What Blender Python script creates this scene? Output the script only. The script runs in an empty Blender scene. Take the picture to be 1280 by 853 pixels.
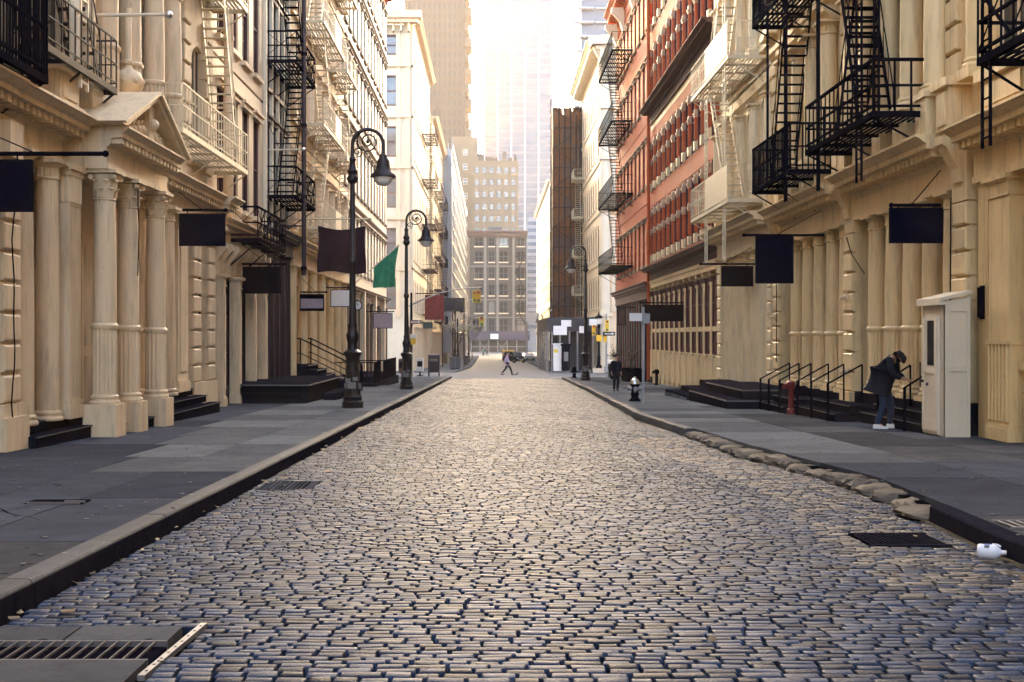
import bpy, math, random
from mathutils import Vector, Matrix
random.seed(11)
S = bpy.context.scene
COL = S.collection
R = math.radians
PI = math.pi

# ------------------------------------------------------------------ camera
cam = bpy.data.cameras.new('camera')
cam.sensor_width = 36.0
cam.lens = 42.19
cam.shift_x = 25 / 1280
cam.shift_y = -6.5 / 1280
cam.clip_start = 0.1
cam.clip_end = 5000
cam_ob = bpy.data.objects.new('camera', cam)
COL.objects.link(cam_ob)
cam_ob.location = (0, 0, 1.6)
cam_ob.rotation_euler = (PI / 2, 0, 0)
S.camera = cam_ob

# ------------------------------------------------------------------ sky, sun, exposure
SUN_EL, SUN_AZ = R(7.5), R(-1.6)          # azimuth measured from +Y towards +X
w = bpy.data.worlds.new('World')
S.world = w
w.use_nodes = True
nt = w.node_tree
bg = nt.nodes['Background']
sky = nt.nodes.new('ShaderNodeTexSky')
sky.sky_type = 'NISHITA'
sky.sun_disc = False
sky.sun_elevation = SUN_EL
sky.sun_rotation = SUN_AZ
sky.air_density = 0.5
sky.dust_density = 3.5
sky.ozone_density = 0.0
nt.links.new(sky.outputs[0], bg.inputs[0])
bg.inputs[1].default_value = 0.15
sun = bpy.data.lights.new('sun', 'SUN')
sun.energy = 3.4
sun.angle = R(0.53)
sun.color = (1.0, 0.48, 0.13)
sun_ob = bpy.data.objects.new('sun', sun)
COL.objects.link(sun_ob)
sd = Vector((math.sin(SUN_AZ) * math.cos(SUN_EL), math.cos(SUN_AZ) * math.cos(SUN_EL), math.sin(SUN_EL)))
sun_ob.rotation_euler = sd.to_track_quat('Z', 'Y').to_euler()
S.view_settings.view_transform = 'Standard'
S.view_settings.look = 'None'
S.view_settings.exposure = 4.15
S.view_settings.gamma = 1
S.render.engine = 'CYCLES'
S.cycles.use_denoising = True
S.cycles.max_bounces = 6
S.cycles.diffuse_bounces = 4
S.cycles.glossy_bounces = 3
S.cycles.transmission_bounces = 4
S.cycles.volume_bounces = 2
S.cycles.sample_clamp_indirect = 8

# ------------------------------------------------------------------ materials
def pm(name, col, rough=0.65, metal=0.0, var=0.18, scale=1.2, bump=0.0, bscale=30.0, dirt=0.0,
       dirtcol=(0.06, 0.045, 0.035), island=0.0, stretch=0.35, spec=0.5, fine=0.0, spots=0.0, chip=0.0):
    m = bpy.data.materials.new(name)
    m.use_nodes = True
    t = m.node_tree
    N, L = t.nodes, t.links
    b = N['Principled BSDF']
    b.inputs['Roughness'].default_value = rough
    b.inputs['Metallic'].default_value = metal
    b.inputs['Specular IOR Level'].default_value = spec
    g = N.new('ShaderNodeNewGeometry')
    n = N.new('ShaderNodeTexNoise')
    n.inputs['Scale'].default_value = scale
    n.inputs['Detail'].default_value = 7
    n.inputs['Roughness'].default_value = 0.62
    L.new(g.outputs['Position'], n.inputs['Vector'])
    mx = N.new('ShaderNodeMix'); mx.data_type = 'RGBA'
    mx.inputs[6].default_value = (*[max(0, c * (1 - 2 * var)) for c in col], 1)
    mx.inputs[7].default_value = (*[min(1, c * (1 + 2 * var)) for c in col], 1)
    L.new(n.outputs[0], mx.inputs[0])
    out = mx.outputs[2]
    if dirt:
        mp = N.new('ShaderNodeMapping')
        mp.inputs['Scale'].default_value = (2.6, 2.6, stretch)
        L.new(g.outputs['Position'], mp.inputs['Vector'])
        n2 = N.new('ShaderNodeTexNoise')
        n2.inputs['Scale'].default_value = 1.7
        n2.inputs['Detail'].default_value = 9
        n2.inputs['Roughness'].default_value = 0.7
        L.new(mp.outputs[0], n2.inputs['Vector'])
        cr = N.new('ShaderNodeMapRange')
        cr.inputs[1].default_value = 0.50
        cr.inputs[2].default_value = 0.78
        cr.inputs[4].default_value = dirt
        L.new(n2.outputs[0], cr.inputs[0])
        m2 = N.new('ShaderNodeMix'); m2.data_type = 'RGBA'
        m2.inputs[7].default_value = (*dirtcol, 1)
        L.new(cr.outputs[0], m2.inputs[0]); L.new(out, m2.inputs[6])
        out = m2.outputs[2]
        mp2 = N.new('ShaderNodeMapping'); mp2.inputs['Scale'].default_value = (11, 11, stretch * 1.6)
        L.new(g.outputs['Position'], mp2.inputs['Vector'])
        n4 = N.new('ShaderNodeTexNoise'); n4.inputs['Scale'].default_value = 2.0; n4.inputs['Detail'].default_value = 6
        L.new(mp2.outputs[0], n4.inputs['Vector'])
        c4 = N.new('ShaderNodeMapRange'); c4.inputs[1].default_value = 0.58; c4.inputs[2].default_value = 0.80; c4.inputs[4].default_value = dirt * .8
        L.new(n4.outputs[0], c4.inputs[0])
        m5 = N.new('ShaderNodeMix'); m5.data_type = 'RGBA'; m5.inputs[7].default_value = (*[c * .7 for c in dirtcol], 1)
        L.new(c4.outputs[0], m5.inputs[0]); L.new(out, m5.inputs[6])
        out = m5.outputs[2]
    if chip:
        nc = N.new('ShaderNodeTexNoise'); nc.inputs['Scale'].default_value = 7; nc.inputs['Detail'].default_value = 8; nc.inputs['Roughness'].default_value = 0.7
        L.new(g.outputs['Position'], nc.inputs['Vector'])
        rc = N.new('ShaderNodeMapRange'); rc.inputs[1].default_value = .665; rc.inputs[2].default_value = .70; rc.inputs[4].default_value = chip
        L.new(nc.outputs[0], rc.inputs[0])
        mc = N.new('ShaderNodeMix'); mc.data_type = 'RGBA'; mc.inputs[7].default_value = (0.15, 0.08, 0.04, 1)
        L.new(rc.outputs[0], mc.inputs[0]); L.new(out, mc.inputs[6])
        out = mc.outputs[2]
    if spots:
        vo = N.new('ShaderNodeTexVoronoi'); vo.inputs['Scale'].default_value = 4.5
        L.new(g.outputs['Position'], vo.inputs['Vector'])
        sr = N.new('ShaderNodeMapRange'); sr.inputs[1].default_value = .10; sr.inputs[2].default_value = .14; sr.inputs[3].default_value = spots; sr.inputs[4].default_value = 0
        L.new(vo.outputs['Distance'], sr.inputs[0])
        m4 = N.new('ShaderNodeMix'); m4.data_type = 'RGBA'; m4.inputs[7].default_value = (*[c * .35 for c in dirtcol], 1)
        L.new(sr.outputs[0], m4.inputs[0]); L.new(out, m4.inputs[6])
        out = m4.outputs[2]
    if island:
        m3 = N.new('ShaderNodeMix'); m3.data_type = 'RGBA'; m3.blend_type = 'MULTIPLY'
        m3.inputs[0].default_value = 1
        mr = N.new('ShaderNodeMapRange')
        mr.inputs[3].default_value = 1 - island
        mr.inputs[4].default_value = 1 + island
        oi = N.new('ShaderNodeObjectInfo')
        ad = N.new('ShaderNodeMath'); ad.operation = 'ADD'
        fr = N.new('ShaderNodeMath'); fr.operation = 'FRACT'
        L.new(g.outputs['Random Per Island'], ad.inputs[0]); L.new(oi.outputs['Random'], ad.inputs[1])
        L.new(ad.outputs[0], fr.inputs[0]); L.new(fr.outputs[0], mr.inputs[0])
        L.new(mr.outputs[0], m3.inputs[7]); L.new(out, m3.inputs[6])
        out = m3.outputs[2]
    L.new(out, b.inputs['Base Color'])
    if fine:
        # roughness wear
        r2 = N.new('ShaderNodeMapRange')
        r2.inputs[3].default_value = max(0.05, rough - fine)
        r2.inputs[4].default_value = min(1, rough + fine)
        L.new(n.outputs[0], r2.inputs[0]); L.new(r2.outputs[0], b.inputs['Roughness'])
    if bump:
        n3 = N.new('ShaderNodeTexNoise')
        n3.inputs['Scale'].default_value = bscale
        n3.inputs['Detail'].default_value = 5
        L.new(g.outputs['Position'], n3.inputs['Vector'])
        bp = N.new('ShaderNodeBump')
        bp.inputs['Strength'].default_value = bump
        bp.inputs['Distance'].default_value = 0.02
        L.new(n3.outputs[0], bp.inputs['Height']); L.new(bp.outputs[0], b.inputs['Normal'])
    return m

M = {}
M['cream'] = pm('cream_paint', (0.76, 0.56, 0.285), 0.55, var=0.10, scale=0.9, bump=0.15, dirt=0.62, chip=0.6, dirtcol=(0.16, 0.105, 0.06))
M['cream_warm'] = pm('yellow_cream_paint', (0.74, 0.52, 0.235), 0.55, var=0.12, scale=0.7, bump=0.15, dirt=0.6, chip=0.6, dirtcol=(0.17, 0.10, 0.05))
M['cream_light'] = pm('light_cream_paint', (0.76, 0.60, 0.35), 0.55, var=0.10, scale=0.8, bump=0.15, dirt=0.6, chip=0.6, dirtcol=(0.17, 0.115, 0.07))
M['shaded_cream'] = pm('shaded_aged_cream_paint', (0.64, 0.495, 0.31), 0.6, var=0.12, scale=0.8, bump=0.2, dirt=0.66, chip=0.65, dirtcol=(0.13, 0.09, 0.065))  # same cream paint, darker and pinker: left-side shade put into its colour
M['pale'] = pm('pale_paint', (0.70, 0.53, 0.33), 0.55, var=0.08, bump=0.1, dirt=0.45, chip=0.5, dirtcol=(0.22, 0.15, 0.09))
M['white'] = pm('white_paint', (0.66, 0.56, 0.40), 0.55, var=0.06, bump=0.1, dirt=0.25, dirtcol=(0.35, 0.27, 0.18))
M['red'] = pm('red_brick_paint', (0.42, 0.072, 0.010), 0.75, var=0.15, bump=0.3, dirt=0.3)
M['redwin'] = pm('oxblood_paint', (0.085, 0.011, 0.007), 0.55, var=0.2)
M['maroon'] = pm('dark_maroon_iron', (0.026, 0.009, 0.012), 0.55, var=0.25, bump=0.1)
M['black'] = pm('black_iron', (0.007, 0.006, 0.010), 0.5, var=0.3, scale=6, bump=0.15, bscale=60, spec=0.0)
M['rust'] = pm('rusted_iron', (0.10, 0.045, 0.03), 0.7, var=0.3, scale=5, bump=0.2)
M['paleiron'] = pm('cream_painted_iron', (0.60, 0.50, 0.32), 0.5, var=0.1, scale=4, dirt=0.35, dirtcol=(0.2, 0.12, 0.07))
M['greyiron'] = pm('grey_painted_iron', (0.03, 0.022, 0.022), 0.6, var=0.2, scale=4, spec=0.05)
M['step'] = pm('dark_step_stone', (0.014, 0.013, 0.019), 0.6, var=0.25, scale=3, bump=0.25, dirt=0.3, dirtcol=(0.035, 0.032, 0.034), spec=0.0)
M['edge'] = pm('worn_step_edge', (0.10, 0.09, 0.09), 0.5, var=0.2, scale=4)
M['glass'] = pm('dark_window_glass', (0.012, 0.013, 0.018), 0.10, var=0.3, scale=0.7, spec=0.35)
M['glassp'] = pm('pale_window_glass', (0.16, 0.15, 0.15), 0.08, var=0.3, scale=0.5, spec=0.7)
M['cobble'] = pm('cobble_granite', (0.022, 0.035, 0.064), 0.52, var=0.34, scale=16, bump=0.45, bscale=70, dirt=0.55, dirtcol=(0.012, 0.013, 0.018), stretch=2.6, island=0.6, fine=0.12, spec=0.08)
M['cobble_tan'] = pm('cobble_brown_granite', (0.034, 0.031, 0.031), 0.6, var=0.28, scale=9, bump=0.5, bscale=55, island=0.4, fine=0.14)
M['mortar'] = pm('road_bed_dirt', (0.003, 0.003, 0.0042), 0.95, var=0.3, scale=8, bump=0.5, spec=0.0)
M['asphalt'] = pm('worn_asphalt', (0.085, 0.090, 0.100), 0.8, spec=0.1, var=0.2, scale=1.2, bump=0.3, bscale=80, fine=0.12)
M['farroad'] = pm('far_worn_cobble', (0.075, 0.080, 0.090), 0.75, spec=0.12, var=0.25, scale=3, bump=0.4, bscale=12, fine=0.12)
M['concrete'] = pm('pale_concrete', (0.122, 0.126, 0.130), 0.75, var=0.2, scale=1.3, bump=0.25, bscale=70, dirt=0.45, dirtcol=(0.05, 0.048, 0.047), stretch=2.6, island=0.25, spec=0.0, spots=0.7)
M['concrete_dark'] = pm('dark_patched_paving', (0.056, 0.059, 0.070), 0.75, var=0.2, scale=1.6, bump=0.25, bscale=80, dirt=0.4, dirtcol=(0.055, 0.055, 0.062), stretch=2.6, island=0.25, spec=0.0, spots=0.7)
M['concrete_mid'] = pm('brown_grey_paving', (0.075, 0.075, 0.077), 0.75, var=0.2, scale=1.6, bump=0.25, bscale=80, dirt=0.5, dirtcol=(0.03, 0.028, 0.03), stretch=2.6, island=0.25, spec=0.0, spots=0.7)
M['granite'] = pm('kerb_granite', (0.066, 0.068, 0.075), 0.75, spec=0.1, var=0.2, scale=5, bump=0.4, bscale=60, island=0.15, dirt=0.4, dirtcol=(0.09, 0.085, 0.09), stretch=2)
M['rockkerb'] = pm('broken_kerb_rock', (0.10, 0.085, 0.068), 0.8, spec=0.1, var=0.3, scale=7, bump=0.8, bscale=25, island=0.25, dirt=0.5, stretch=2)
M['steel_and_shade'] = pm('dark_steel_and_kerb_shade', (0.017, 0.016, 0.023), 0.55, var=0.3, scale=6, bump=0.2, spec=0.0)  # steel of the right kerb and grates; painted shade on the left kerb
M['ground'] = pm('city_ground', (0.10, 0.095, 0.09), 0.8, var=0.2)
M['navy'] = pm('navy_sign_cloth', (0.004, 0.004, 0.012), 0.8, var=0.2, scale=5, spec=0.0)
M['blackcloth'] = pm('black_sign_board', (0.005, 0.004, 0.007), 0.75, var=0.2, scale=4, spec=0.0)
M['flagdark'] = pm('dark_plum_cloth', (0.030, 0.011, 0.014), 0.85, var=0.25, scale=3, spec=0.2)
M['flagred'] = pm('dark_red_cloth', (0.12, 0.022, 0.02), 0.85, var=0.25, scale=3, spec=0.2)
M['flaggreen'] = pm('green_cloth', (0.03, 0.21, 0.11), 0.85, var=0.25, scale=3, spec=0.2)
M['paper'] = pm('white_poster_paper', (0.72, 0.68, 0.62), 0.7, var=0.08, scale=3)
M['mauve'] = pm('mauve_sign', (0.38, 0.30, 0.32), 0.6, var=0.1, scale=4)
M['yellow'] = pm('signal_yellow', (0.75, 0.42, 0.02), 0.4, var=0.1, scale=8)
M['amber'] = pm('amber_yellow', (0.70, 0.50, 0.03), 0.4, var=0.1, scale=8)
M['redlens'] = pm('red_lens', (0.35, 0.02, 0.02), 0.3)
M['greenp'] = pm('green_paint', (0.03, 0.20, 0.10), 0.5)
M['darkgreen'] = pm('dark_green_bin', (0.02, 0.045, 0.035), 0.5)
M['steel'] = pm('galvanised_steel', (0.26, 0.25, 0.25), 0.5, metal=0.7, var=0.15, scale=8)
M['chrome'] = pm('bright_steel', (0.62, 0.60, 0.56), 0.3, metal=0.9, var=0.2, scale=12)
M['brass'] = pm('dark_bronze', (0.018, 0.012, 0.012), 0.45, metal=0.3, var=0.25, scale=9)
M['sticker'] = pm('paper_stickers', (0.17, 0.155, 0.14), 0.7, var=0.4, scale=20)
M['brown_tower'] = pm('brown_tower_stone', (0.085, 0.042, 0.022), 0.7, var=0.1, scale=0.1, dirt=0.2)
M['tan'] = pm('tan_brick', (0.20, 0.135, 0.08), 0.8, var=0.08, scale=0.3)
M['towerglass'] = pm('blue_tower_glass', (0.068, 0.092, 0.132), 0.25, var=0.12, scale=0.08, spec=0.6)
M['towerline'] = pm('tower_mullion', (0.42, 0.44, 0.47), 0.5, var=0.05)
M['spandrel'] = pm('tower_spandrel', (0.17, 0.19, 0.23), 0.5, var=0.1)
M['browngl'] = pm('brown_tower_glazing', (0.05, 0.03, 0.02), 0.35, var=0.2, spec=0.3)
M['darkpane'] = pm('dark_far_glazing', (0.010, 0.010, 0.013), 0.5, var=0.3, scale=.6, spec=0.05)
M['redcap'] = pm('pink_cream_capital_paint', (0.50, 0.30, 0.17), 0.6, var=0.15, scale=2)
M['stone_grey'] = pm('grey_dressed_stone', (0.17, 0.148, 0.122), 0.7, var=0.12)
M['dtan'] = pm('brown_window_frame', (0.10, 0.065, 0.04), 0.7)
M['grey'] = pm('mid_grey_panel', (0.25, 0.25, 0.27), 0.5, var=0.1)
M['dgrey'] = pm('dark_grey_panel', (0.06, 0.058, 0.065), 0.5, var=0.15)
M['netting'] = pm('brown_scaffold_netting', (0.15, 0.048, 0.009), 0.85, var=0.3, scale=1.2, dirt=0.4)
M['bluenet'] = pm('pale_blue_netting', (0.25, 0.34, 0.45), 0.6, var=0.2, scale=1.0)
M['shed'] = pm('black_plywood', (0.022, 0.018, 0.02), 0.6, var=0.3, scale=2)
M['purpleshed'] = pm('blue_plywood', (0.030, 0.022, 0.052), 0.7, var=0.2, scale=2)
M['loft'] = pm('buff_loft_brick', (0.048, 0.036, 0.028), 0.8, var=0.14, scale=0.6, dirt=0.4)
M['roof'] = pm('roof_tar', (0.06, 0.055, 0.055), 0.9)
M['skin'] = pm('skin', (0.42, 0.23, 0.15), 0.55)
M['coat'] = pm('black_coat_cloth', (0.012, 0.011, 0.016), 0.85, spec=0.2, var=0.3, scale=8)
M['jeans'] = pm('blue_denim', (0.022, 0.034, 0.062), 0.85, spec=0.2, var=0.3, scale=10)
M['shoe'] = pm('white_shoe', (0.62, 0.60, 0.56), 0.5)
M['hair'] = pm('dark_hair', (0.015, 0.011, 0.010), 0.6)
M['lilac'] = pm('lilac_shirt_cloth', (0.30, 0.26, 0.36), 0.85, spec=0.2)
M['carpaint'] = pm('black_car_paint', (0.02, 0.017, 0.017), 0.18, spec=0.6)
M['tyre'] = pm('tyre_rubber', (0.015, 0.015, 0.016), 0.8)
M['plastic'] = pm('milky_plastic', (0.72, 0.74, 0.78), 0.3, var=0.05, scale=12)
M['bluelabel'] = pm('blue_label', (0.03, 0.09, 0.33), 0.5, var=0.15, scale=30)
M['leaf'] = pm('dry_shrub_leaf', (0.10, 0.065, 0.03), 0.7, var=0.4, scale=8, island=0.4)
M['bark'] = pm('bark', (0.07, 0.05, 0.04), 0.85, var=0.3, scale=6)
M['blossom'] = pm('pale_new_leaf', (0.34, 0.30, 0.20), 0.7, var=0.3, scale=6, island=0.4)
M['lampglass'] = pm('frosted_lamp_glass', (0.70, 0.66, 0.58), 0.3)
M['redpaint'] = pm('dull_red_paint', (0.16, 0.02, 0.02), 0.45)
M['wood'] = pm('brown_wood', (0.16, 0.07, 0.035), 0.55, var=0.25, scale=4)
M['shutter'] = pm('ribbed_cream_shutter', (0.52, 0.42, 0.25), 0.5, var=0.1, dirt=0.4, dirtcol=(0.15, 0.10, 0.06))

# ------------------------------------------------------------------ mesh builder
class MB:
    def __init__(s):
        s.v = []; s.f = []
    def add(s, vs, fs):
        o = len(s.v)
        s.v.extend(vs)
        s.f.extend([tuple(i + o for i in f) for f in fs])
        return s
    def box(s, x0, x1, y0, y1, z0, z1):
        if x0 > x1: x0, x1 = x1, x0
        if y0 > y1: y0, y1 = y1, y0
        if z0 > z1: z0, z1 = z1, z0
        return s.add([(x0, y0, z0), (x1, y0, z0), (x1, y1, z0), (x0, y1, z0), (x0, y0, z1), (x1, y0, z1), (x1, y1, z1), (x0, y1, z1)],
                     [(0, 3, 2, 1), (4, 5, 6, 7), (0, 1, 5, 4), (1, 2, 6, 5), (2, 3, 7, 6), (3, 0, 4, 7)])
    def cbox(s, x0, x1, y0, y1, z0, z1, c):
        # box with chamfered edges on the +x face and around z: used for stones (front = +x)
        vs = []
        for (xx, i) in ((x0, 0), (x1 - c, 0), (x1, c)):
            vs += [(xx, y0 + i, z0 + i), (xx, y1 - i, z0 + i), (xx, y1 - i, z1 - i), (xx, y0 + i, z1 - i)]
        fs = [(0, 3, 2, 1), (8, 9, 10, 11)]
        for k in (0, 4):
            for i in range(4):
                j = (i + 1) % 4
                fs.append((k + i, k + j, k + 4 + j, k + 4 + i))
        return s.add(vs, fs)
    def bar(s, p, q, w, h=None):
        # rectangular bar from p to q
        h = w if h is None else h
        p = Vector(p); q = Vector(q); d = (q - p)
        if d.length < 1e-6: return s
        d.normalize()
        up = Vector((0, 0, 1)) if abs(d.z) < 0.95 else Vector((0, 1, 0))
        a = d.cross(up).normalized() * (w / 2)
        b = a.normalized().cross(d).normalized() * (h / 2)
        vs = []
        for c in (p, q):
            vs += [tuple(c - a - b), tuple(c + a - b), tuple(c + a + b), tuple(c - a + b)]
        return s.add(vs, [(0, 1, 2, 3), (7, 6, 5, 4), (0, 4, 5, 1), (1, 5, 6, 2), (2, 6, 7, 3), (3, 7, 4, 0)])
    def cyl(s, p, q, r0, r1=None, n=10):
        r1 = r0 if r1 is None else r1
        p = Vector(p); q = Vector(q); d = (q - p).normalized()
        up = Vector((0, 0, 1)) if abs(d.z) < 0.95 else Vector((0, 1, 0))
        a = d.cross(up).normalized(); b = a.cross(d).normalized()
        vs = []
        for c, r in ((p, r0), (q, r1)):
            for i in range(n):
                t = 2 * PI * i / n
                vs.append(tuple(c + (a * math.cos(t) + b * math.sin(t)) * r))
        fs = [tuple(range(n)), tuple(range(2 * n - 1, n - 1, -1))]
        for i in range(n):
            j = (i + 1) % n
            fs.append((i, n + i, n + j, j))
        return s.add(vs, fs)
    def tube(s, pts, r, n=7, r1=None):
        pts = [Vector(p) for p in pts]
        m = len(pts)
        a = None
        vs = []
        for k, p in enumerate(pts):
            d = (pts[min(k + 1, m - 1)] - pts[max(k - 1, 0)]).normalized()
            if a is None:
                up = Vector((0, 0, 1)) if abs(d.z) < 0.9 else Vector((1, 0, 0))
                a = d.cross(up).normalized()
            else:
                a = (a - d * a.dot(d)).normalized()
            b = a.cross(d).normalized()
            rr = r if r1 is None else r + (r1 - r) * k / (m - 1)
            for i in range(n):
                t = 2 * PI * i / n
                vs.append(tuple(p + (a * math.cos(t) + b * math.sin(t)) * rr))
        fs = [tuple(range(n)), tuple(range(m * n - 1, (m - 1) * n - 1, -1))]
        for k in range(m - 1):
            for i in range(n):
                j = (i + 1) % n
                fs.append((k * n + i, (k + 1) * n + i, (k + 1) * n + j, k * n + j))
        return s.add(vs, fs)
    def lathe(s, prof, cx=0, cy=0, n=20, z=0):
        vs = []
        for r, h in prof:
            for i in range(n):
                t = 2 * PI * i / n
                vs.append((cx + r * math.cos(t), cy + r * math.sin(t), z + h))
        m = len(prof)
        fs = [tuple(range(n - 1, -1, -1)), tuple(range((m - 1) * n, m * n))]
        for k in range(m - 1):
            for i in range(n):
                j = (i + 1) % n
                fs.append((k * n + i, k * n + j, (k + 1) * n + j, (k + 1) * n + i))
        return s.add(vs, fs)
    def flute(s, r, z0, z1, k=16, depth=0.02, cx=0, cy=0):
        n = k * 3
        vs = []
        for z in (z0, z1):
            for i in range(n):
                t = 2 * PI * i / n
                rr = r if i % 3 else r - depth
                vs.append((cx + rr * math.cos(t), cy + rr * math.sin(t), z))
        fs = [tuple(range(n - 1, -1, -1)), tuple(range(n, 2 * n))]
        for i in range(n):
            j = (i + 1) % n
            fs.append((i, j, n + j, n + i))
        return s.add(vs, fs)
    def sweep(s, prof, b0, b1):
        # closed polygon prof [(a,c)], anticlockwise seen from -b ; prism along second axis
        n = len(prof)
        ar = sum(prof[i][0] * prof[(i + 1) % n][1] - prof[(i + 1) % n][0] * prof[i][1] for i in range(n))
        if ar < 0: prof = prof[::-1]
        vs = [(a, b0, c) for a, c in prof] + [(a, b1, c) for a, c in prof]
        fs = [tuple(range(n)), tuple(range(2 * n - 1, n - 1, -1))]
        for i in range(n):
            j = (i + 1) % n
            fs.append((i, n + i, n + j, j))
        return s.add(vs, fs)
    def prism(s, poly, a0, a1):
        # poly [(b,c)] extruded along first axis from a0 to a1 (a1>a0)
        n = len(poly)
        ar = sum(poly[i][0] * poly[(i + 1) % n][1] - poly[(i + 1) % n][0] * poly[i][1] for i in range(n))
        if ar < 0: poly = poly[::-1]
        vs = [(a0, b, c) for b, c in poly] + [(a1, b, c) for b, c in poly]
        fs = [tuple(range(n - 1, -1, -1)), tuple(range(n, 2 * n))]
        for i in range(n):
            j = (i + 1) % n
            fs.append((i, j, n + j, n + i))
        return s.add(vs, fs)
    def zprism(s, poly, z0, z1):
        n = len(poly)
        ar = sum(poly[i][0] * poly[(i + 1) % n][1] - poly[(i + 1) % n][0] * poly[i][1] for i in range(n))
        if ar < 0: poly = poly[::-1]
        vs = [(x, y, z0) for x, y in poly] + [(x, y, z1) for x, y in poly]
        fs = [tuple(range(n - 1, -1, -1)), tuple(range(n, 2 * n))]
        for i in range(n):
            j = (i + 1) % n
            fs.append((i, j, n + j, n + i))
        return s.add(vs, fs)
    def arch(s, u0, u1, zs, zt, d0, d1, rise=None, n=10):
        # panel between zs and zt with an arched opening springing at zs (first axis = depth)
        c = (u0 + u1) / 2; rad = (u1 - u0) / 2
        rise = rad if rise is None else rise
        pts = [(c - rad * math.cos(PI * i / n), zs + rise * math.sin(PI * i / n)) for i in range(n + 1)]
        vs = []
        for d in (d1, d0):
            for (u, z) in pts: vs.append((d, u, z))
            for (u, z) in pts: vs.append((d, u, zt))
        m = n + 1
        fs = []
        for i in range(n):
            fs.append((i, i + 1, m + i + 1, m + i))                       # front
            fs.append((2 * m + i + 1, 2 * m + i, 3 * m + i, 3 * m + i + 1))    # back
            fs.append((i + 1, i, 2 * m + i, 2 * m + i + 1))               # soffit
            fs.append((m + i, m + i + 1, 3 * m + i + 1, 3 * m + i))
        return s.add(vs, fs)
    def ball(s, c, r, n=10, m=6, sz=1.0):
        prof = []
        for k in range(m + 1):
            t = -PI / 2 + PI * k / m
            prof.append((max(0.001, r * math.cos(t)), r * sz * math.sin(t)))
        return s.lathe(prof, c[0], c[1], n, c[2])
    def mesh(s, name, mat, tf=None, flip=False, off=(0, 0, 0), smooth=0):
        vs = [tf(v) for v in s.v] if tf else s.v
        ox, oy, oz = off
        vs = [(x - ox, y - oy, z - oz) for x, y, z in vs]
        fs = [f[::-1] for f in s.f] if flip else s.f
        me = bpy.data.meshes.new(name)
        me.from_pydata(vs, [], fs)
        me.materials.append(M[mat] if isinstance(mat, str) else mat)
        if smooth:
            me.shade_smooth()
            me.set_sharp_from_angle(angle=R(smooth))
        return me

# ------------------------------------------------------------------ objects
W = {}
def tag(o, label=None, cat=None, group=None, kind=None):
    if label: o['label'] = label
    if cat: o['category'] = cat
    if group: o['group'] = group
    if kind: o['kind'] = kind
    return o
def thing(name, label, cat, loc=(0, 0, 0), group=None, kind=None):
    o = bpy.data.objects.new(name, None)
    o.empty_display_size = 0.3
    COL.objects.link(o)
    o.location = loc
    W[o] = Vector(loc)
    return tag(o, label, cat, group, kind)
def link(name, me, parent=None, wloc=None):
    o = bpy.data.objects.new(name, me)
    COL.objects.link(o)
    wl = Vector(wloc) if wloc is not None else (W[parent].copy() if parent else Vector((0, 0, 0)))
    W[o] = wl
    if parent is not None:
        o.parent = parent
        o.location = wl - W[parent]
    else:
        o.location = wl
    return o
def part(name, mb, mat, parent, smooth=0, kind=None, label=None, wloc=None):
    """mb in world coordinates"""
    wl = Vector(wloc) if wloc is not None else W[parent]
    o = link(name, mb.mesh(name, mat, off=wl, smooth=smooth), parent, wl)
    if kind: o['kind'] = kind
    if label: o['label'] = label
    return o
def lpart(name, mb, mat, parent, smooth=0, kind=None, label=None):
    """mb in coordinates local to the parent"""
    o = link(name, mb.mesh(name, mat, smooth=smooth), parent)
    if kind: o['kind'] = kind
    if label: o['label'] = label
    return o
def kids(o):
    return [c for c in W if c.parent == o]
def copy_tree(o, loc, label=None, rotz=None):
    """copies a top-level thing with parts and sub-parts; no bpy.ops"""
    def rec(src, par):
        c = src.copy()
        COL.objects.link(c)
        if par is not None: c.parent = par
        out.append((src, c))
        for ch in list(src.children): rec(ch, c)
        return c
    out = []
    r = rec(o, None)
    r.location = loc
    if rotz is not None: r.rotation_euler = (0, 0, rotz)
    if label: r['label'] = label
    return r

def gz(y):
    if y <= 90: return -0.0173 * y
    t = min(y, 300) - 90
    return -1.557 - 0.0173 * t + 0.0173 / 420 * t * t
def interp(tab, y):
    if y <= tab[0][0]: return tab[0][1]
    for (a, b), (c, d) in zip(tab, tab[1:]):
        if y <= c: return b + (d - b) * (y - a) / (c - a)
    return tab[-1][1]
def X(px, y): return (px - 615) * y / 1500        # helpers used while measuring the street
def Z(py, y): return 1.6 - (py - 420) * y / 1500
# ------------------------------------------------------------------ ground, road, kerbs, pavements
KL = [(0, -2.97), (26, -2.99), (90, -3.02)]
KR = [(0, 3.85), (6, 3.95), (9.9, 4.13), (14.3, 4.45), (20, 4.04), (30.6, 3.70), (52, 4.3), (85, 5.0)]
KLf = [(116, -3.55), (155, -2.75), (300, -3.2)]
KRf = [(118, 6.0), (180, 6.1), (300, 6.6)]
CY0, CY1 = 88.0, 117.0                      # the cross street

mb = MB()
mb.add([(-420, -70, -3.60), (420, -70, -3.60), (420, 760, -3.60), (-420, 760, -3.60)], [(0, 1, 2, 3)])
g = link('ground', mb.mesh('ground', 'ground')); g['kind'] = 'structure'

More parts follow.
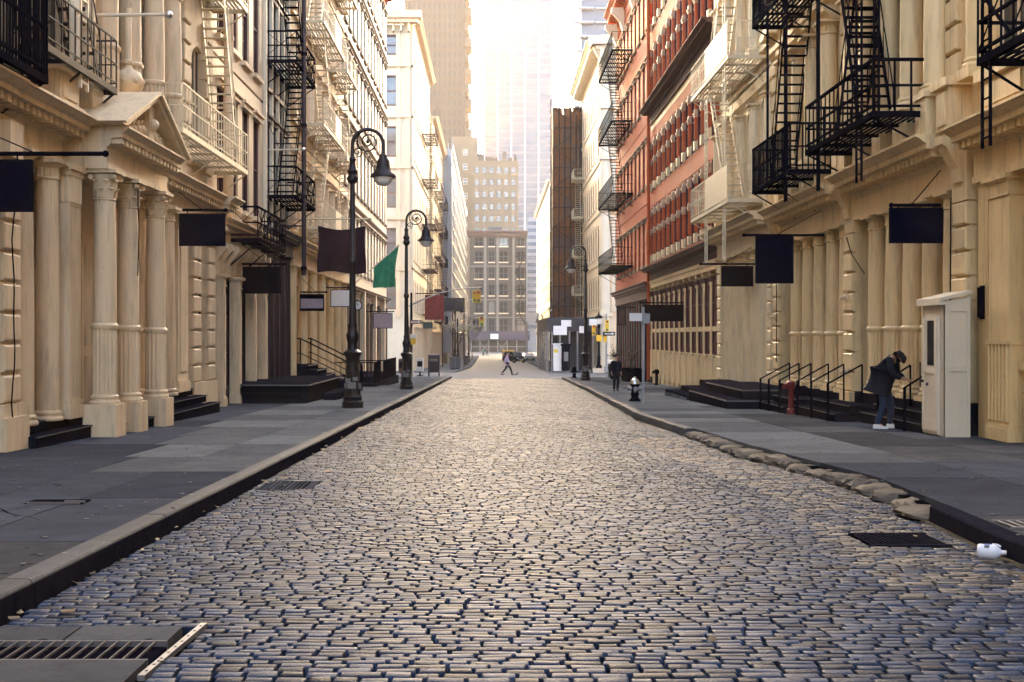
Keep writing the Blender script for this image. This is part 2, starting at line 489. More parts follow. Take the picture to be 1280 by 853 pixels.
def sheet(name, ys, left, right, dz, mat, nx=1):
    m = MB(); vs = []; fs = []
    for y in ys:
        a, b = left(y), right(y)
        for i in range(nx + 1):
            vs.append((a + (b - a) * i / nx, y, gz(y) + dz))
    n = nx + 1
    for k in range(len(ys) - 1):
        for i in range(nx):
            fs.append((k * n + i, k * n + i + 1, (k + 1) * n + i + 1, (k + 1) * n + i))
    m.add(vs, fs)
    return link(name, m.mesh(name, mat))
ys1 = [-8 + i * 2.0 for i in range(49)]
road = sheet('road', ys1, lambda y: interp(KL, y) - .02, lambda y: interp(KR, y) + .02, -0.055, 'mortar', 2)
road['kind'] = 'structure'
cross = sheet('cross_street', [88, 92, 98, 104, 110, 117.0], lambda y: -90, lambda y: 90, 0.0, 'asphalt', 4)
cross['kind'] = 'structure'
far_ys = [117 + 8 * i for i in range(30)]
froad = sheet('far_road', far_ys, lambda y: -12, lambda y: 14, 0.004 - .004, 'farroad', 2)
froad['kind'] = 'structure'
plaza = sheet('end_street', [349, 358, 372], lambda y: -60, lambda y: 60, 0.004, 'asphalt', 1)
plaza['kind'] = 'structure'

# cobblestones: the 300 largest in view are parts of the road, the rest one joined part
rows = []
y = 4.6
while y < 88.0:
    d = random.uniform(0.072, 0.094)
    rows.append((y, y + d)); y += d
# cut-outs for the two drain grates, the steel plates and the access cover
HOLES = [(-2.95, -1.84, 5.5, 7.06), (-1.84, -1.735, 6.0, 6.5), (-1.84, -1.70, 6.5, 7.1), (-2.88, -2.2, 14.6, 15.4), (3.25, 3.95, 10.3, 10.95)]
def stone(y0, y1, x0, x1, zc):
    # rounded-top sett: straight sides, a shoulder ring and a crowned top
    g2 = 0.006 + random.uniform(0, .007)
    j = lambda s: random.uniform(-s, s)
    e = .003
    b = [(x0 + g2 + j(.005), y0 + e + j(.003)), (x1 - g2 + j(.005), y0 + e + j(.003)), (x1 - g2 + j(.005), y1 - e + j(.003)), (x0 + g2 + j(.005), y1 - e + j(.003))]
    cxm, cym = (x0 + x1) / 2, (y0 + y1) / 2
    hx = (x1 - x0) / 2
    h = zc + random.uniform(-.004, .004)
    tx, ty = random.uniform(-.025, .025), random.uniform(-.03, .03)
    T = lambda p, z: (p[0], p[1], h + z + (p[0] - cxm) * tx + (p[1] - cym) * ty)
    ins = lambda p, kx, ky: (cxm + (p[0] - cxm) * (1 - kx / hx), cym + (p[1] - cym) * ky)
    dr = random.uniform(.007, .012)
    vs = [(px_, py_, zc - .08) for px_, py_ in b] + [T(p, -dr) for p in b] + [T(ins(p, .006, .80), -.002) for p in b]
    m1 = ins(((b[0][0] + b[3][0]) / 2, cym), .022, 1); m2 = ins(((b[1][0] + b[2][0]) / 2, cym), .022, 1)
    vs += [T((m1[0], cym + j(.006)), 0), T((m2[0], cym + j(.006)), random.uniform(-.001, .001))]
    fs = []
    for k in (0, 4):
        for i in range(4):
            q = (i + 1) % 4
            fs.append((k + i, k + q, k + 4 + q, k + 4 + i))
    fs += [(8, 9, 13, 12), (10, 11, 12, 13), (9, 10, 13), (11, 8, 12)]
    return vs, fs
big = []; rest = MB(); rest2 = MB(); nbig = 0
for (y0, y1) in rows:
    a, b = interp(KL, y0) + .02, interp(KR, y0) - .02
    x = a + random.uniform(-.10, .04)
    ym = (y0 + y1) / 2
    while x < b - .03:
        ln = random.choice((random.uniform(.12, .18), random.uniform(.15, .23)))
        x0, x1 = max(x, a), min(x + ln, b)
        x += ln
        if x1 - x0 < .05: continue
        for h in HOLES:
            if x0 < h[1] and x1 > h[0] and y0 < h[3] and y1 > h[2]:
                if x0 < h[0] - .04: x1 = h[0]
                elif x1 > h[1] + .04: x0 = h[1]
                else: x1 = x0
        if x1 - x0 < .04: continue
        # gentle hollows and camber of the old paving
        zc = gz(ym) + .016 * math.sin(x0 * 1.1 + ym * .37) * math.sin(ym * .31 + 1) + .004 * math.sin(x0 * 2.3 + ym * .8) - .008
        vs, fs = stone(y0, y1, x0, x1, zc)
        px_ = 615 + 1500 * (x0 + x1) / 2 / ym
        if nbig < 300 and 0 < px_ < 1280 and ym > 5.55:
            nbig += 1
            big.append((vs, fs))
        else:
            tan = (b - x0) < 1.3 and 8 < ym < 24 and random.random() < .6
            (rest2 if tan else rest).add(vs, fs)
for vs, fs in big:
    m = MB(); m.add(vs, fs)
    c = vs[-1]
    part('cobblestone', m, 'cobble', road, wloc=c, smooth=48)
part('cobblestone', rest, 'cobble', road, kind='stuff', smooth=48)
part('cobblestone', rest2, 'cobble_tan', road, kind='stuff', smooth=48)

# pavements: a bed with separate slabs, kerb stones along the edge
def pavement(name, side, kerb, y0, y1, xback, bedmat):
    ys = [y0 + (y1 - y0) * i / 40 for i in range(41)]
    f = (lambda y: interp(kerb, y))
    if side > 0: o = sheet(name, ys, lambda y: f(y) + .1, lambda y: xback, 0.085, bedmat)
    else: o = sheet(name, ys, lambda y: xback, lambda y: f(y) - .1, 0.085, bedmat)
    o['kind'] = 'structure'
    return o
def slab(par, pts, ztop, mat, kind=None):
    m = MB(); j = random.uniform(-.004, .004)
    n = 4
    c = .012
    cx = sum(p[0] for p in pts) / 4; cy = sum(p[1] for p in pts) / 4
    def ins(p, k): return (p[0] + (cx - p[0]) * 0 + (k if p[0] < cx else -k), p[1] + (k if p[1] < cy else -k))
    vs = []
    tl = random.uniform(-.0015, .0015)
    for zz, k in ((-.06, .005), (-.003, .005), (0, .008)):
        for p in pts:
            q = ins(p, k)
            vs.append((q[0], q[1], gz(q[1]) + .15 + zz + j + (q[0] - cx) * tl))
    fs = [(8, 9, 10, 11)]
    for k in (0, 4):
        for i in range(4):
            q = (i + 1) % 4
            fs.append((k + i, k + q, k + 4 + q, k + 4 + i))
    m.add(vs, fs)
    return part('paving_slab', m, mat, par, wloc=(cx, cy, gz(cy) + .15))
LP = pavement('left_pavement', -1, KL, -6, 90.5, -9.3, 'mortar')
y = 5.0
k = 0
while y < 90:
    ln = random.uniform(1.9, 2.9) if y < 40 else random.uniform(3, 4)
    y1 = min(y + ln, 90.3)
    k0, k1 = interp(KL, y) - .19, interp(KL, y1) - .19
    if y < 9.3: edges = [(k0, k1), (-5.3, -5.3), (-9.2, -9.2)]
    else:
        bx = -5.1 - min(1.1, max(0, (y - 15) * .1))
        edges = [(k0, k1), (-4.2, -4.2), (bx, bx), (-7.3, -7.3), (-9.2, -9.2)]
    for i in range(len(edges) - 1):
        (b0, b1), (a0, a1) = edges[i], edges[i + 1]
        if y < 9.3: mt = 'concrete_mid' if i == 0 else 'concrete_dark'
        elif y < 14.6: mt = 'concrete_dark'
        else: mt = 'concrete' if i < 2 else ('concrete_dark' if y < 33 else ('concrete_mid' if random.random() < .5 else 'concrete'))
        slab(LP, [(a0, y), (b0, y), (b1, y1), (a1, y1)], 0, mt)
    y = y1
RP = pavement('right_pavement', 1, KR, -6, 86, 10.2, 'mortar')
y = 5.0
while y < 85:
    ln = random.uniform(1.5, 2.3) if y < 40 else random.uniform(3, 4)
    y1 = min(y + ln, 85.8)
    k0, k1 = interp(KR, y) + .19, interp(KR, y1) + .19
    edges = [(k0, k1), (6.0, 6.0), (7.5, 7.5), (10.1, 10.1)]
    for i in range(3):
        (a0, a1), (b0, b1) = edges[i], edges[i + 1]
        mt = 'concrete'
        if 10.6 < y < 14.4 and i < 2: mt = 'concrete_dark'
        elif y < 10.7: mt = 'concrete_mid'
        elif i == 2 and 22 < y < 46: mt = 'concrete_dark'
        elif y < 30 or random.random() < .3: mt = 'concrete_mid' if i else 'concrete'
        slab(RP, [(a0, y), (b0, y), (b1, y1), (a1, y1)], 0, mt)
    y = y1
# left kerb: straight granite lengths
kb = sheet('left_kerb', [-6 + i * 4 for i in range(25)], lambda y: interp(KL, y) - .2, lambda y: interp(KL, y) - .01, 0.02, 'mortar'); kb['kind'] = 'structure'
y = 4.5
while y < 90:
    ln = random.uniform(1.5, 2.3)
    y1 = min(y + ln, 90.4)
    m = MB()
    prof = [(-.185, -.16), (0.0, -.16), (-.006, -.022), (-.018, -.006), (-.03, 0), (-.185, .002)]
    vs = []
    for yy in (y + .005, y1 - .005):
        kx = interp(KL, yy); j = random.uniform(-.006, .006)
        vs += [(kx + a + j * .5, yy, gz(yy) + .158 + c + j * .5) for a, c in prof]
    n = len(prof)
    fs = [tuple(range(n)), tuple(range(2 * n - 1, n - 1, -1))] + [(i, n + i, n + (i + 1) % n, (i + 1) % n) for i in range(n)]
    m.add(vs, fs)
    ks = part('kerb_stone', m, 'granite', kb, wloc=(interp(KL, y), y, gz(y)))
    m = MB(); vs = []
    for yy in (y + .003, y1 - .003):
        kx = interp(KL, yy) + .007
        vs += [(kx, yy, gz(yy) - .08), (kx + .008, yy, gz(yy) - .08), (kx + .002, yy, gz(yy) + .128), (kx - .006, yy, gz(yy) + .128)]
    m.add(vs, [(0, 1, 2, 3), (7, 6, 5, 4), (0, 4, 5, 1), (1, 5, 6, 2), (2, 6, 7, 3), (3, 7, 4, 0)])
    part('shade_face', m, 'steel_and_shade', ks)  # added dark plate: shade of the road-facing side put in as colour
    y = y1
# right kerb: steel faced at the near end, broken rocks, then worn granite
kr = sheet('right_kerb', [-6 + i * 4 for i in range(24)], lambda y: interp(KR, y) + .01, lambda y: interp(KR, y) + .2, 0.02, 'mortar'); kr['kind'] = 'structure'
y = 4.5
while y < 85.5:
    if y < 10.0: ln, mt = 1.8, 'steel_and_shade'
    elif y < 24: ln, mt = random.uniform(.32, .75), 'rockkerb'
    else: ln, mt = random.uniform(1.2, 2.0), 'granite'
    y1 = y + ln
    m = MB()
    if mt != 'rockkerb':
        prof = [(.185, -.16), (0.0, -.16), (.006, -.022), (.018, -.006), (.03, 0), (.185, .002)]
        vs = []
        for yy in (y + .005, y1 - .005):
            kx = interp(KR, yy); j = random.uniform(-.012, .012)
            vs += [(kx + a + j, yy, gz(yy) + .155 + c + j * .6) for a, c in prof]
        n = len(prof)
        fs = [tuple(range(n)), tuple(range(2 * n - 1, n - 1, -1))] + [(i, n + i, n + (i + 1) % n, (i + 1) % n) for i in range(n)]
        m.add(vs, fs)
        part('kerb_stone', m, mt, kr, wloc=(interp(KR, y), y, gz(y)))
    else:
        # lumpy broken rock: jittered rounded block
        nseg, nr = 6, 9
        vs = []
        hh = random.uniform(.10, .14); ww = random.uniform(.16, .30); off = random.uniform(-.03, .05); tl = random.uniform(-.12, .12)
        for k2 in range(nseg + 1):
            t = k2 / nseg
            yy = y + .004 + (ln - .012) * t
            e = (1 - (2 * t - 1) ** 4) * .45 + .55
            for i in range(nr):
                a = PI * 1.06 * i / (nr - 1) - .1
                rr = random.uniform(.82, 1.12) * e
                vs.append((interp(KR, yy) + off + tl * (t - .5) + .10 - ww * math.cos(PI - a) * rr * -1 * -1, yy + random.uniform(-.02, .02), gz(yy) - .03 + hh * 1.1 * abs(math.sin(a)) ** .55 * rr + .01))
        fs = []
        for k2 in range(nseg):
            for i in range(nr - 1):
                fs.append((k2 * nr + i, k2 * nr + i + 1, (k2 + 1) * nr + i + 1, (k2 + 1) * nr + i))
        fs.append(tuple(range(nr - 1, -1, -1))); fs.append(tuple(range(nseg * nr, (nseg + 1) * nr)))
        m.add(vs, fs)
        part('kerb_stone', m, mt, kr, wloc=(interp(KR, y), y, gz(y)), smooth=24)
    y = y1
# pavements beyond the cross street
for nm, side, kk, back in (('left_far_pavement', -1, KLf, -10), ('right_far_pavement', 1, KRf, 13)):
    m = MB(); vs = []
    ys = [117 + 6 * i for i in range(31)]
    for yy in ys:
        kx = interp(kk, yy)
        vs += [(kx, yy, gz(yy) - .1), (kx, yy, gz(yy) + .15), (back, yy, gz(yy) + .15)]
    fs = [(0, 1, 2)]
    fs = []
    for i in range(len(ys) - 1):
        a, b = i * 3, (i + 1) * 3
        for q in (0, 1):
            f = (a + q, b + q, b + q + 1, a + q + 1)
            fs.append(f if side < 0 else f[::-1])
    m.add(vs, fs)
    m.add([(interp(kk, 117), 117, gz(117) - .1), (back, 117, gz(117) - .1), (back, 117, gz(117) + .15), (interp(kk, 117), 117, gz(117) + .15)], [(0, 1, 2, 3)])
    o = link(nm, m.mesh(nm, 'concrete')); o['kind'] = 'structure'
# ------------------------------------------------------------------ facade kit: (d out of the wall, u along the street, z)
class Fac:
    cache = {}
    def __init__(s, side, xf, root):
        s.side, s.xf, s.root = side, xf, root
    def tf(s, v):
        return (s.side * (s.xf - v[0]), v[1], v[2])
    def w(s, d, u, z):
        return Vector((s.side * (s.xf - d), u, z))
    def part(s, name, mb, mat, par=None, smooth=0, kind=None, label=None):
        par = par or s.root
        me = mb.mesh(name, mat, tf=s.tf, flip=s.side > 0, off=W[par], smooth=smooth)
        o = link(name, me, par)
        if kind: o['kind'] = kind
        if label: o['label'] = label
        return o
    def inst(s, name, key, fn, mat, d, u, z, par=None, smooth=0):
        par = par or s.root
        k = (name, key, mat, s.side)
        me = Fac.cache.get(k)
        if me is None:
            m = MB(); fn(m)
            me = m.mesh(name, mat, tf=lambda v: (-s.side * v[0], v[1], v[2]), flip=s.side > 0, smooth=smooth)
            Fac.cache[k] = me
        return link(name, me, par, s.w(d, u, z))

def building(name, label, side, xf, u0, cat='building', group=None):
    return thing(name, label, cat, (side * xf, u0, gz(u0) + .15), group)

def mass(F, u0, u1, z1, mat='roof', depth=13, front=-.55, name='rear_block'):
    m = MB(); m.box(-depth, front, u0, u1, gz(u1) - .3, z1)
    return F.part(name, m, mat)

# --- columns -------------------------------------------------------
def column(F, d, u, z0, z1, r, mat, flute=0.0, cap='plain', plinth=0.0, pl_w=None):
    h = z1 - z0
    caph = .55 if cap == 'corinthian' else (.34 if cap == 'neck' else .2)
    caph = min(caph, h * .2)
    pw = pl_w or r * 1.35
    def shaft(m):
        zb = plinth + .16 + flute
        if flute:
            m.flute(r * 1.06, plinth + .15, plinth + .16 + flute, 14, r * .13)
            m.lathe([(r * 1.1, plinth + .13 + flute), (r * 1.2, plinth + .17 + flute), (r * 1.2, plinth + .21 + flute), (r * 1.02, plinth + .25 + flute)], n=20)
        m.lathe([(r * 1.0, zb), (r * .995, zb + (h - zb) * .4), (r * .9, h - caph)], n=22)
    def base(m):
        if plinth: m.box(-pw, pw, -pw, pw, 0, plinth - .001)
        m.lathe([(r * 1.3, plinth), (r * 1.36, plinth + .03), (r * 1.3, plinth + .065), (r * 1.14, plinth + .075), (r * 1.12, plinth + .1), (r * 1.22, plinth + .12), (r * 1.2, plinth + .15), (r * 1.04, plinth + .175)], n=20)
    def capital(m):
        if cap == 'corinthian':
            m.lathe([(r * .95, 0), (r * 1.02, .02), (r * .92, .045), (r * .95, .12), (r * 1.02, .28), (r * 1.2, caph - .12), (r * 1.3, caph - .08)], n=16)
            for ring, (zz, hh, rr, n, sp) in enumerate(((.05, .18, .98, 8, .0), (.17, .2, 1.06, 8, PI / 8))):
                for i in range(n):
                    a = 2 * PI * i / n + sp
                    t = Vector((-math.sin(a), math.cos(a), 0)); o = Vector((math.cos(a), math.sin(a), 0))
                    wv = r * .32
                    pts = []
                    for (rad, zq, ws) in ((rr, 0, 1), (rr * 1.06, hh * .6, 1.05), (rr * 1.24, hh, .8), (rr * 1.38, hh * .86, .35)):
                        c = o * (r * rad)
                        pts += [tuple(c - t * wv * ws + Vector((0, 0, zz + zq))), tuple(c + t * wv * ws + Vector((0, 0, zz + zq)))]
                    m.add(pts, [(0, 1, 3, 2), (2, 3, 5, 4), (4, 5, 7, 6)])
            for sx in (-1, 1):
                for sy in (-1, 1):
                    m.cyl((sx * r * .86, sy * r * 1.16, caph - .13), (sx * r * 1.16, sy * r * .86, caph - .13), r * .26, r * .26, 10)
            q = r * 1.45
            m.box(-q, q, -q, q, caph - .065, caph)
        elif cap == 'neck':
            m.lathe([(r * .93, 0), (r * 1.04, .015), (r * 1.04, .04), (r * .93, .055)], n=18)
            m.flute(r * .97, .055, caph - .13, 12, r * .14)
            m.lathe([(r * 1.0, caph - .13), (r * 1.2, caph - .09), (r * 1.34, caph - .06)], n=18)
            q = r * 1.45
            m.box(-q, q, -q, q, caph - .06, caph)
        else:
            m.lathe([(r * .92, 0), (r * 1.06, .02), (r * 1.06, .05), (r * .94, .06), (r * .98, caph * .5), (r * 1.26, caph - .05)], n=16)
            q = r * 1.36
            m.box(-q, q, -q, q, caph - .05, caph)
    key = (round(h, 2), r, round(flute, 2), cap, plinth, pw)
    c = F.inst('column', key, shaft, mat, d, u, z0, smooth=40)
    F.inst('column_base', key, base, mat, d, u, z0, c, smooth=40)
    F.inst('capital', key, capital, mat, d, u, z1 - caph, c, smooth=35)
    return c

def pilaster(F, d, u, z0, z1, hw, mat, dep=.16, flute=0.0, cap='neck'):
    h = z1 - z0
    key = (round(h, 2), hw, dep, flute, cap)
    def body(m):
        m.box(0, dep, -hw, hw, .0, h)
        m.box(-.001, dep + .05, -hw - .04, hw + .04, 0, .22)
        m.box(-.001, dep + .03, -hw - .02, hw + .02, .22, .28)
        if flute:
            n = 6
            for i in range(n):
                c = -hw + (i + .5) * 2 * hw / n
                m.cyl((dep, c, .34), (dep, c, .3 + flute), hw / n * .62, None, 6)
            m.box(-.001, dep + .05, -hw - .03, hw + .03, .3 + flute, .37 + flute)
        else:
            m.box(dep, dep + .025, -hw * .6, hw * .6, .5, h - .6)
    def capf(m):
        m.box(-.001, dep + .03, -hw - .02, hw + .02, 0, .04)
        for i in range(8):
            c = -hw + (i + .5) * 2 * hw / 8
            m.cyl((dep, c, .04), (dep, c, .24), hw / 8 * .75, None, 6)
        m.box(-.001, dep + .06, -hw - .04, hw + .04, .24, .28)
        m.box(-.001, dep + .11, -hw - .08, hw + .08, .28, .36)
    p = F.inst('pilaster', key, body, mat, d, u, z0)
    F.inst('capital', key, capf, mat, d, u, z1 - .36, p)
    return p

def quoins(F, d, u, hw, z0, z1, mat, bh=.42, dep=.12):
    n = max(2, int((z1 - z0) / bh)); bh = (z1 - z0) / n
    m = MB(); m.box(d - .3, d + dep * .3, u - hw + .03, u + hw - .03, z0, z1)
    pier = F.part('pier', m, mat)
    for i in range(n):
        big = i % 2 == 0
        hh = bh * .88
        F.inst('quoin_block', (hw, round(hh, 3), dep), lambda m: m.cbox(-.1, dep, -hw, hw, -hh / 2, hh / 2, .03), mat, d, u, z0 + (i + .5) * bh, pier)
    return pier

# --- entablature ----------------------------------------------------
def entab(F, u0, u1, zb, zt, d, mat, proj=.62, dent=True, mods=False, name='cornice'):
    """plain frieze, dentils and projecting corona between zb and zt in front of plane d"""
    h = zt - zb
    m = MB()
    prof = [(d - .45, zb), (d + .05, zb), (d + .05, zb + h * .12), (d + .02, zb + h * .13), (d + .02, zb + h * .52), (d + .07, zb + h * .55), (d + .07, zb + h * .58),
            (d + .10, zb + h * .60), (d + .10, zb + h * .72), (d + proj * .72, zb + h * .74), (d + proj * .72, zb + h * .84), (d + proj * .80, zb + h * .87),
            (d + proj * .92, zb + h * .94), (d + proj, zb + h * .955), (d + proj, zt), (d - .45, zt)]
    m.sweep(prof, u0, u1)
    c = F.part(name, m, mat)
    if dent:
        m = MB()
        n = int((u1 - u0) / .25)
        for i in range(n):
            u = u0 + (i + .5) * (u1 - u0) / n
            m.box(d + .09, d + .10 + proj * .42, u - .065, u + .065, zb + h * .60, zb + h * .735)
        F.part('dentils', m, mat, c, kind='stuff')
    if mods:
        n = int((u1 - u0) / .6)
        for i in range(n):
            u = u0 + (i + .5) * (u1 - u0) / n
            F.inst('bracket', ('m', round(h, 2), proj), lambda m: m.sweep([(0, 0), (.08, 0), (.1, h * .18), (proj * .66, h * .28), (proj * .66, h * .36), (0, h * .36)], -.07, .07), mat, d + .02, u, zb + h * .38, c)
    return c

def band(F, u0, u1, z, h, d, proj, mat, name='string_course'):
    m = MB()
    m.sweep([(d - .3, z), (d + .02, z), (d + proj * .5, z + h * .4), (d + proj, z + h * .6), (d + proj, z + h), (d - .3, z + h)], u0, u1)
    return F.part(name, m, mat)

# --- windows ---------------------------------------------------------
def window(F, u, z0, w_, h, d, mat='white', glass='glass', arch=False, rows=2, par=None):
    key = (round(w_, 2), round(h, 2), arch, rows)
    def frame(m):
        t = .05
        m.box(-.06, .06, -w_ / 2, -w_ / 2 + t, 0, h); m.box(-.06, .06, w_ / 2 - t, w_ / 2, 0, h)
        m.box(-.055, .055, -w_ / 2 + t, w_ / 2 - t, 0, t + .02); m.box(-.055, .055, -w_ / 2 + t, w_ / 2 - t, h - t, h)
        for i in range(1, rows):
            zz = h * i / rows
            m.box(-.04, .05, -w_ / 2 + t, w_ / 2 - t, zz - .025, zz + .025)
        m.box(-.03, .035, -.018, .018, t, h - t)
    def pane(m): m.box(-.012, .0, -w_ / 2 + .04, w_ / 2 - .04, .04, h - .04)
    f = F.inst('window', key, frame, mat, d, u, z0, par)
    F.inst('pane', key, pane, glass, d, u, z0, f)
    return f

def storey(F, wall, u0, u1, z0, z1, n, style, mat, sill=.5, head=.7, ww=.62, winmat='white', glass='glass', rec=-.12, trim=None, ends=.25):
    """adds wall pieces to the wall mesh 'wall' and hangs windows and trim"""
    trim = trim or mat
    U0, U1 = u0 + ends, u1 - ends
    bay = (U1 - U0) / n
    w_ = bay * ww
    zs, ze = z0 + sill, z1 - head
    wall.box(-.45, 0, u0, u1, z0, zs)
    wall.box(-.45, 0, u0, u1, ze, z1)
    wall.box(-.45, 0, u0, U0 + (bay - w_) / 2, zs, ze)
    wall.box(-.45, 0, U1 - (bay - w_) / 2, u1, zs, ze)
    for i in range(n):
        c = U0 + (i + .5) * bay
        if i < n - 1: wall.box(-.45, 0, c + w_ / 2, c + bay - w_ / 2, zs, ze)
        arch = style in ('arch', 'colonnade')
        if arch: wall.arch(c - w_ / 2, c + w_ / 2, ze - w_ / 2 * .8, ze, -.3, -.001, rise=w_ / 2 * .8)
        window(F, c, zs, w_, ze - zs, rec, winmat, glass)
        if style == 'flat':
            F.inst('sill', (round(w_, 2), 's'), lambda m: m.box(-.2, .13, -w_ / 2 - .1, w_ / 2 + .1, -.13, 0), trim, 0, c, zs)
            F.inst('lintel', (round(w_, 2), 'l'), lambda m: (m.box(.0, .10, -w_ / 2 - .12, w_ / 2 + .12, 0, .16), m.box(0, .17, -w_ / 2 - .17, w_ / 2 + .17, .16, .24)), trim, 0, c, ze)
        if style in ('arch', 'colonnade'):
            F.inst('sill', (round(w_, 2), 's'), lambda m: m.box(-.2, .13, -w_ / 2 - .05, w_ / 2 + .05, -.13, 0), trim, 0, c, zs)
    if style in ('colonnade', 'halfcol'):
        r = min(.2, (bay - w_) * .36)
        for i in range(n + 1):
            u = U0 + i * bay
            u = min(max(u, u0 + r + .05), u1 - r - .05)
            hh = ze - .15 - zs + .1
            column(F, .10, u, zs - .1, ze - .1, r, trim, cap='plain', plinth=.2)
        band(F, u0, u1, ze + .12, .22, 0, .16, trim)
    return wall

# --- fire escapes ------------------------------------------------------
def fire_escape(side, xf, u0, u1, levels, proj, mat, label, dz=.15, runs=None, rail=1.0, base=0.05, panel=None, drop=None, brk=None, balu=.16, cross=False, slats='u', bt=1.0):
    """platform per level, railing, flight between levels, brackets below"""
    root = thing('fire_escape', label, 'fire escape', (side * (xf - base), (u0 + u1) / 2, levels[0]), 'fire escapes fixed to the facades')
    F = Fac(side, xf, root)
    for li, z in enumerate(levels):
        m = MB()
        a, b = base, proj
        m.box(b - .05, b, u0, u1, z - .12, z); m.box(a, a + .05, u0, u1, z - .12, z)
        m.box(a + .05, b - .05, u0, u0 + .05, z - .12, z); m.box(a + .05, b - .05, u1 - .05, u1, z - .12, z)
        nb = max(2, int((u1 - u0) / 1.2))
        for i in range(1, nb):
            u = u0 + (u1 - u0) * i / nb
            m.box(a + .05, b - .05, u - .02, u + .02, z - .1, z - .035)
        pf = F.part('platform', m, mat)
        m = MB()
        if slats == 'u':
            n = int((b - a) / .125)
            for i in range(n):
                d = a + .05 + (i + .5) * (b - a - .1) / n
                m.box(d - .024, d + .024, u0 + .05, u1 - .05, z - .034, z - .004)
        F.part('grating', m, mat, pf, kind='stuff')
        # railing
        m = MB()
        for zz in ((z + rail, .03 * bt), (z + rail * .5, .022 * bt), (z + .1, .022 * bt)):
            t = zz[1]
            m.box(b - t, b - .002, u0, u1, zz[0] - t / 2, zz[0] + t / 2)
            m.box(a, b - t, u0 + .003, u0 + t, zz[0] - t / 2, zz[0] + t / 2)
            m.box(a, b - t, u1 - t, u1 - .003, zz[0] - t / 2, zz[0] + t / 2)
        n = max(2, int((u1 - u0) / balu))
        for i in range(n + 1):
            u = u0 + .012 + (u1 - u0 - .024) * i / n
            t = (.011 if i % 6 else .022) * bt
            m.box(b - .03, b - .006, u - t / 2 - .004, u + t / 2 + .004, z, z + rail)
        for ue in (u0 + .015, u1 - .015):
            for k in range(1, int((b - a) / balu)):
                d = a + k * balu
                m.box(d - .009 * bt, d + .009 * bt, ue - .009 * bt, ue + .009 * bt, z, z + rail)
        if cross:
            seg = max(1, int((u1 - u0) / 1.0))
            for i in range(seg):
                ua, ub = u0 + (u1 - u0) * i / seg, u0 + (u1 - u0) * (i + 1) / seg
                m.bar((b - .02, ua, z + .1), (b - .02, ub, z + rail), .018 * bt); m.bar((b - .024, ub, z + .1), (b - .024, ua, z + rail), .018)
            m.bar((a, u0 + .02, z + .1), (b, u0 + .02, z + rail), .018); m.bar((b, u0 + .024, z + .1), (a, u0 + .024, z + rail), .018)
        F.part('railing', m, mat)
        if panel:
            m = MB(); m.box(b + .004, b + .015, panel[0], panel[1], z + .02, z + rail - .02)
            F.part('side_panel', m, mat)
        # brackets
        for u in (brk or [u0 + .1, (u0 + u1) / 2, u1 - .1]):
            F.inst('bracket', (round(proj - base, 2), mat), lambda m: m.bar((0, 0, -.85), (proj - base - .05, 0, -.12), .035), mat, base, u, z)
    if runs:
        for (k, ua, ub, d0, d1, top) in runs:
            za, zb = (levels[k], levels[k + 1] if top is None else top)
            m = MB()
            for d in (d0, d1):
                m.bar((d, ua, za), (d, ub, zb), .02, .14)
            for d in (d0 - .01, d1 + .01):
                m.bar((d, ua, za + .8), (d, ub, zb + .8), .022)
                nn = 6
                for i in range(nn + 1):
                    t = i / nn
                    u = ua + (ub - ua) * t; zz = za + (zb - za) * t
                    m.bar((d, u, zz), (d, u, zz + .8), .014)
            st = F.part('stair', m, mat)
            n = max(4, int(abs(zb - za) / .23))
            for i in range(1, n):
                t = i / n
                F.inst('tread', (round(d1 - d0, 2), 1), lambda m: m.box(0, d1 - d0, -.09, .09, -.012, .012), mat, d0, ua + (ub - ua) * t, za + (zb - za) * t, st)
    if drop:
        for (u, d, zt, zb, wd) in drop:
            m = MB()
            m.box(d - .02, d + .02, u - wd / 2 - .02, u - wd / 2 + .02, zb, zt); m.box(d - .02, d + .02, u + wd / 2 - .02, u + wd / 2 + .02, zb, zt)
            lad = F.part('drop_ladder', m, mat)
            n = int((zt - zb) / .3)
            for i in range(n):
                F.inst('rung', (wd, 1), lambda m: m.box(-.012, .012, -wd / 2, wd / 2, -.012, .012), mat, d, u, zb + (i + .5) * (zt - zb) / n, lad)
    return root

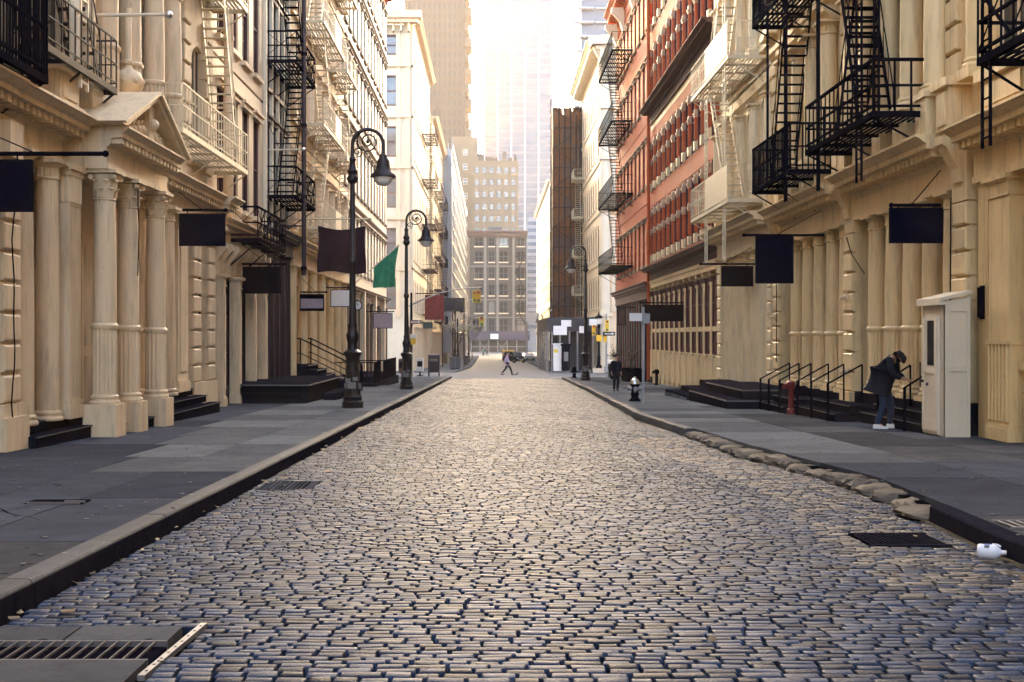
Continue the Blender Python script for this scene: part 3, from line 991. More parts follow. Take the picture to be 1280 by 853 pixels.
def simple_building(name, label, side, xf, u0, u1, z0, floors, mat, nwin, style='flat', trim=None, ground=None, top=1.1, winmat='white', glass='glass', sill=.9, head=.6, ww=.5, cornice=True, shop='glass', cat='building', depth=13, endwin=0, proj=.8):
    """floors: list of z levels from first floor to roof"""
    root = building(name, label, side, xf, u0, cat)
    F = Fac(side, xf, root)
    trim = trim or mat
    zt = floors[-1]
    m = MB(); m.box(-depth, -.46, u0 + .004, u1 - .004, gz(u1) - .3, zt)
    F.part('rear_block', m, mat)
    wall = MB()
    # ground storey: piers with shop windows
    zg = gz((u0 + u1) / 2) + .1
    n = max(2, int((u1 - u0) / 2.2)); bay = (u1 - u0) / n
    for i in range(n + 1):
        u = min(max(u0 + i * bay, u0 + .25), u1 - .25)
        pilaster(F, -.3, u, gz(u) + .1, floors[0] - .7, .22, trim, dep=.36)
    for i in range(n):
        c = u0 + (i + .5) * bay
        window(F, c, gz(c) + .55, bay - .5, floors[0] - .75 - gz(c) - .55, -.25, winmat, shop, rows=3)
    wall.box(-.45, -.16, u0, u1, gz(u1) - .2, gz(u1) + .55)
    entab(F, u0 + .01, u1 - .01, floors[0] - .7, floors[0], 0, trim, proj=.4, dent=False)
    for k in range(len(floors) - 1):
        storey(F, wall, u0, u1, floors[k], floors[k + 1], nwin, style, mat, sill, head, ww, winmat, glass, trim=trim)
        if k < len(floors) - 2: band(F, u0, u1, floors[k + 1] - .12, .25, 0, .14, trim)
    F.part('wall', wall, mat)
    if cornice: entab(F, u0 + .005, u1 - .005, zt - .15, zt + top, 0, trim, proj=proj, dent=False, mods=True)
    return root, F
# ================================================================== LEFT SIDE
# ---- portico building
root = building('portico_building', 'cast iron building on the left with a pedimented portico of leafy-capital columns', -1, 8.0, 10)
F = Fac(-1, 8.0, root)
mass(F, -70.0, 34.3, 19.6, 'shaded_cream')
SC = 'shaded_cream'
wall = MB()
wall.box(-.5, -.12, 9, 34.3, -1.2, 4.6)                       # recessed ground floor wall
for (a, b) in ((19.0, 19.25), (20.0, 20.25), (26.4, 27.3), (28.5, 31.4)): wall.box(-.12, .02, a, b, -.9, 4.6)
F.part('wall', wall, SC)
# panelled doors in the recess
for (a, b) in ((19.3, 19.95), (22.2, 23.1), (23.6, 24.9)):
    m = MB(); m.box(-.12, -.06, a, b, 0.1, 3.6)
    dr = F.part('door', m, 'pale')
    m = MB()
    for zz in ((.3, 1.2), (1.4, 3.4)): m.box(-.06, -.045, a + .12, b - .12, zz[0], zz[1])
    F.part('door_panel', m, SC, dr)
quoins(F, .5, 18.55, .33, .55, 4.3, SC, .43, .10)
m = MB(); m.box(0, .68, 18.1, 19.0, -.9, .35); m.box(0, .62, 18.15, 18.95, .35, .55); F.part('pier_base', m, SC)
m = MB(); m.box(0, .5, 18.25, 18.85, 4.3, 5.0); m.box(.5, .66, 18.3, 18.8, 4.35, 4.9); F.part('pier_head', m, SC)
column(F, .38, 19.42, .15, 4.6, .20, SC, cap='neck')
column(F, .38, 20.56, .15, 4.6, .20, SC, cap='neck')
def sqpier(m): m.box(-.3, .2, -.28, .28, 0, 4.45); m.box(-.31, .24, -.32, .32, 0, .22); m.box(-.31, .22, -.3, .3, .22, .32)
sp = F.inst('square_pier', 1, sqpier, SC, .44, 21.2, .15)
def sqcap(m):
    m.box(-.31, .21, -.29, .29, -.72, -.68)
    for i in range(6): m.cyl((.2, -.23 + i * .092, -.66), (.2, -.23 + i * .092, -.2), .036, None, 6)
    for i in range(5): m.cyl((-.24 + i * .1, -.28, -.66), (-.24 + i * .1, -.28, -.2), .036, None, 6)
    m.box(-.31, .24, -.33, .33, -.2, -.1); m.box(-.31, .28, -.37, .37, -.1, 0)
F.inst('capital', 'sq', sqcap, SC, .44, 21.2, 4.6, sp)
for d, u in ((.95, 21.85), (.95, 23.25), (.40, 25.75), (.95, 25.15)):
    column(F, d, u, gz(u) + .12, 4.6, .205, SC, flute=1.22, cap='corinthian', plinth=.62, pl_w=.30)
column(F, .38, 28.1, .2, 4.6, .2, SC, cap='neck')
pilaster(F, -.12, 30.2, .2, 4.6, .5, SC, dep=.35, cap='neck')
quoins(F, .02, 32.1, .40, .35, 4.55, SC, .43, .12)
quoins(F, .02, 33.75, .40, .35, 4.55, SC, .43, .12)
m = MB(); m.box(-.1, .18, 31.6, 34.25, -.9, .35); F.part('pier_base', m, SC)
m = MB()
for k in range(7): m.box(-.1, -.03, 32.75, 33.1, .9 + k * .5, 1.25 + k * .5)
F.part('vent_slot', m, 'black')
# entablature, broken forward over the portico
entab(F, 9, 18.1, 4.6, 5.45, .42, SC, proj=.62)
entab(F, 19.0 - .9, 21.35, 4.602, 5.447, .40, SC, proj=.62)
m = MB(); m.box(-.4, .70, 21.36, 25.64, 4.605, 5.3); F.part('portico_ceiling', m, SC)
entab(F, 21.5, 25.5, 4.6, 5.36, 1.08, SC, proj=.42)
entab(F, 25.66, 33.0, 4.6, 5.45, .25, SC, proj=.5)
entab(F, 33.0, 34.3, 4.603, 5.445, .40, SC, proj=.55)
# pediment
m = MB()
m.prism([(21.6, 5.365), (23.5, 6.15), (25.4, 5.365)], .3, 1.10)
pd = F.part('pediment', m, SC)
m = MB()
for (a, b) in (((21.25, 5.37), (23.46, 6.30)), ((25.75, 5.37), (23.54, 6.30))):
    dx = b[0] - a[0]
    m.prism([a, b, (b[0], b[1] - .12), (a[0] + (0.28 if dx > 0 else -.28), a[1])], .1, 1.46)
    m.prism([(a[0] - (.08 if dx > 0 else -.08), a[1] + .03), (b[0], b[1] + .07), (b[0], b[1] + .005), (a[0], a[1] + .003)], .1, 1.54)
F.part('raking_cornice', m, SC, pd)
m = MB()
m.box(1.10, 1.34, 23.34, 23.66, 5.4, 6.1)
m.ball((1.36, 23.5, 5.72), .13, 8, 5)
for sgn in (-1, 1):
    for k in range(4):
        m.ball((1.22, 23.5 + sgn * (.36 + k * .24), 5.56 - k * .028), .12 - k * .016, 8, 5)
        m.tube([(1.24, 23.5 + sgn * (.3 + k * .24 + .1 * math.cos(t)), 5.66 - k * .04 + .09 * math.sin(t)) for t in [i * .7 for i in range(8)]], .025, 5)
F.part('tympanum_relief', m, SC, pd, smooth=60)
# pedestal block over the cornice
m = MB(); m.box(-.1, .78, 20.2, 21.3, 5.452, 5.6); m.box(-.1, .70, 20.28, 21.22, 5.6, 6.12); m.box(-.1, .82, 20.15, 21.35, 6.12, 6.28)
m.box(.70, .73, 20.4, 21.1, 5.68, 6.04)
F.part('pedestal', m, SC)
m = MB(); m.lathe([(.02, -.32), (.16, -.28), (.30, -.08), (.32, .04), (.24, .2), (.1, .27), (.07, .34), (.11, .38), (.11, .43), (.075, .46), (.07, 1.5)], -0, 0, 18)
for i in range(8): m.ball((.3 * math.cos(i * PI / 4), .3 * math.sin(i * PI / 4), .0), .055, 7, 5)
o = F.inst('urn', 1, lambda q: q.add(m.v, m.f), SC, .6, 24.4, 6.75, smooth=40)
# first floor: arched wall with freestanding columns
wall = MB()
storey(F, wall, 9, 34.3, 5.3, 10.2, 9, 'arch', SC, 1.0, .75, .55, 'pale', trim=SC)
for zf in (10.2, 14.9): storey(F, wall, 9, 34.3, zf, zf + 4.7, 9, 'colonnade', SC, .8, .75, .55, 'pale', trim=SC)
F.part('upper_wall', wall, SC)
entab(F, 9.01, 34.29, 19.5, 20.8, 0, SC, proj=.9, dent=False, mods=True)
for u in (17.2, 18.7, 22.35, 23.75, 25.3, 27.1, 28.6):
    m0 = 6.2
    F.inst('column_pedestal', 1, lambda m: (m.box(-.3, .3, -.3, .3, 0, .7), m.box(-.34, .34, -.34, .34, .7, .8)), SC, .36, u, 5.42)
    column(F, .36, u, m0, 9.9, .24, SC, flute=.9, cap='neck')
quoins(F, .02, 31.0, .36, 5.5, 10.2, SC, .5, .14)
quoins(F, .02, 33.4, .36, 5.5, 10.2, SC, .5, .14)

# loose cables stapled to the front
m = MB()
pts = [(.66 + .02 * math.sin(k * 1.3), 18.42 + .05 * math.sin(k * .9), 4.2 - k * .28) for k in range(15)]
m.tube(pts, .012, 5)
F.part('cable', m, 'black')
m = MB(); m.tube([(1.19, 23.12 - .03 * math.sin(k), 4.6 - k * .22) for k in range(9)] + [(1.2, 23.04, 2.75)], .012, 5); F.part('cable', m, 'black')
m = MB(); m.tube([(.3, 28.9, 4.5), (.3, 28.95, 3.5), (.31, 28.9, 2.0), (.3, 28.93, .6)], .012, 5); F.part('cable', m, 'black')
# ---- storefront building (dark glass, bracketed frieze)
root = building('storefront_building', 'narrow left building with dark shop glass between slim pale columns under scalloped brackets', -1, 8.0, 34.3)
F = Fac(-1, 8.0, root)
mass(F, 34.31, 41.9, 19, 'pale')
for u in (35.0, 37.2, 39.6, 41.5):
    pilaster(F, -.1, u, gz(u) + .15, 3.4, .17, SC, dep=.3)
for i, u in enumerate((36.1, 38.4, 40.55)):
    window(F, u, gz(u) + .6, 1.75, 3.3 - gz(u) - .6, -.2, 'maroon', 'glass', rows=3)
m = MB(); m.box(-.4, -.12, 34.32, 41.9, -1.2, .05); F.part('stall_riser', m, 'maroon')
m = MB(); m.box(-.45, -.0, 34.32, 41.9, 3.4, 4.4); F.part('frieze', m, SC)
for k in range(9):
    F.inst('bracket', 'sc', lambda m: m.sweep([(0, 0), (.05, 0), (.1, .3), (.34, .62), (.34, .8), (0, .8)], -.12, .12), SC, .001, 34.7 + k * .85, 3.5)
entab(F, 34.32, 41.88, 4.3, 5.0, .1, SC, proj=.45, dent=False)
wall = MB()
for zf in (5.0, 9.8, 14.4): storey(F, wall, 34.32, 41.9, zf, zf + 4.7, 4, 'flat', 'pale', .6, .8, .62, 'redwin')
F.part('wall', wall, 'pale')
entab(F, 34.33, 41.89, 19.0, 20.2, 0, 'pale', proj=.8, dent=False, mods=True)
# white rainwater pipe between the buildings
m = MB(); m.cyl((.34, 34.9, 4.9), (.34, 34.9, 18), .14, n=14)
for z in (6.2, 8.2, 10.2, 12.2): m.cyl((.34, 34.9, z), (.34, 34.9, z + .1), .165, n=14); m.box(0, .3, 34.86, 34.94, z, z + .06)
F.part('drain_pipe', m, 'pale', smooth=40)

# ---- dark maroon iron building
root = building('maroon_iron_building', 'dark maroon cast iron building behind the low black loading platform', -1, 8.0, 42)
F = Fac(-1, 8.0, root)
mass(F, 41.91, 46.9, 18.5, 'maroon')
m = MB(); m.box(-.5, -.3, 41.92, 46.9, -1.3, 4.6); F.part('wall', m, 'black')
for u in (42.4, 43.5, 44.7, 45.9):
    column(F, .1, u, gz(u) + .2, 4.6, .2, 'maroon', cap='plain', plinth=.25)
for u in (42.95, 44.1, 45.3): window(F, u, .2, .62, 4.2, -.25, 'maroon', rows=3)
entab(F, 41.92, 46.88, 4.6, 5.4, .2, 'maroon', proj=.5)
wall = MB()
for zf in (5.4, 9.9, 14.2): storey(F, wall, 41.92, 46.9, zf, zf + 4.4, 4, 'flat', 'maroon', .5, .6, .66, 'pale')
F.part('upper_wall', wall, 'maroon')
for u in (42.0, 43.2, 44.45, 45.65, 46.75):
    m = MB(); m.box(.0, .12, u - .07, u + .07, 5.5, 18); F.part('pale_mullion', m, 'white')
entab(F, 41.93, 46.87, 18.5, 19.6, 0, 'maroon', proj=.8, dent=False)

# ---- cream fluted building
root = building('fluted_cream_building', 'cream building with ribbed shutters behind the iron stair rails on the left', -1, 8.0, 47)
F = Fac(-1, 8.0, root)
mass(F, 46.91, 64, 22.5, 'cream')
m = MB(); m.box(-.5, -.2, 46.92, 64, -1.6, 4.4); F.part('wall', m, 'cream')
for k, u in enumerate((48.6, 51.4, 54.2, 57.0, 59.8, 62.4)):
    m = MB()
    n = 22
    for i in range(n):
        c = u - 1.05 + 2.1 * (i + .5) / n
        m.cyl((-.16, c, gz(u) + .5), (-.16, c, 3.7), .05, None, 6)
    F.part('ribbed_shutter', m, 'shutter')
for u in (47.2, 50.0, 52.8, 55.6, 58.4, 61.1, 63.7):
    column(F, .12, u, gz(u) + .15, 4.4, .2, 'cream', cap='neck', plinth=.3)
entab(F, 46.92, 63.98, 4.4, 5.3, .2, 'cream', proj=.6)
wall = MB()
for zf in (5.3, 9.7, 14.0, 18.2): storey(F, wall, 46.92, 64, zf, zf + 4.3, 7, 'colonnade', 'cream', .6, .8, .58, 'pale', trim='pale')
F.part('upper_wall', wall, 'cream')
entab(F, 46.93, 63.97, 22.5, 23.8, 0, 'cream', proj=1.0, dent=False, mods=True)

# ---- plain white wall building
root, F = simple_building('white_wall_building', 'flat pale wall of tall narrow windows with a red top cornice at the left corner', -1, 8.0, 64.02, 91, 0,
                [4.4, 9.0, 13.5, 17.9, 22.2, 26.2], 'white', 13, 'flat', trim='tan', winmat='wood', sill=.9, head=.6, ww=.5, cornice=False)
entab(F, 64.03, 90.9, 26.1, 27.3, 0, 'red', proj=.9, dent=False, mods=True)
m = MB()
for u in (66.5, 73, 80, 86.5): m.box(0, .3, u - .3, u + .3, gz(u), 4.4)
F.part('stone_pier', m, 'pale')
m = MB(); m.box(-.2, -.12, 74.2, 79, gz(79) + .3, 2.4); F.part('wooden_door', m, 'wood')

# ---- beyond the cross street, left
root, F = simple_building('corner_building', 'bleached cream corner building beyond the cross street on the left with heavy cornice', -1, 7.8, 118.4, 150, 0,
                [3.2, 8.2, 13.2, 18.2, 23.2, 28.2, 32.2], 'white', 11, 'arch', trim='pale', winmat='wood', sill=.9, head=1.0, ww=.5, depth=16)
# its flank on the cross street, with round-cornered windows
fl = MB()
xs = [(-23.8, -19.6), (-19.6, -15.4), (-15.4, -11.6), (-11.6, -8.25)]
fl.box(-23.8, -8.25, 117.9, 118.38, -2.4, 3.2)
for zi in range(6):
    z0, z1 = 3.2 + zi * 5.0, 8.2 + zi * 5.0 if zi < 5 else 32.2
    fl.box(-23.8, -8.25, 117.9, 118.38, z0, z0 + 1.0); fl.box(-23.8, -8.25, 117.9, 118.38, z1 - 1.0, z1)
    for a, b in xs:
        c = (a + b) / 2
        fl.box(a, c - .75, 117.9, 118.38, z0 + 1, z1 - 1); fl.box(c + .75, b, 117.9, 118.38, z0 + 1, z1 - 1)
        m = MB(); t = .14
        m.box(c - .75, c - .75 + t, 117.86, 118.1, z0 + 1, z1 - 1); m.box(c + .75 - t, c + .75, 117.86, 118.1, z0 + 1, z1 - 1)
        m.box(c - .61, c + .61, 117.87, 118.09, z1 - 1.14, z1 - 1); m.box(c - .61, c + .61, 117.87, 118.09, z0 + 1, z0 + 1.14); m.box(c - .61, c + .61, 118.0, 118.08, (z0 + z1) / 2 - .05, (z0 + z1) / 2 + .05)
        o = part('window', m, 'wood', root)
        m = MB(); m.box(c - .62, c + .62, 118.1, 118.15, z0 + 1.1, z1 - 1.1); part('pane', m, 'glassp', o)
part('flank_wall', fl, 'white', root)
m = MB()
for zi in range(1, 6): m.box(-24, -7.95, 117.6, 117.89, 3.0 + zi * 5, 3.35 + zi * 5)
m.box(-24.2, -7.2, 117.0, 117.89, 32.2, 32.6); m.box(-24.3, -6.9, 116.7, 117.89, 32.6, 33.3)
for i in range(22): m.box(-24 + i * .75, -23.8 + i * .75, 117.2, 117.89, 31.4, 32.199)
part('flank_cornice', m, 'pale', root)
m = MB()
for a in (-8.3, -9.2): m.box(a - .22, a + .22, 117.72, 117.898, 3.4, 31.3)
part('flank_pilaster', m, 'pale', root)
root, F = simple_building('yellow_loft_building', 'hazy yellow loft behind the cream corner building on the left', -1, 7.5, 150.1, 182, 0,
                [2.8, 7.2, 11.4, 15.6, 19.8, 24.0, 28.0], 'cream', 10, 'flat', trim='pale', winmat='wood', ww=.5)
# netted scaffold tower
root = thing('netted_scaffold_tower', 'pale blue netted scaffold tower at the far left end of the street', 'scaffold', (-7.2, 200, gz(200)))
m = MB(); m.box(-18, -6.8, 182.5, 284, -3.4, 26); part('wrapped_wall', m, 'tan', root)
m = MB()
for k in range(15):
    a = 183 + k * 6.8
    m.box(-6.25, -6.2, a + .15, a + 6.6, 2.4, 30.0)
part('net_sheet', m, 'bluenet', root)
m = MB()
for k in range(16):
    a = 183 + k * 6.75
    m.cyl((-6.1, a, gz(a)), (-6.1, a, 32), .07, n=6); m.cyl((-6.7, a, gz(a)), (-6.7, a, 31), .07, n=6)
for zi in range(13):
    z = 2.2 + zi * 2.3
    m.box(-6.14, -6.06, 183, 284, z, z + .12); m.box(-8.5, -6.15, 182.2, 182.3, z, z + .15)
for zi in range(12):
    z = 2.2 + zi * 2.3
    m.bar((-6.1, 182.25, z), (-7.3, 182.25, z + 2.3), .08)
m.box(-6.12, -5.9, 183, 284, 30, 30.6); m.box(-7.5, -6.2, 182.35, 182.45, -1, 30)
part('scaffold_poles', m, 'steel', root)

# ================================================================== RIGHT SIDE
CR = 'cream'
def ground_colonnade(F, u0, u1, cols, zb, zt, flute=1.2, mat='cream', capk='neck', r=.215):
    m = MB(); m.box(-.9, -.55, u0, u1, gz(u1) - .3, zt); F.part('recessed_wall', m, mat)
    for i in range(len(cols) - 1):
        a, b = cols[i] + r, cols[i + 1] - r
        m = MB(); m.box(-.549, -.5, a, b, zb + .05, zt - .9)
        dr = F.part('door', m, mat)
        m = MB()
        for zz in ((zb + .25, zb + 1.1), (zb + 1.3, zt - 1.1)): m.box(-.5, -.475, a + .14, b - .14, zz[0], zz[1])
        F.part('door_panel', m, 'pale', dr)
    for u in cols: column(F, -.18, u, zb, zt, r, mat, flute=flute, cap=capk, plinth=.1)
    m = MB(); m.box(-.9, .1, u0, u1, gz(u1) - .35, zb); F.part('plinth', m, 'step')

# ---- nearest right building
root = building('near_dentil_building', 'nearest cream building on the right with a ribbed pilaster and toothed cornice', 1, 8.8, 10)
F = Fac(1, 8.8, root)
mass(F, -70, 21.75, 19.5, 'cream_warm')
wall = MB(); wall.box(-.5, -.3, 9, 21.7, -1, 4.35); wall.box(-.3, .0, 21.3, 21.72, -1, 4.35); F.part('wall', wall, 'cream_warm')
pilaster(F, -.28, 20.65, gz(20) + .15, 4.35, .42, 'cream_warm', dep=.36, flute=1.35)
for u in (16.6, 18.6): column(F, -.1, u, .2, 4.35, .22, 'cream_warm', flute=1.2, cap='neck')
m = MB(); m.box(-.3, -.05, 18.0, 20.15, 1.02, 1.16); m.box(-.3, -.12, 18.0, 20.15, -.5, 1.02); F.part('window_sill', m, 'cream_warm')
window(F, 19.3, 1.2, 1.3, 2.9, -.28, 'cream_warm', 'glass', rows=2)
m = MB(); m.box(.0, .02, 21.42, 21.62, 1.9, 2.5); m.box(.02, .07, 21.44, 21.6, 1.93, 2.47); F.part('meter_box', m, 'black')
entab(F, 9, 21.75, 4.35, 5.35, .05, 'cream_warm', proj=.62)
wall = MB()
for zf in (5.3, 10.1, 14.8): storey(F, wall, 9, 21.75, zf, zf + 4.7, 5, 'colonnade', 'cream_warm', 1.0, .75, .55, 'pale')
F.part('upper_wall', wall, 'cream_warm')
m = MB(); m.box(-.1, .5, 18.6, 20.4, 5.352, 5.9); m.box(-.1, .58, 18.5, 20.5, 5.9, 6.1); m.box(.5, .53, 18.8, 20.2, 5.45, 5.8); F.part('pedestal', m, 'cream_warm')
entab(F, 9.01, 21.74, 19.5, 20.8, 0, 'cream_warm', proj=.9, dent=False, mods=True)

# ---- twin bay colonnade building
root = building('twin_colonnade_building', 'cream right building with two bays of ribbed round columns between block piers', 1, 8.8, 22)
F = Fac(1, 8.8, root)
mass(F, 21.76, 37.3, 19.5, CR)
ZB = .27
ground_colonnade(F, 22.75, 28.8, (23.3, 24.45, 25.6, 26.75, 27.95), ZB, 4.38)
ground_colonnade(F, 29.75, 36.3, (30.3, 31.5, 32.7, 33.9, 35.2), ZB - .1, 4.38)
for u in (22.35, 29.3, 36.75):
    quoins(F, .0, u, .36, gz(u) + .75, 4.1, CR, .43, .13)
    m = MB(); m.box(-.3, .2, u - .42, u + .42, gz(u), gz(u) + .75); F.part('pier_base', m, CR if u > 25 else 'step')
    m = MB(); m.box(-.3, .10, u - .36, u + .36, 4.1, 5.4); m.sweep([(.1, 4.45), (.16, 4.45), (.2, 4.7), (.42, 5.1), (.5, 5.15), (.5, 5.3), (.1, 5.3)], u - .2, u + .2)
    F.part('pier_head', m, CR)
    m = MB(); m.box(-.1, .42, u - .32, u + .32, 5.42, 6.2); m.box(-.1, .5, u - .4, u + .4, 6.2, 6.36); m.box(.42, .46, u - .2, u + .2, 5.5, 6.1); F.part('pedestal', m, CR)
entab(F, 22.72, 28.94, 4.38, 5.42, .04, CR, proj=.75)
entab(F, 29.66, 36.39, 4.36, 5.38, .04, CR, proj=.75)
wall = MB()
storey(F, wall, 21.76, 37.3, 5.3, 10.2, 7, 'arch', CR, 1.0, .6, .56, 'pale')
for zf in (10.2, 14.9): storey(F, wall, 21.76, 37.3, zf, zf + 4.7, 7, 'colonnade', CR, .8, .75, .55, 'pale')
F.part('upper_wall', wall, CR)
for u in (22.35, 29.3, 36.75):
    quoins(F, .0, u + .35, .3, 6.4, 10.1, CR, .5, .13)
for u in (23.2, 24.55, 25.9, 27.3, 28.5, 30.6, 32.1, 33.5, 35.0):
    F.inst('column_pedestal', 1, lambda m: (m.box(-.3, .3, -.28, .28, 0, .75), m.box(-.34, .34, -.32, .32, .75, .86)), CR, .22, u, 5.42)
    column(F, .22, u, 6.28, 9.6, .23, CR, cap='neck')
    band(F, u - .35, u + .35, 9.6, .35, .2, .25, CR, 'impost_block')
band(F, 21.8, 37.25, 10.0, .35, 0, .3, CR)
m = MB(); m.tube([(.16, 29.25, 4.0), (.2, 28.7, 3.55), (.14, 28.2, 3.2), (.14, 27.9, 3.05)], .012, 5); F.part('cable', m, 'black'); m = MB(); m.tube([(.15, 36.5, 4.2), (.16, 36.45, 2.6), (.15, 36.5, .8)], .014, 5); F.part('cable', m, 'black'); m = MB(); m.tube([(.16, 22.6, 4.2), (.17, 22.62, 1.0)], .014, 5); F.part('cable', m, 'black')
for u, z in ((29.3, 2.55), (36.75, 2.2), (29.3, .75)):
    m = MB(); m.cyl((.13, u, z), (.34, u - .04, z - .03), .055, .05, 10); m.box(.12, .17, u - .07, u + .07, z - .08, z + .08); F.part('wall_lamp', m, 'pale', smooth=40)
entab(F, 21.77, 37.29, 19.5, 20.8, 0, CR, proj=.9, dent=False, mods=True)

# ---- pale fire escape building with flat pilasters
root = building('flat_pilaster_building', 'cream right building with flat pilasters behind the stepped black dock', 1, 8.8, 37.4)
F = Fac(1, 8.8, root)
mass(F, 37.31, 46.4, 20, 'cream_light')
m = MB(); m.box(-.7, -.5, 37.32, 46.4, -1.2, 4.5); F.part('wall', m, 'cream_light')
for u in (38.2, 39.3, 40.5, 41.7, 42.9, 44.0, 45.0):
    column(F, -.15, u, gz(u) + .3, 4.5, .24, 'cream_light', cap='neck', plinth=.15)
quoins(F, 0, 46.0, .32, gz(46) + .3, 4.4, 'cream_light', .43, .13)
quoins(F, 0, 37.65, .22, gz(38) + .3, 4.4, 'cream_light', .43, .13)
m = MB(); m.box(-.6, .12, 37.32, 46.4, gz(46) - .4, gz(42) + .35); F.part('plinth', m, 'step')
entab(F, 37.4, 46.3, 4.5, 5.5, .1, 'cream_light', proj=.75)
wall = MB()
for zf in (5.4, 10.2, 14.9): storey(F, wall, 37.32, 46.4, zf, zf + 4.7, 4, 'colonnade', 'cream_light', .7, .75, .58, 'pale')
F.part('upper_wall', wall, 'cream_light')
entab(F, 37.33, 46.39, 19.6, 20.8, 0, 'cream_light', proj=.9, dent=False, mods=True)

# ---- red building with cream capitals
root = building('red_window_building', 'long right building with oxblood windows between cream capped columns above a cream shop front', 1, 8.8, 46.5)
F = Fac(1, 8.8, root)
mass(F, 46.41, 66.3, 22.6, 'red')
m = MB(); m.box(-.6, -.42, 46.42, 66.3, -1.6, 4.2); F.part('wall', m, 'redwin')
U = [46.7 + i * 1.63 for i in range(13)]
for i, u in enumerate(U):
    zb = gz(u) + .12
    def pil(m):
        m.box(-.4, .04, -.3, .3, 0, 1.35); m.box(-.4, .07, -.32, .32, 1.35, 1.5); m.box(-.4, .0, -.15, .15, 1.5, 4.3)
        m.box(-.4, .03, -.18, .18, 4.3, 4.42); m.box(-.4, .06, -.2, .2, 4.7, 4.85)
        m.box(0, .02, -.09, .09, 1.7, 2.6); m.box(0, .02, -.09, .09, 2.8, 4.1)
    F.inst('pilaster', 'red', pil, CR, 0, u, 4.2 - 4.85)
    if i < 12:
        c = u + .815
        m = MB(); m.box(-.42, -.02, u + .3, u + 1.33, gz(u) - .2, 4.2 - 4.85 + 1.35); F.part('stall_panel', m, CR)
        window(F, c, .72, 1.36, 3.3, -.1, 'redwin', 'redwin', rows=3)
        m = MB(); m.box(-.3, -.03, u + .16, u + 1.47, 1.78, 1.98); F.part('transom', m, CR)
m = MB(); m.sweep([(-.4, 4.2), (.12, 4.2), (.12, 4.42), (.16, 4.44), (.16, 4.6), (-.4, 4.6)], 46.42, 66.28); F.part('frieze', m, CR)
entab(F, 46.42, 66.29, 4.601, 5.25, .05, 'rust', proj=.6, dent=False)
def red_storey(z0, z1):
    h = z1 - z0
    m = MB(); m.box(-.45, -.0, 46.42, 66.3, z0, z0 + .35); m.box(-.45, -.0, 46.42, 66.3, z1 - .5, z1)
    F.part('spandrel', m, 'red')
    for i, u in enumerate(U):
        def pp(m): m.box(-.4, -.02, -.17, .17, 0, h - .85); m.cyl((-.0, 0, .5), (-.0, 0, h - 1.1), .12, .11, 10)
        p = F.inst('red_pier', round(h, 2), pp, 'red', 0, u, z0 + .35, smooth=40)
        def cc(m):
            m.box(-.05, .12, -.16, .16, 0, .1); m.box(-.05, .16, -.2, .2, .1, .24); m.box(-.05, .12, -.15, .15, .24, .4)
        F.inst('capital', 'rc', cc, 'redcap', 0, u, z1 - 1.05, p)
        F.inst('mid_band', 'rm', lambda m: (m.box(-.02, .12, -.15, .15, 0, .1), m.box(-.02, .15, -.19, .19, .1, .18), m.box(-.02, .115, -.145, .145, .18, .34)), 'redcap', 0, u, z0 + h * .48, p)
        F.inst('pier_base', 'rb', lambda m: m.box(-.02, .13, -.17, .17, 0, .4), CR, 0, u, z0 + .36, p)
        if i < 12: window(F, u + .815, z0 + .36, 1.26, h - .88, -.08, 'redwin', 'glass', rows=2)
red_storey(5.25, 9.2); red_storey(9.2, 12.9)
m = MB(); m.box(-.45, .0, 46.42, 66.3, 12.9, 13.2); F.part('frieze', m, CR)
entab(F, 46.43, 66.28, 13.2, 13.95, .05, 'rust', proj=.65, dent=False)
red_storey(13.95, 18.0); red_storey(18.0, 22.0)
entab(F, 46.44, 66.27, 22.0, 23.3, .05, 'maroon', proj=.9, dent=False, mods=True)
m = MB(); m.cyl((.2, 66.0, -.8), (.2, 66.0, 22), .09, n=8); F.part('drain_pipe', m, 'red', smooth=40)

# ---- plain red brick corner building
root = building('red_brick_corner', 'plain orange red brick building at the right corner above dark ground floor doors', 1, 8.8, 66.4)
F = Fac(1, 8.8, root)
mass(F, 66.31, 85, 24, 'red')
m = MB(); m.box(-.6, -.3, 66.32, 85, -2, 4.0); F.part('wall', m, 'maroon')
for i in range(15):
    u = 66.7 + i * 1.29
    m = MB(); m.box(-.3, .0, u - .16, u + .16, gz(u) + .1, 3.7); F.part('maroon_pier', m, 'redwin' if i % 2 else 'maroon')
entab(F, 66.32, 84.98, 3.7, 4.6, .05, 'rust', proj=.4, dent=False)
wall = MB()
for zf in (4.6, 9.1, 13.6, 18.0): storey(F, wall, 66.32, 85, zf, zf + 4.45, 9, 'flat', 'red', 1.0, 1.0, .46, 'redwin', trim='tan')
F.part('upper_wall', wall, 'red')
entab(F, 66.33, 84.99, 22.4, 24.2, .0, 'red', proj=.9, dent=False, mods=True)
m = MB(); m.box(8.9, 21, 85.002, 85.3, -2, 23); part('flank_wall', m, 'red', root)
for k, u in enumerate((69, 74, 79.5, 83.8)):
    F.inst('cornice_bracket', 1, lambda m: m.sweep([(0, 0), (.1, 0), (.3, .6), (.85, 1.2), (.85, 1.5), (0, 1.5)], -.2, .2), 'pale', .05, u, 21.8)

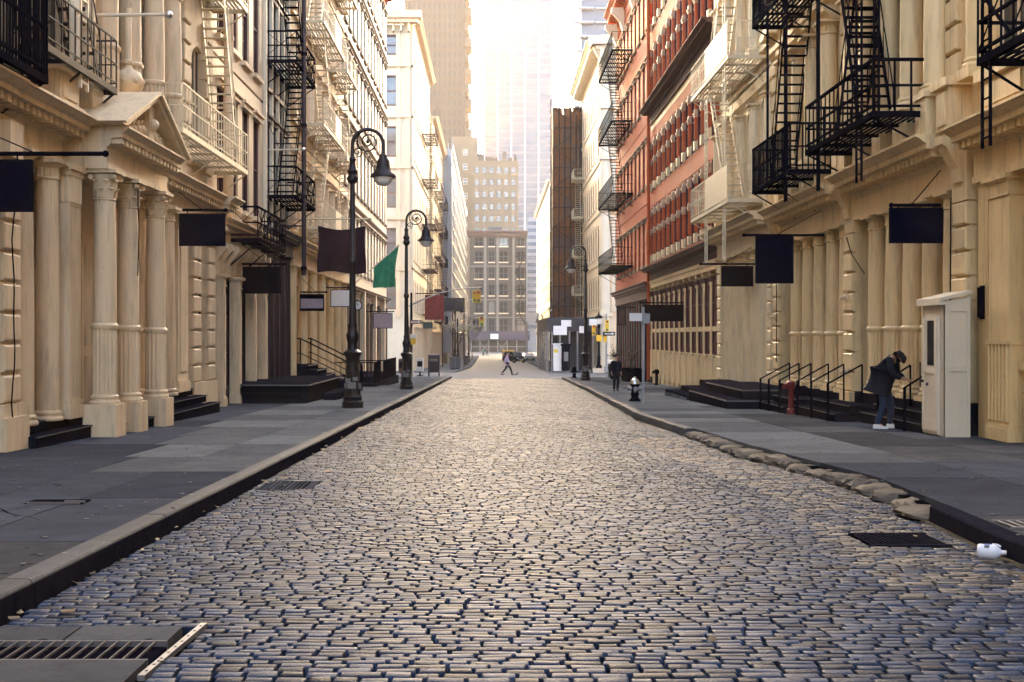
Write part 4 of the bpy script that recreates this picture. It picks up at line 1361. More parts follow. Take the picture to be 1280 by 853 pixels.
# ---- ornate cream corner beyond the cross street, right
root, F = simple_building('ornate_corner_building', 'ornate cream corner building with a rounded heavy cornice beyond the cross street on the right', 1, 10.9, 118.4, 145, 0,
                [3.6, 8.8, 13.9, 19.0, 24.0, 28.6], 'pale', 9, 'arch', trim='white', winmat='wood', sill=.9, head=1.0, ww=.5, depth=18, top=2.2, proj=1.6)
fl = MB()
xs = [(11.35, 14.6), (14.6, 18.5), (18.5, 22.5), (22.5, 28.0)]
fl.box(11.35, 28, 117.9, 118.38, -2.4, 3.6)
lv = [3.6, 8.8, 13.9, 19.0, 24.0, 28.6]
for zi in range(5):
    z0, z1 = lv[zi], lv[zi + 1]
    fl.box(11.35, 28, 117.9, 118.38, z0, z0 + .9); fl.box(11.35, 28, 117.9, 118.38, z1 - 1.0, z1)
    for a, b in xs:
        c = (a + b) / 2
        fl.box(a, c - .85, 117.9, 118.38, z0 + .9, z1 - 1); fl.box(c + .85, b, 117.9, 118.38, z0 + .9, z1 - 1)
        m = MB(); t = .12
        m.box(c - .85, c - .85 + t, 118.02, 118.14, z0 + .9, z1 - 1); m.box(c + .85 - t, c + .85, 118.02, 118.14, z0 + .9, z1 - 1)
        m.box(c - .73, c + .73, 118.03, 118.13, (z0 + z1) / 2 - .05, (z0 + z1) / 2 + .05); m.box(c - .05, c + .05, 118.035, 118.125, z0 + .9, z1 - 1)
        o = part('window', m, 'wood', root)
        m = MB(); m.box(c - .74, c + .74, 118.15, 118.2, z0 + .9, z1 - 1); part('pane', m, 'glassp', o)
        m = MB()
        for sx in (-1.05, 1.05): m.box(c + sx - .13, c + sx + .13, 117.75, 117.897, z0 + .7, z1 - .9)
        m.box(c - 1.3, c + 1.3, 117.66, 117.896, z1 - .9, z1 - .6); m.box(c - 1.25, c + 1.25, 117.7, 117.897, z0 + .4, z0 + .66)
        part('window_surround', m, 'white', root)
part('flank_wall', fl, 'pale', root)
m = MB()
for z in lv[1:]: m.box(10.75, 28, 117.5, 117.89, z - .1, z + .2)
m.box(10.2, 28, 117.1, 117.89, 29.6, 30.0); m.box(9.7, 28, 116.6, 117.89, 30.0, 30.8)
for i in range(20): m.box(10.6 + i * .8, 10.9 + i * .8, 116.95, 117.89, 28.8, 29.599)
part('flank_cornice', m, 'white', root)
m = MB(); m.cyl((11.2, 118.2, -2.3), (11.2, 118.2, 28.6), .5, n=16); m.cyl((11.2, 118.2, 28.6), (11.2, 118.2, 30.0), .6, 1.35, 20); m.cyl((11.2, 118.2, 30.0), (11.2, 118.2, 30.85), 1.6, 1.75, 20)
for z in lv: m.cyl((11.2, 118.2, z - .1), (11.2, 118.2, z + .22), .72, n=16)
part('rounded_corner', m, 'white', root, smooth=40)
m = MB(); m.box(14, 20, 125, 135, 30, 33.5); m.box(13.8, 20.2, 124.8, 135.2, 33.5, 33.8); part('rooftop_room', m, 'dgrey', root)
# ---- netting wrapped building, its scaffold standing over the pavement
root = thing('netting_wrapped_building', 'tall dark building wrapped in orange brown scaffold netting on the far right', 'building', (10.9, 150, gz(150)))
m = MB(); m.box(11.2, 24, 145.2, 218, -3.4, 24.5); part('wrapped_wall', m, 'netting', root)
m = MB()
for k in range(9):
    a = 145.3 + k * 8.1
    for zi in range(9): m.box(10.66, 10.69, a + .1, a + 8.0, 2.8 + zi * 2.6, 5.35 + zi * 2.6)
rnd = random.Random(4)
for zi in range(12):
    for k in range(3):
        if rnd.random() > .22: m.box(7.5 + k * 1.13, 8.58 + k * 1.13, 145.45, 145.48, 2.85 + zi * 2.2, 4.95 + zi * 2.2)
    m.box(7.5, 7.53, 145.6, 151.4, 2.85 + zi * 2.2, 4.95 + zi * 2.2)
part('net_sheet', m, 'netting', root)
m = MB(); m.box(7.56, 11.19, 145.6, 151.3, 2.6, 28.5); part('inner_boarding', m, 'rust', root)
m = MB()
for k in range(18):
    a = 145.2 + k * 4.3
    t = 26 + 3 * random.random()
    m.cyl((10.6, a, gz(a)), (10.6, a, t), .08, n=6); m.cyl((11.1, a, gz(a)), (11.1, a, t + 1), .08, n=6)
for zi in range(11):
    z = 2.7 + zi * 2.6
    m.box(10.56, 10.64, 145.2, 218, z, z + .14); m.box(10.6, 12.2, 145.0, 145.1, z, z + .14); m.bar((10.6, 145.05, z), (12.2, 145.05, z + 2.6), .09)
for k in range(6):
    for yy in (145.3, 151.5): m.cyl((7.45 + k * .68, yy, gz(145)), (7.45 + k * .68, yy, 31.5 - (k * 7 % 5) * .5), .07, n=6)
for zi in range(12):
    z = 2.7 + zi * 2.4
    m.box(7.4, 10.9, 145.2, 145.28, z, z + .12); m.box(7.37, 7.43, 145.2, 151.6, z, z + .12)
    if zi % 2: m.bar((7.4, 145.2, z), (10.8, 145.2, z + 2.4), .08)
    else: m.bar((10.8, 145.2, z), (7.4, 145.2, z + 2.4), .08)
part('scaffold_poles', m, 'greyiron', root)
m = MB()
for k in range(5): m.box(10.75, 13.5, 144.6, 145.19, 4 + k * 4.7, 4.25 + k * 4.7)
part('scaffold_deck', m, 'rust', root)
root, F = simple_building('pale_loft_building', 'pale ornate loft front between the netted building and the street end on the right', 1, 10.7, 218.2, 287, 0,
                [2.5, 7, 11.5, 16, 20.5, 25, 29], 'pale', 18, 'flat', trim='white', winmat='wood', ww=.5)

# ================================================================== STREET END AND SKYLINE
root = thing('loft_building', 'six storey buff loft with arched windows closing the end of the street', 'building', (1.5, 372, gz(300)))
def end_building():
    sc = 1.0
    x0, x1, y = X(587, 372), X(658, 372), 372
    zg, zt = -3.4, Z(290, 372)
    m = MB(); m.box(x0, x1, y + .5, y + 18, zg, zt - .3); part('rear_block', m, 'loft', root)
    zl = [Z(p, 372) for p in (421, 397, 375, 354, 333, 312, 296)]
    wl = MB()
    wl.box(x0, x1, y, y + .48, zg, zl[0])
    cols = [(590, 606, 0), (608, 622, 1), (623, 638, 2), (645, 657, 3)]
    cen = [(X(598.5, 372), 2.6), (X(614.5, 372), 1.7), (X(629.5, 372), 2.6), (X(651, 372), 2.3)]
    for k in range(6):
        z0, z1 = zl[k], zl[k + 1]
        a = z0 + (z1 - z0) * .26; b = z0 + (z1 - z0) * (.90 if k < 5 else .94)
        wl.box(x0, x1, y, y + .48, z0, a); wl.box(x0, x1, y, y + .48, b, z1)
        e = x0
        for c, w_ in cen:
            wl.box(e, c - w_ / 2 * 1.0, y, y + .48, a, b); e = c + w_ / 2
            m = MB(); t = .12
            m.box(c - w_ / 2, c - w_ / 2 + t, y + .2, y + .3, a, b); m.box(c + w_ / 2 - t, c + w_ / 2, y + .2, y + .3, a, b)
            m.box(c - .08, c + .08, y + .2, y + .3, a, b); m.box(c - w_ / 2 + t, c + w_ / 2 - t, y + .21, y + .29, (a + b) / 2 - .07, (a + b) / 2 + .07)
            f = part('window', m, 'dgrey', root)
            m = MB(); m.box(c - w_ / 2, c + w_ / 2, y + .32, y + .36, a, b); part('pane', m, 'glassp' if random.random() < .12 else 'darkpane', f)
            if k in (1, 4):
                n = 8; pts = [(c - w_ / 2 * math.cos(PI * i / n), b - .8 + .8 * math.sin(PI * i / n)) for i in range(n + 1)]
                vs = [(px_, y + .1, pz) for px_, pz in pts] + [(px_, y + .1, b) for px_, pz in pts]
                wl.add(vs, [(i + 1, i, n + 1 + i, n + 2 + i) for i in range(n)])
            m = MB(); m.box(c - w_ / 2 - .2, c + w_ / 2 + .2, y - .15, y - .002, a - .35, a); part('sill', m, 'pale', root)
        wl.box(e, x1, y, y + .48, a, b)
    wl.box(x0, x1, y, y + .48, zl[6], zt - .3)
    part('wall', wl, 'loft', root)
    m = MB()
    m.box(x0 - .5, x1 + .3, y - .9, y - .01, zt - 1.2, zt - .3); m.box(x0 - .8, x1 + .5, y - 1.3, y + 18, zt - .298, zt + .3)
    for i in range(26): m.box(x0 + i * .7, x0 + .3 + i * .7, y - .7, y - .011, zt - 2.0, zt - 1.21)
    part('cornice', m, 'rust', root)
    m = MB()
    for k in (1, 2, 4): m.box(x0 - .1, x1 + .1, y - .3, y - .003, zl[k] - .14, zl[k] + .14)
    for c in (X(606.5, 372), X(622, 372), X(642, 372)): m.box(c - .38, c + .38, y - .16, y - .004, zl[0], zl[6])
    part('stone_trim', m, 'stone_grey', root)
    m = MB(); m.box(X(610, 372), X(628, 372), y + 3, y + 6, zt + .3, Z(283, 372)); part('rooftop_billboard', m, 'dgrey', root)
end_building()
fe = MB()
root = thing('fire_escape', 'dark zigzag fire escape on the right bay of the loft at the street end', 'fire escape', (X(651, 370), 370.5, 4), 'fire escapes fixed to the facades')
for k, p in enumerate((405, 384, 362, 341, 320)):
    z = Z(p, 370); a, b = X(643.5, 370), X(657.5, 370)
    m = MB(); m.box(a, b, 370.4, 371.6, z - .15, z); m.box(a, b, 370.38, 370.46, z + .9, z + 1.05)
    for i in range(9): m.box(a + i * (b - a) / 8 - .04, a + i * (b - a) / 8 + .04, 370.4, 370.45, z, z + .9)
    part('platform', m, 'black', root)
    m = MB(); s_ = 1 if k % 2 else -1; c = (a + b) / 2
    if k < 4: m.bar((c - s_ * 1.3, 370.7, z), (c + s_ * 1.3, 370.7, Z((405, 384, 362, 341, 320)[k + 1], 370)), .12, .3); part('stair', m, 'black', root)
root = thing('sidewalk_shed', 'blue boarded sidewalk shed on steel poles along the loft at the street end', 'sidewalk shed', (0, 368, -3.3))
m = MB(); m.box(X(588, 368), X(662, 368), 366, 371, Z(425.5, 368), Z(414, 368)); part('parapet_board', m, 'purpleshed', root)
m = MB()
for p in (589, 600, 611, 622, 634, 646, 658): m.cyl((X(p, 366), 366.2, -3.3), (X(p, 366), 366.2, Z(425, 366)), .12, n=6)
for p in (600, 622): m.bar((X(p, 366), 366.2, Z(441, 366)), (X(p + 11, 366), 366.2, Z(428, 366)), .12); m.bar((X(p + 11, 366), 366.25, Z(441, 366)), (X(p, 366), 366.25, Z(428, 366)), .12)
m.box(X(589, 366), X(658, 366), 366.15, 366.25, Z(434, 366), Z(433.3, 366))
part('scaffold_poles', m, 'steel', root)
m = MB(); m.box(X(613, 365.9), X(623, 365.9), 365.85, 365.98, Z(424, 366), Z(417.5, 366)); part('shed_sign', m, 'paper', root)

def grid_tower(name, label, x0, x1, y, zt, mat, cols, rows, ww, hh, wmat, frame, depth=18, zb=-3.5, off=(1.0, 1.0), floor0=None):
    root = thing(name, label, 'tower' if zt > 70 else 'building', ((x0 + x1) / 2, y, zb))
    m = MB(); m.box(x0, x1, y, y + depth, zb, zt); part('wall', m, mat, root)
    zs = floor0 if floor0 is not None else zb + 4
    dx = (x1 - x0 - 2 * off[0]) / cols; dz = (zt - off[1] - zs) / rows
    me = None
    for i in range(cols):
        for k in range(rows):
            cx, cz = x0 + off[0] + (i + .5) * dx, zs + (k + .5) * dz
            q = ((cx), y, cz)
            if me is None:
                m = MB(); t = .14
                m.box(-ww / 2 - t, -ww / 2, -.12, .0, -hh / 2 - t, hh / 2 + t); m.box(ww / 2, ww / 2 + t, -.12, 0, -hh / 2 - t, hh / 2 + t)
                m.box(-ww / 2, ww / 2, -.12, 0, hh / 2, hh / 2 + t); m.box(-ww / 2, ww / 2, -.18, 0, -hh / 2 - t, -hh / 2); m.box(-ww / 2, ww / 2, -.06, 0, -.07, .07)
                me = m.mesh('window', frame)
                m = MB(); m.box(-ww / 2, ww / 2, -.03, -.005, -hh / 2, hh / 2); mp = m.mesh('pane', wmat)
            w_ = link('window', me, root, q)
            link('pane', mp, w_, q)
    return root
tb = grid_tower('grid_window_block', 'tan apartment block with a grid of small windows behind the loft at the street end', X(590, 420), X(648, 420), 420, Z(201, 420), 'tan', 6, 14, 1.35, 1.9, 'glassp', 'dtan', off=(.5, 1.2), floor0=2)
m = MB()
for a, b, c in ((597, 605, 192), (607, 622, 196), (628, 633, 190), (636, 640, 197), (642, 646, 194)): m.box(X(a, 424), X(b, 424), 424, 430, Z(202, 424), Z(c, 424))
part('rooftop_tank_room', m, 'loft', tb)
ts = grid_tower('tan_slab_block', 'narrow blank tan slab block with one row of windows left of the grid window block', X(566, 428), X(597, 428), 428, Z(171, 428), 'tan', 1, 13, 1.4, 1.9, 'glassp', 'pale', off=(2.6, 3.0), floor0=2)
# brown tower with vertical piers
root = thing('brown_tower', 'tall warm brown stone tower with vertical piers standing behind the left side of the street', 'tower', (X(547, 470), 470, -3.5))
x0, x1 = X(505, 470), X(581, 470)
m = MB(); m.box(x0, x1, 470, 494, -3.5, 140); part('shaft', m, 'brown_tower', root)
m = MB()
for i in range(12):
    c = x0 + (i + .5) * (x1 - x0) / 12
    m.box(c - .35, c + .35, 469.3, 469.99, -3.5, 139)
part('vertical_pier', m, 'brown_tower', root)
m = MB()
for i in range(11):
    c = x0 + (i + 1) * (x1 - x0) / 12
    for k in range(34): m.box(c - .45, c + .45, 469.9, 469.985, 8 + k * 3.8, 10.2 + k * 3.8)
part('tower_windows', m, 'browngl', root, kind='stuff')
m = MB()
for k in range(20): m.box(x1 + .0, x1 + (1.6 if k % 2 else 2.7), 474, 490, 20 + k * 6, 23.4 + k * 6)
part('balcony_stack', m, 'tan', root)
# glass tower
root = thing('glass_tower', 'very tall pale glass tower with white vertical ribs closing the view down the street', 'tower', (X(647, 540), 540, -3.5))
x0, x1 = X(605, 540), X(690, 540)
m = MB(); m.box(x0, x1, 540, 568, -3.5, 160); part('core', m, 'spandrel', root)
nf = 48
for c in range(5):
    a, b = x0 + (x1 - x0) * c / 5, x0 + (x1 - x0) * (c + 1) / 5
    for k in range(nf):
        F0 = ('gp', round(b - a, 2))
        if F0 not in Fac.cache:
            m = MB(); m.box(-(b - a) / 2 + .35, (b - a) / 2 - .35, -.18, -.02, .0, 2.35); Fac.cache[F0] = m.mesh('glass_panel', 'towerglass')
        link('glass_panel', Fac.cache[F0], root, ((a + b) / 2, 540, 2 + k * 3.3))
for c in range(6):
    a = x0 + (x1 - x0) * c / 5
    m = MB(); m.box(a - .42, a + .42, 539.3, 539.99, -3.5, 160); part('vertical_rib', m, 'towerline', root)
# pale balcony tower at the right
root = thing('balcony_tower', 'pale grey tower with stacked white balconies rising behind the right corner cornice', 'tower', (X(738, 300), 300, -3.5))
x0, x1 = X(726, 300), X(792, 300)
m = MB(); m.box(x0, x1, 300, 316, -3.5, 104); part('shaft', m, 'towerglass', root)
me = None
for k in range(24):
    m = MB(); e = (k * 7) % 3
    m.box(x0 - 1.0 - e * .5, x0 + 3.2, 298.2, 299.98, 20 + k * 3.5, 20.35 + k * 3.5); m.box(x0 + 3.6, x1, 298.8, 299.98, 20.1 + k * 3.5, 20.4 + k * 3.5)
    part('balcony', m, 'towerline', root)
root = thing('grey_slab_building', 'slim grey slab building seen in the gap right of the loft at the street end', 'building', (X(667, 400), 400, -3.5))
m = MB(); m.box(X(659, 400), X(676, 400), 400, 412, -3.5, Z(272, 400)); part('wall', m, 'grey', root)
m = MB()
for k in range(16): m.box(X(659.5, 400), X(675.5, 400), 399.9, 399.99, 4 + k * 2.3, 5.2 + k * 2.3)
part('window_band', m, 'towerglass', root)
# ================================================================== FIRE ESCAPES
fire_escape(-1, 8.0, 14.5, 18.62, [5.62], 1.12, 'black', 'black balcony with close upright bars at the top left corner above the square dark sign', rail=1.5, balu=.11, bt=2.4)
fire_escape(-1, 8.0, 18.75, 22.6, [6.25, 10.9], .95, 'greyiron', 'grey grated balcony over the panelled pedestal beside the black balcony on the left', rail=.9, balu=.3, runs=[(0, 22.0, 19.4, .3, .8, None)])
fire_escape(-1, 8.0, 27.0, 34.2, [6.3, 10.9], 1.05, 'paleiron', 'cream painted fire escape with steep ladder right of the pediment on the left', rail=1.0, balu=.3, runs=[(0, 33.2, 31.4, .35, .95, None)])
fire_escape(-1, 8.0, 36.2, 41.0, [4.55], .95, 'black', 'small black balcony with crossed railing over the bracketed frieze of the dark glass shop', bt=1.8, rail=.95, balu=.5, cross=True)
fire_escape(-1, 8.0, 42.1, 46.6, [6.55, 11.3, 15.9], 1.15, 'black', 'black fire escape with crossed railings on the maroon iron building', bt=1.8, rail=1.0, balu=.4, cross=True, runs=[(0, 43.0, 45.8, .3, .85, None), (1, 45.8, 43.0, .3, .85, None)])
fire_escape(-1, 8.0, 49.0, 56.0, [6.1, 10.3, 14.5, 18.7], 1.15, 'paleiron', 'pale fire escape with zigzag stairs on the cream fluted building behind the plum flag', rail=1.0, balu=.35, runs=[(0, 50, 53, .3, .85, None), (1, 54, 51, .3, .85, None), (2, 50, 53, .3, .85, None)], panel=(52.5, 54.5))
fire_escape(-1, 8.0, 58.0, 62.5, [6.1, 10.3, 14.5, 18.7], 1.0, 'paleiron', 'second pale fire escape on the cream fluted building, nearest the white wall', rail=1.0, balu=.4, runs=[(0, 59, 61.5, .3, .8, None), (1, 61.5, 59, .3, .8, None)])
fire_escape(-1, 7.8, 133, 141, [4, 9, 14, 19, 24], 1.5, 'rust', 'rusty fire escape on the far left corner building beyond the cross street', balu=.6, runs=[(k, 135, 139, .4, 1.0, None) for k in range(4)])
fire_escape(-1, 7.5, 154, 164, [3.4, 7.6, 11.8, 16, 20.2], 1.0, 'rust', 'rusty fire escape on the hazy yellow loft far on the left', balu=.7, runs=[(k, 156, 162, .4, 1.0, None) for k in range(4)])
fire_escape(-1, 7.5, 168, 178, [3.4, 7.6, 11.8, 16, 20.2], 1.0, 'black', 'dark fire escape nearest the netted scaffold tower far on the left', balu=.7, runs=[(k, 170, 176, .4, 1.0, None) for k in range(4)])
# right side
fire_escape(1, 8.8, 14.0, 18.7, [5.92], 1.25, 'black', 'black balcony with crossed railing at the top right corner of the street', bt=2.2, rail=1.1, balu=.4, cross=True, drop=[(18.45, 1.2, 7.5, 4.5, .3)])
fire_escape(1, 8.8, 23.2, 28.2, [5.95, 10.6], 1.45, 'black', 'large black fire escape with wide platform over the nearer colonnade bay on the right', bt=2.0, rail=1.0, balu=.32, runs=[(0, 25.0, 26.9, .45, 1.15, None), (0, 27.6, 26.0, .3, .9, 9.2)], drop=[(24.2, 1.40, 10.6, 4.7, .34), (27.3, 1.38, 10.6, 4.9, .16), (24.5, .95, 10.6, 5.9, .3)])
fire_escape(1, 8.8, 30.0, 34.4, [5.77, 10.5], 1.35, 'black', 'black fire escape with basket railing over the farther colonnade bay on the right', bt=1.8, rail=1.15, balu=.14, runs=[(0, 33.4, 31.5, .4, 1.05, None)], drop=[(30.4, 1.36, 10.5, 5.0, .2), (32.4, 1.36, 10.5, 5.7, .1)])
fire_escape(1, 8.8, 38.4, 45.6, [6.0, 10.6, 15.2], 1.25, 'paleiron', 'cream fire escape with solid side panels on the flat pilaster building at right', rail=1.1, balu=.3, runs=[(0, 40.2, 43.5, .35, .95, None), (1, 43.5, 40.2, .35, .95, None)], panel=(38.5, 42.5), drop=[(39.3, 1.2, 15, 4.0, .38), (42.6, 1.2, 10, 4.1, .38)])
fire_escape(1, 8.8, 74.5, 84.2, [6.0, 10.5, 15.0, 19.4], 1.35, 'black', 'black fire escape with rounded basket balconies on the orange red brick corner', rail=1.1, balu=.35, runs=[(k, 77, 81.5, .35, .95, None) for k in range(3)])
fire_escape(1, 10.9, 141, 146.5, [1.9, 6.5, 11, 15.6, 20.2], 1.3, 'paleiron', 'cream ladder-like fire escape at the edge of the ornate corner building', balu=.5, cross=True, runs=[(k, 143, 144.6, .3, .9, None) for k in range(4)])

# ================================================================== STOOPS, DOCKS, RAILS
def steps(name, label, side, xs, u0, u1, rise=.18, mat='step', cat='steps', group=None, base=None):
    """xs: outer faces (|X|) of each step from lowest to highest; back at the wall"""
    zg = (gz(u0) if base is None else base) + .15
    root = thing(name, label, cat, (side * xs[0], (u0 + u1) / 2, zg), group)
    for k, x in enumerate(xs):
        m = MB()
        back = 8.75
        z0 = gz(u1) - .1 if k == 0 else zg + rise * k + .001
        m.box(side * x, side * back, u0 + k * .004, u1 - k * .004, z0, zg + rise * (k + 1) - .03)
        st = part('step', m, mat, root)
        m = MB(); m.box(side * (x - .025), side * (x + .28), u0 - .01, u1 + .01, zg + rise * (k + 1) - .03, zg + rise * (k + 1))
        part('tread', m, mat, st)
        m = MB(); m.box(side * (x - .03), side * (x - .012), u0 - .012, u1 + .012, zg + rise * (k + 1) - .022, zg + rise * (k + 1) - .004)
        part('nosing', m, 'edge', st)
    return root
steps('entrance_steps', 'two dark stone steps beside the block pier at the left edge', -1, [7.2, 7.58], 18.95, 21.55)
steps('entrance_steps', 'low dark step between the portico column plinths', -1, [7.0, 7.4], 22.3, 24.9, .17)
steps('entrance_steps', 'three dark steps between the portico and the block pier', -1, [7.1, 7.45, 7.8], 25.9, 31.3)
def rail(root, pts, r=.02, mat='black', mid=True, h=.9):
    """handrail along a list of ground points with posts at each end"""
    m = MB()
    top = [(x, y, z + h) for x, y, z in pts]
    m.tube(top, r, 6)
    for (x, y, z) in pts: m.cyl((x, y, z), (x, y, z + h), r, n=6)
    if mid: m.tube([(x, y, z + h * .45) for x, y, z in pts], r * .7, 6)
    return part('handrail', m, mat, root)
# black loading platform on the left
root = thing('loading_platform', 'low black loading platform in front of the maroon iron building', 'loading dock', (-6.8, 41, gz(41) + .15))
m = MB(); m.box(-8.3, -5.75, 37.2, 45.0, gz(45) - .1, .03); part('skirt', m, 'step', root)
m = MB(); m.box(-8.3, -5.65, 37.1, 45.1, .031, .11); part('deck', m, 'step', root)
m = MB(); m.box(-5.66, -5.63, 37.08, 45.12, .05, .09); m.box(-8.3, -5.65, 37.075, 37.098, .05, .09); part('nosing', m, 'edge', root)
m = MB()
for z in (-.36, -.14): m.box(-7.9, -5.9, 37.17, 37.199, z, z + .14)
part('skirt_panel', m, 'black', root)
m = MB(); m.box(-6.9, -5.4, 45.15, 47.4, gz(47) - .1, -.08); part('side_block', m, 'step', root)
m = MB(); m.box(-5.62, -5.2, 40, 44.8, gz(45) - .05, -.32); part('low_step', m, 'step', root)
# stoop with iron rails behind the platform
root = thing('stoop', 'steep black stoop with slanting iron rails left of the first street lamp', 'stoop', (-6.8, 49, gz(49) + .15))
zg = gz(49) + .15
for k in range(6):
    x = 5.5 + k * .36
    m = MB(); m.box(-8.2, -x, 47.6, 50.4, gz(50) - .1 if k == 0 else zg + .19 * k + .001, zg + .19 * (k + 1)); s_ = part('step', m, 'step', root)
    m = MB(); m.box(-x + .0, -x + .02, 47.59, 50.41, zg + .19 * (k + 1) - .05, zg + .19 * (k + 1) - .008); part('nosing', m, 'edge', s_)
for yy in (47.6, 50.35):
    rail(root, [(-5.45, yy, zg), (-5.5, yy, zg + .1), (-7.6, yy, zg + 1.14), (-8.0, yy, zg + 1.14)], .03, h=1.05)
# railed platform near the second lamp
root = thing('railed_stoop', 'black railed platform stoop between the two left street lamps', 'stoop', (-6.5, 62, gz(62) + .15))
zg = gz(64) + .15
m = MB(); m.box(-8, -5.6, 58, 72, gz(72) - .1, zg + .22); m.box(-8, -6.0, 60, 70, zg + .221, zg + .5); part('platform', m, 'step', root)
m = MB(); m.box(-5.6, -5.2, 59, 67, gz(67) - .1, zg + .06); part('step', m, 'step', root)
for a, b in ((58.5, 62), (63.5, 71.8)):
    m = MB()
    m.tube([(-5.75, a, zg + 1.25), (-5.75, b, zg + 1.25)], .03, 6); m.tube([(-5.75, a, zg + .4), (-5.75, b, zg + .4)], .02, 6)
    n = int((b - a) / .3)
    for i in range(n + 1): m.cyl((-5.75, a + (b - a) * i / n, zg + .2), (-5.75, a + (b - a) * i / n, zg + 1.25), .018, n=5)
    m.tube([(-5.75, a, zg + 1.25), (-7.9, a, zg + 1.25)], .03, 6)
    for i in range(7): m.cyl((-5.75 - i * .33, a, zg + .2), (-5.75 - i * .33, a, zg + 1.25), .018, n=5)
    part('railing', m, 'black', root)
# right: steps with rails at the twin colonnade
R1 = steps('entrance_steps', 'dark entrance steps with slim rails nearest the white booth at right', 1, [8.12, 8.42], 22.7, 26.4, .18)
R2 = steps('entrance_steps', 'dark entrance steps with slim rails at the block pier behind the bending person', 1, [7.6, 7.95], 26.6, 30.0, .18)
R3 = steps('entrance_steps', 'dark entrance steps with slim rails beside the red standpipe', 1, [7.4, 7.75], 30.4, 33.0, .18)
for rt, us, xo in ((R1, (23.3, 24.9), .6), (R2, (26.9, 28.3, 29.6), .12), (R3, (30.7, 31.9, 32.9), -.05)):
    for u in us:
        z = gz(u) + .15
        rail(rt, [(7.4 + xo, u, z), (7.42 + xo, u, z), (8.2 + xo * .8, u, z + .42)], .02, mid=False, h=.85)
root = thing('stepped_dock', 'wide stepped black dock in front of the flat pilaster building', 'loading dock', (7.3, 36, gz(36) + .15))
zg = gz(35) + .15
m = MB(); m.box(6.5, 8.55, 33.2, 39.5, gz(46) - .2, zg + .28); part('lower_deck', m, 'step', root)
m = MB(); m.box(7.0, 8.6, 33.5, 39.2, gz(46) - .21, zg + .56); part('upper_deck', m, 'step', root)
m = MB(); m.box(6.48, 6.499, 33.2, 39.5, zg + .23, zg + .27); m.box(6.98, 6.999, 33.5, 39.2, zg + .51, zg + .55); m.box(6.5, 8.5, 33.18, 33.199, zg + .23, zg + .27); m.box(7.0, 8.5, 33.48, 33.499, zg + .51, zg + .55); part('nosing', m, 'edge', root)
m = MB(); m.box(7.95, 8.65, 33.02, 33.17, gz(37) - .1, .22); part('side_block', m, 'step', root)
root = thing('stone_steps', 'worn broken stone steps at the far end of the stepped black dock', 'steps', (7.4, 42, gz(42) + .15))
zg = gz(42) + .15
for k, (a, b) in enumerate(((6.5, .17), (6.95, .36), (7.5, .6))):
    m = MB(); m.box(a, 8.55, 39.8 + k * .1, 45.0 - k * .8, gz(46) - .1, zg + b); part('step', m, 'step', root)
m = MB()
for k in range(7): m.box(6.42 + .02 * (k % 3), 6.499, 40.0 + k * .7, 40.4 + k * .7, gz(46), zg + .1)
part('worn_riser', m, 'concrete', root)

# white timber booth
root = thing('booth', 'narrow cream timber vestibule with a half glazed door on the right pavement', 'booth', (8.1, 22.05, gz(22) + .15))
zb = gz(22.0) + .14
bx0, bx1, by0, by1 = 8.08, 8.58, 21.55, 22.62
m = MB()
m.prism([(by0, zb + .02), (by1, zb + .02), (by1, zb + 2.42), (by0, zb + 2.42)], bx0 + .05, bx0 + .1)
m.add([(bx0 + .05, by0, zb + .02), (bx1, by0, zb + .02), (bx1, by0, zb + 2.56), (bx0 + .05, by0, zb + 2.45), (bx0 + .05, by0 + .05, zb + .02), (bx1, by0 + .05, zb + .02), (bx1, by0 + .05, zb + 2.56), (bx0 + .05, by0 + .05, zb + 2.45)],
      [(0, 1, 2, 3), (7, 6, 5, 4), (0, 3, 7, 4), (1, 5, 6, 2), (3, 2, 6, 7), (0, 4, 5, 1)])
m.add([(bx0 + .05, by1 - .05, zb + .02), (bx1, by1 - .05, zb + .02), (bx1, by1 - .05, zb + 2.56), (bx0 + .05, by1 - .05, zb + 2.45), (bx0 + .05, by1, zb + .02), (bx1, by1, zb + .02), (bx1, by1, zb + 2.56), (bx0 + .05, by1, zb + 2.45)],
      [(0, 1, 2, 3), (7, 6, 5, 4), (0, 3, 7, 4), (1, 5, 6, 2), (3, 2, 6, 7), (0, 4, 5, 1)])
part('carcass', m, 'white', root)
m = MB()
for (a, b, c, d) in ((bx0 + .05, bx0 + .13, .02, 2.46), (bx1 - .06, bx1, .02, 2.52), (bx0 + .13, bx1 - .06, .02, .22), (bx0 + .13, bx1 - .06, 1.2, 1.3), (bx0 + .13, bx1 - .06, 2.28, 2.45)):
    m.box(a, b, by0 - .025, by0 - .001, zb + c, zb + d)
part('side_frame', m, 'white', root)
m = MB(); m.box(bx0, bx0 + .045, by0 + .22, by1 - .1, zb + .05, zb + 2.2)
dr = part('door', m, 'white', root)
m = MB(); m.box(bx0 - .02, bx0 - .002, by0 + .24, by0 + .34, zb + .1, zb + 2.16); m.box(bx0 - .02, bx0 - .002, by1 - .22, by1 - .12, zb + .1, zb + 2.16); m.box(bx0 - .019, bx0 - .003, by0 + .34, by1 - .22, zb + 1.15, zb + 1.26); m.box(bx0 - .019, bx0 - .003, by0 + .34, by1 - .22, zb + .1, zb + .3)
part('door_frame', m, 'white', dr)
m = MB(); m.box(bx0 - .012, bx0 - .001, by0 + .37, by0 + .70, zb + 1.3, zb + 2.12); part('pane', m, 'glass', dr)
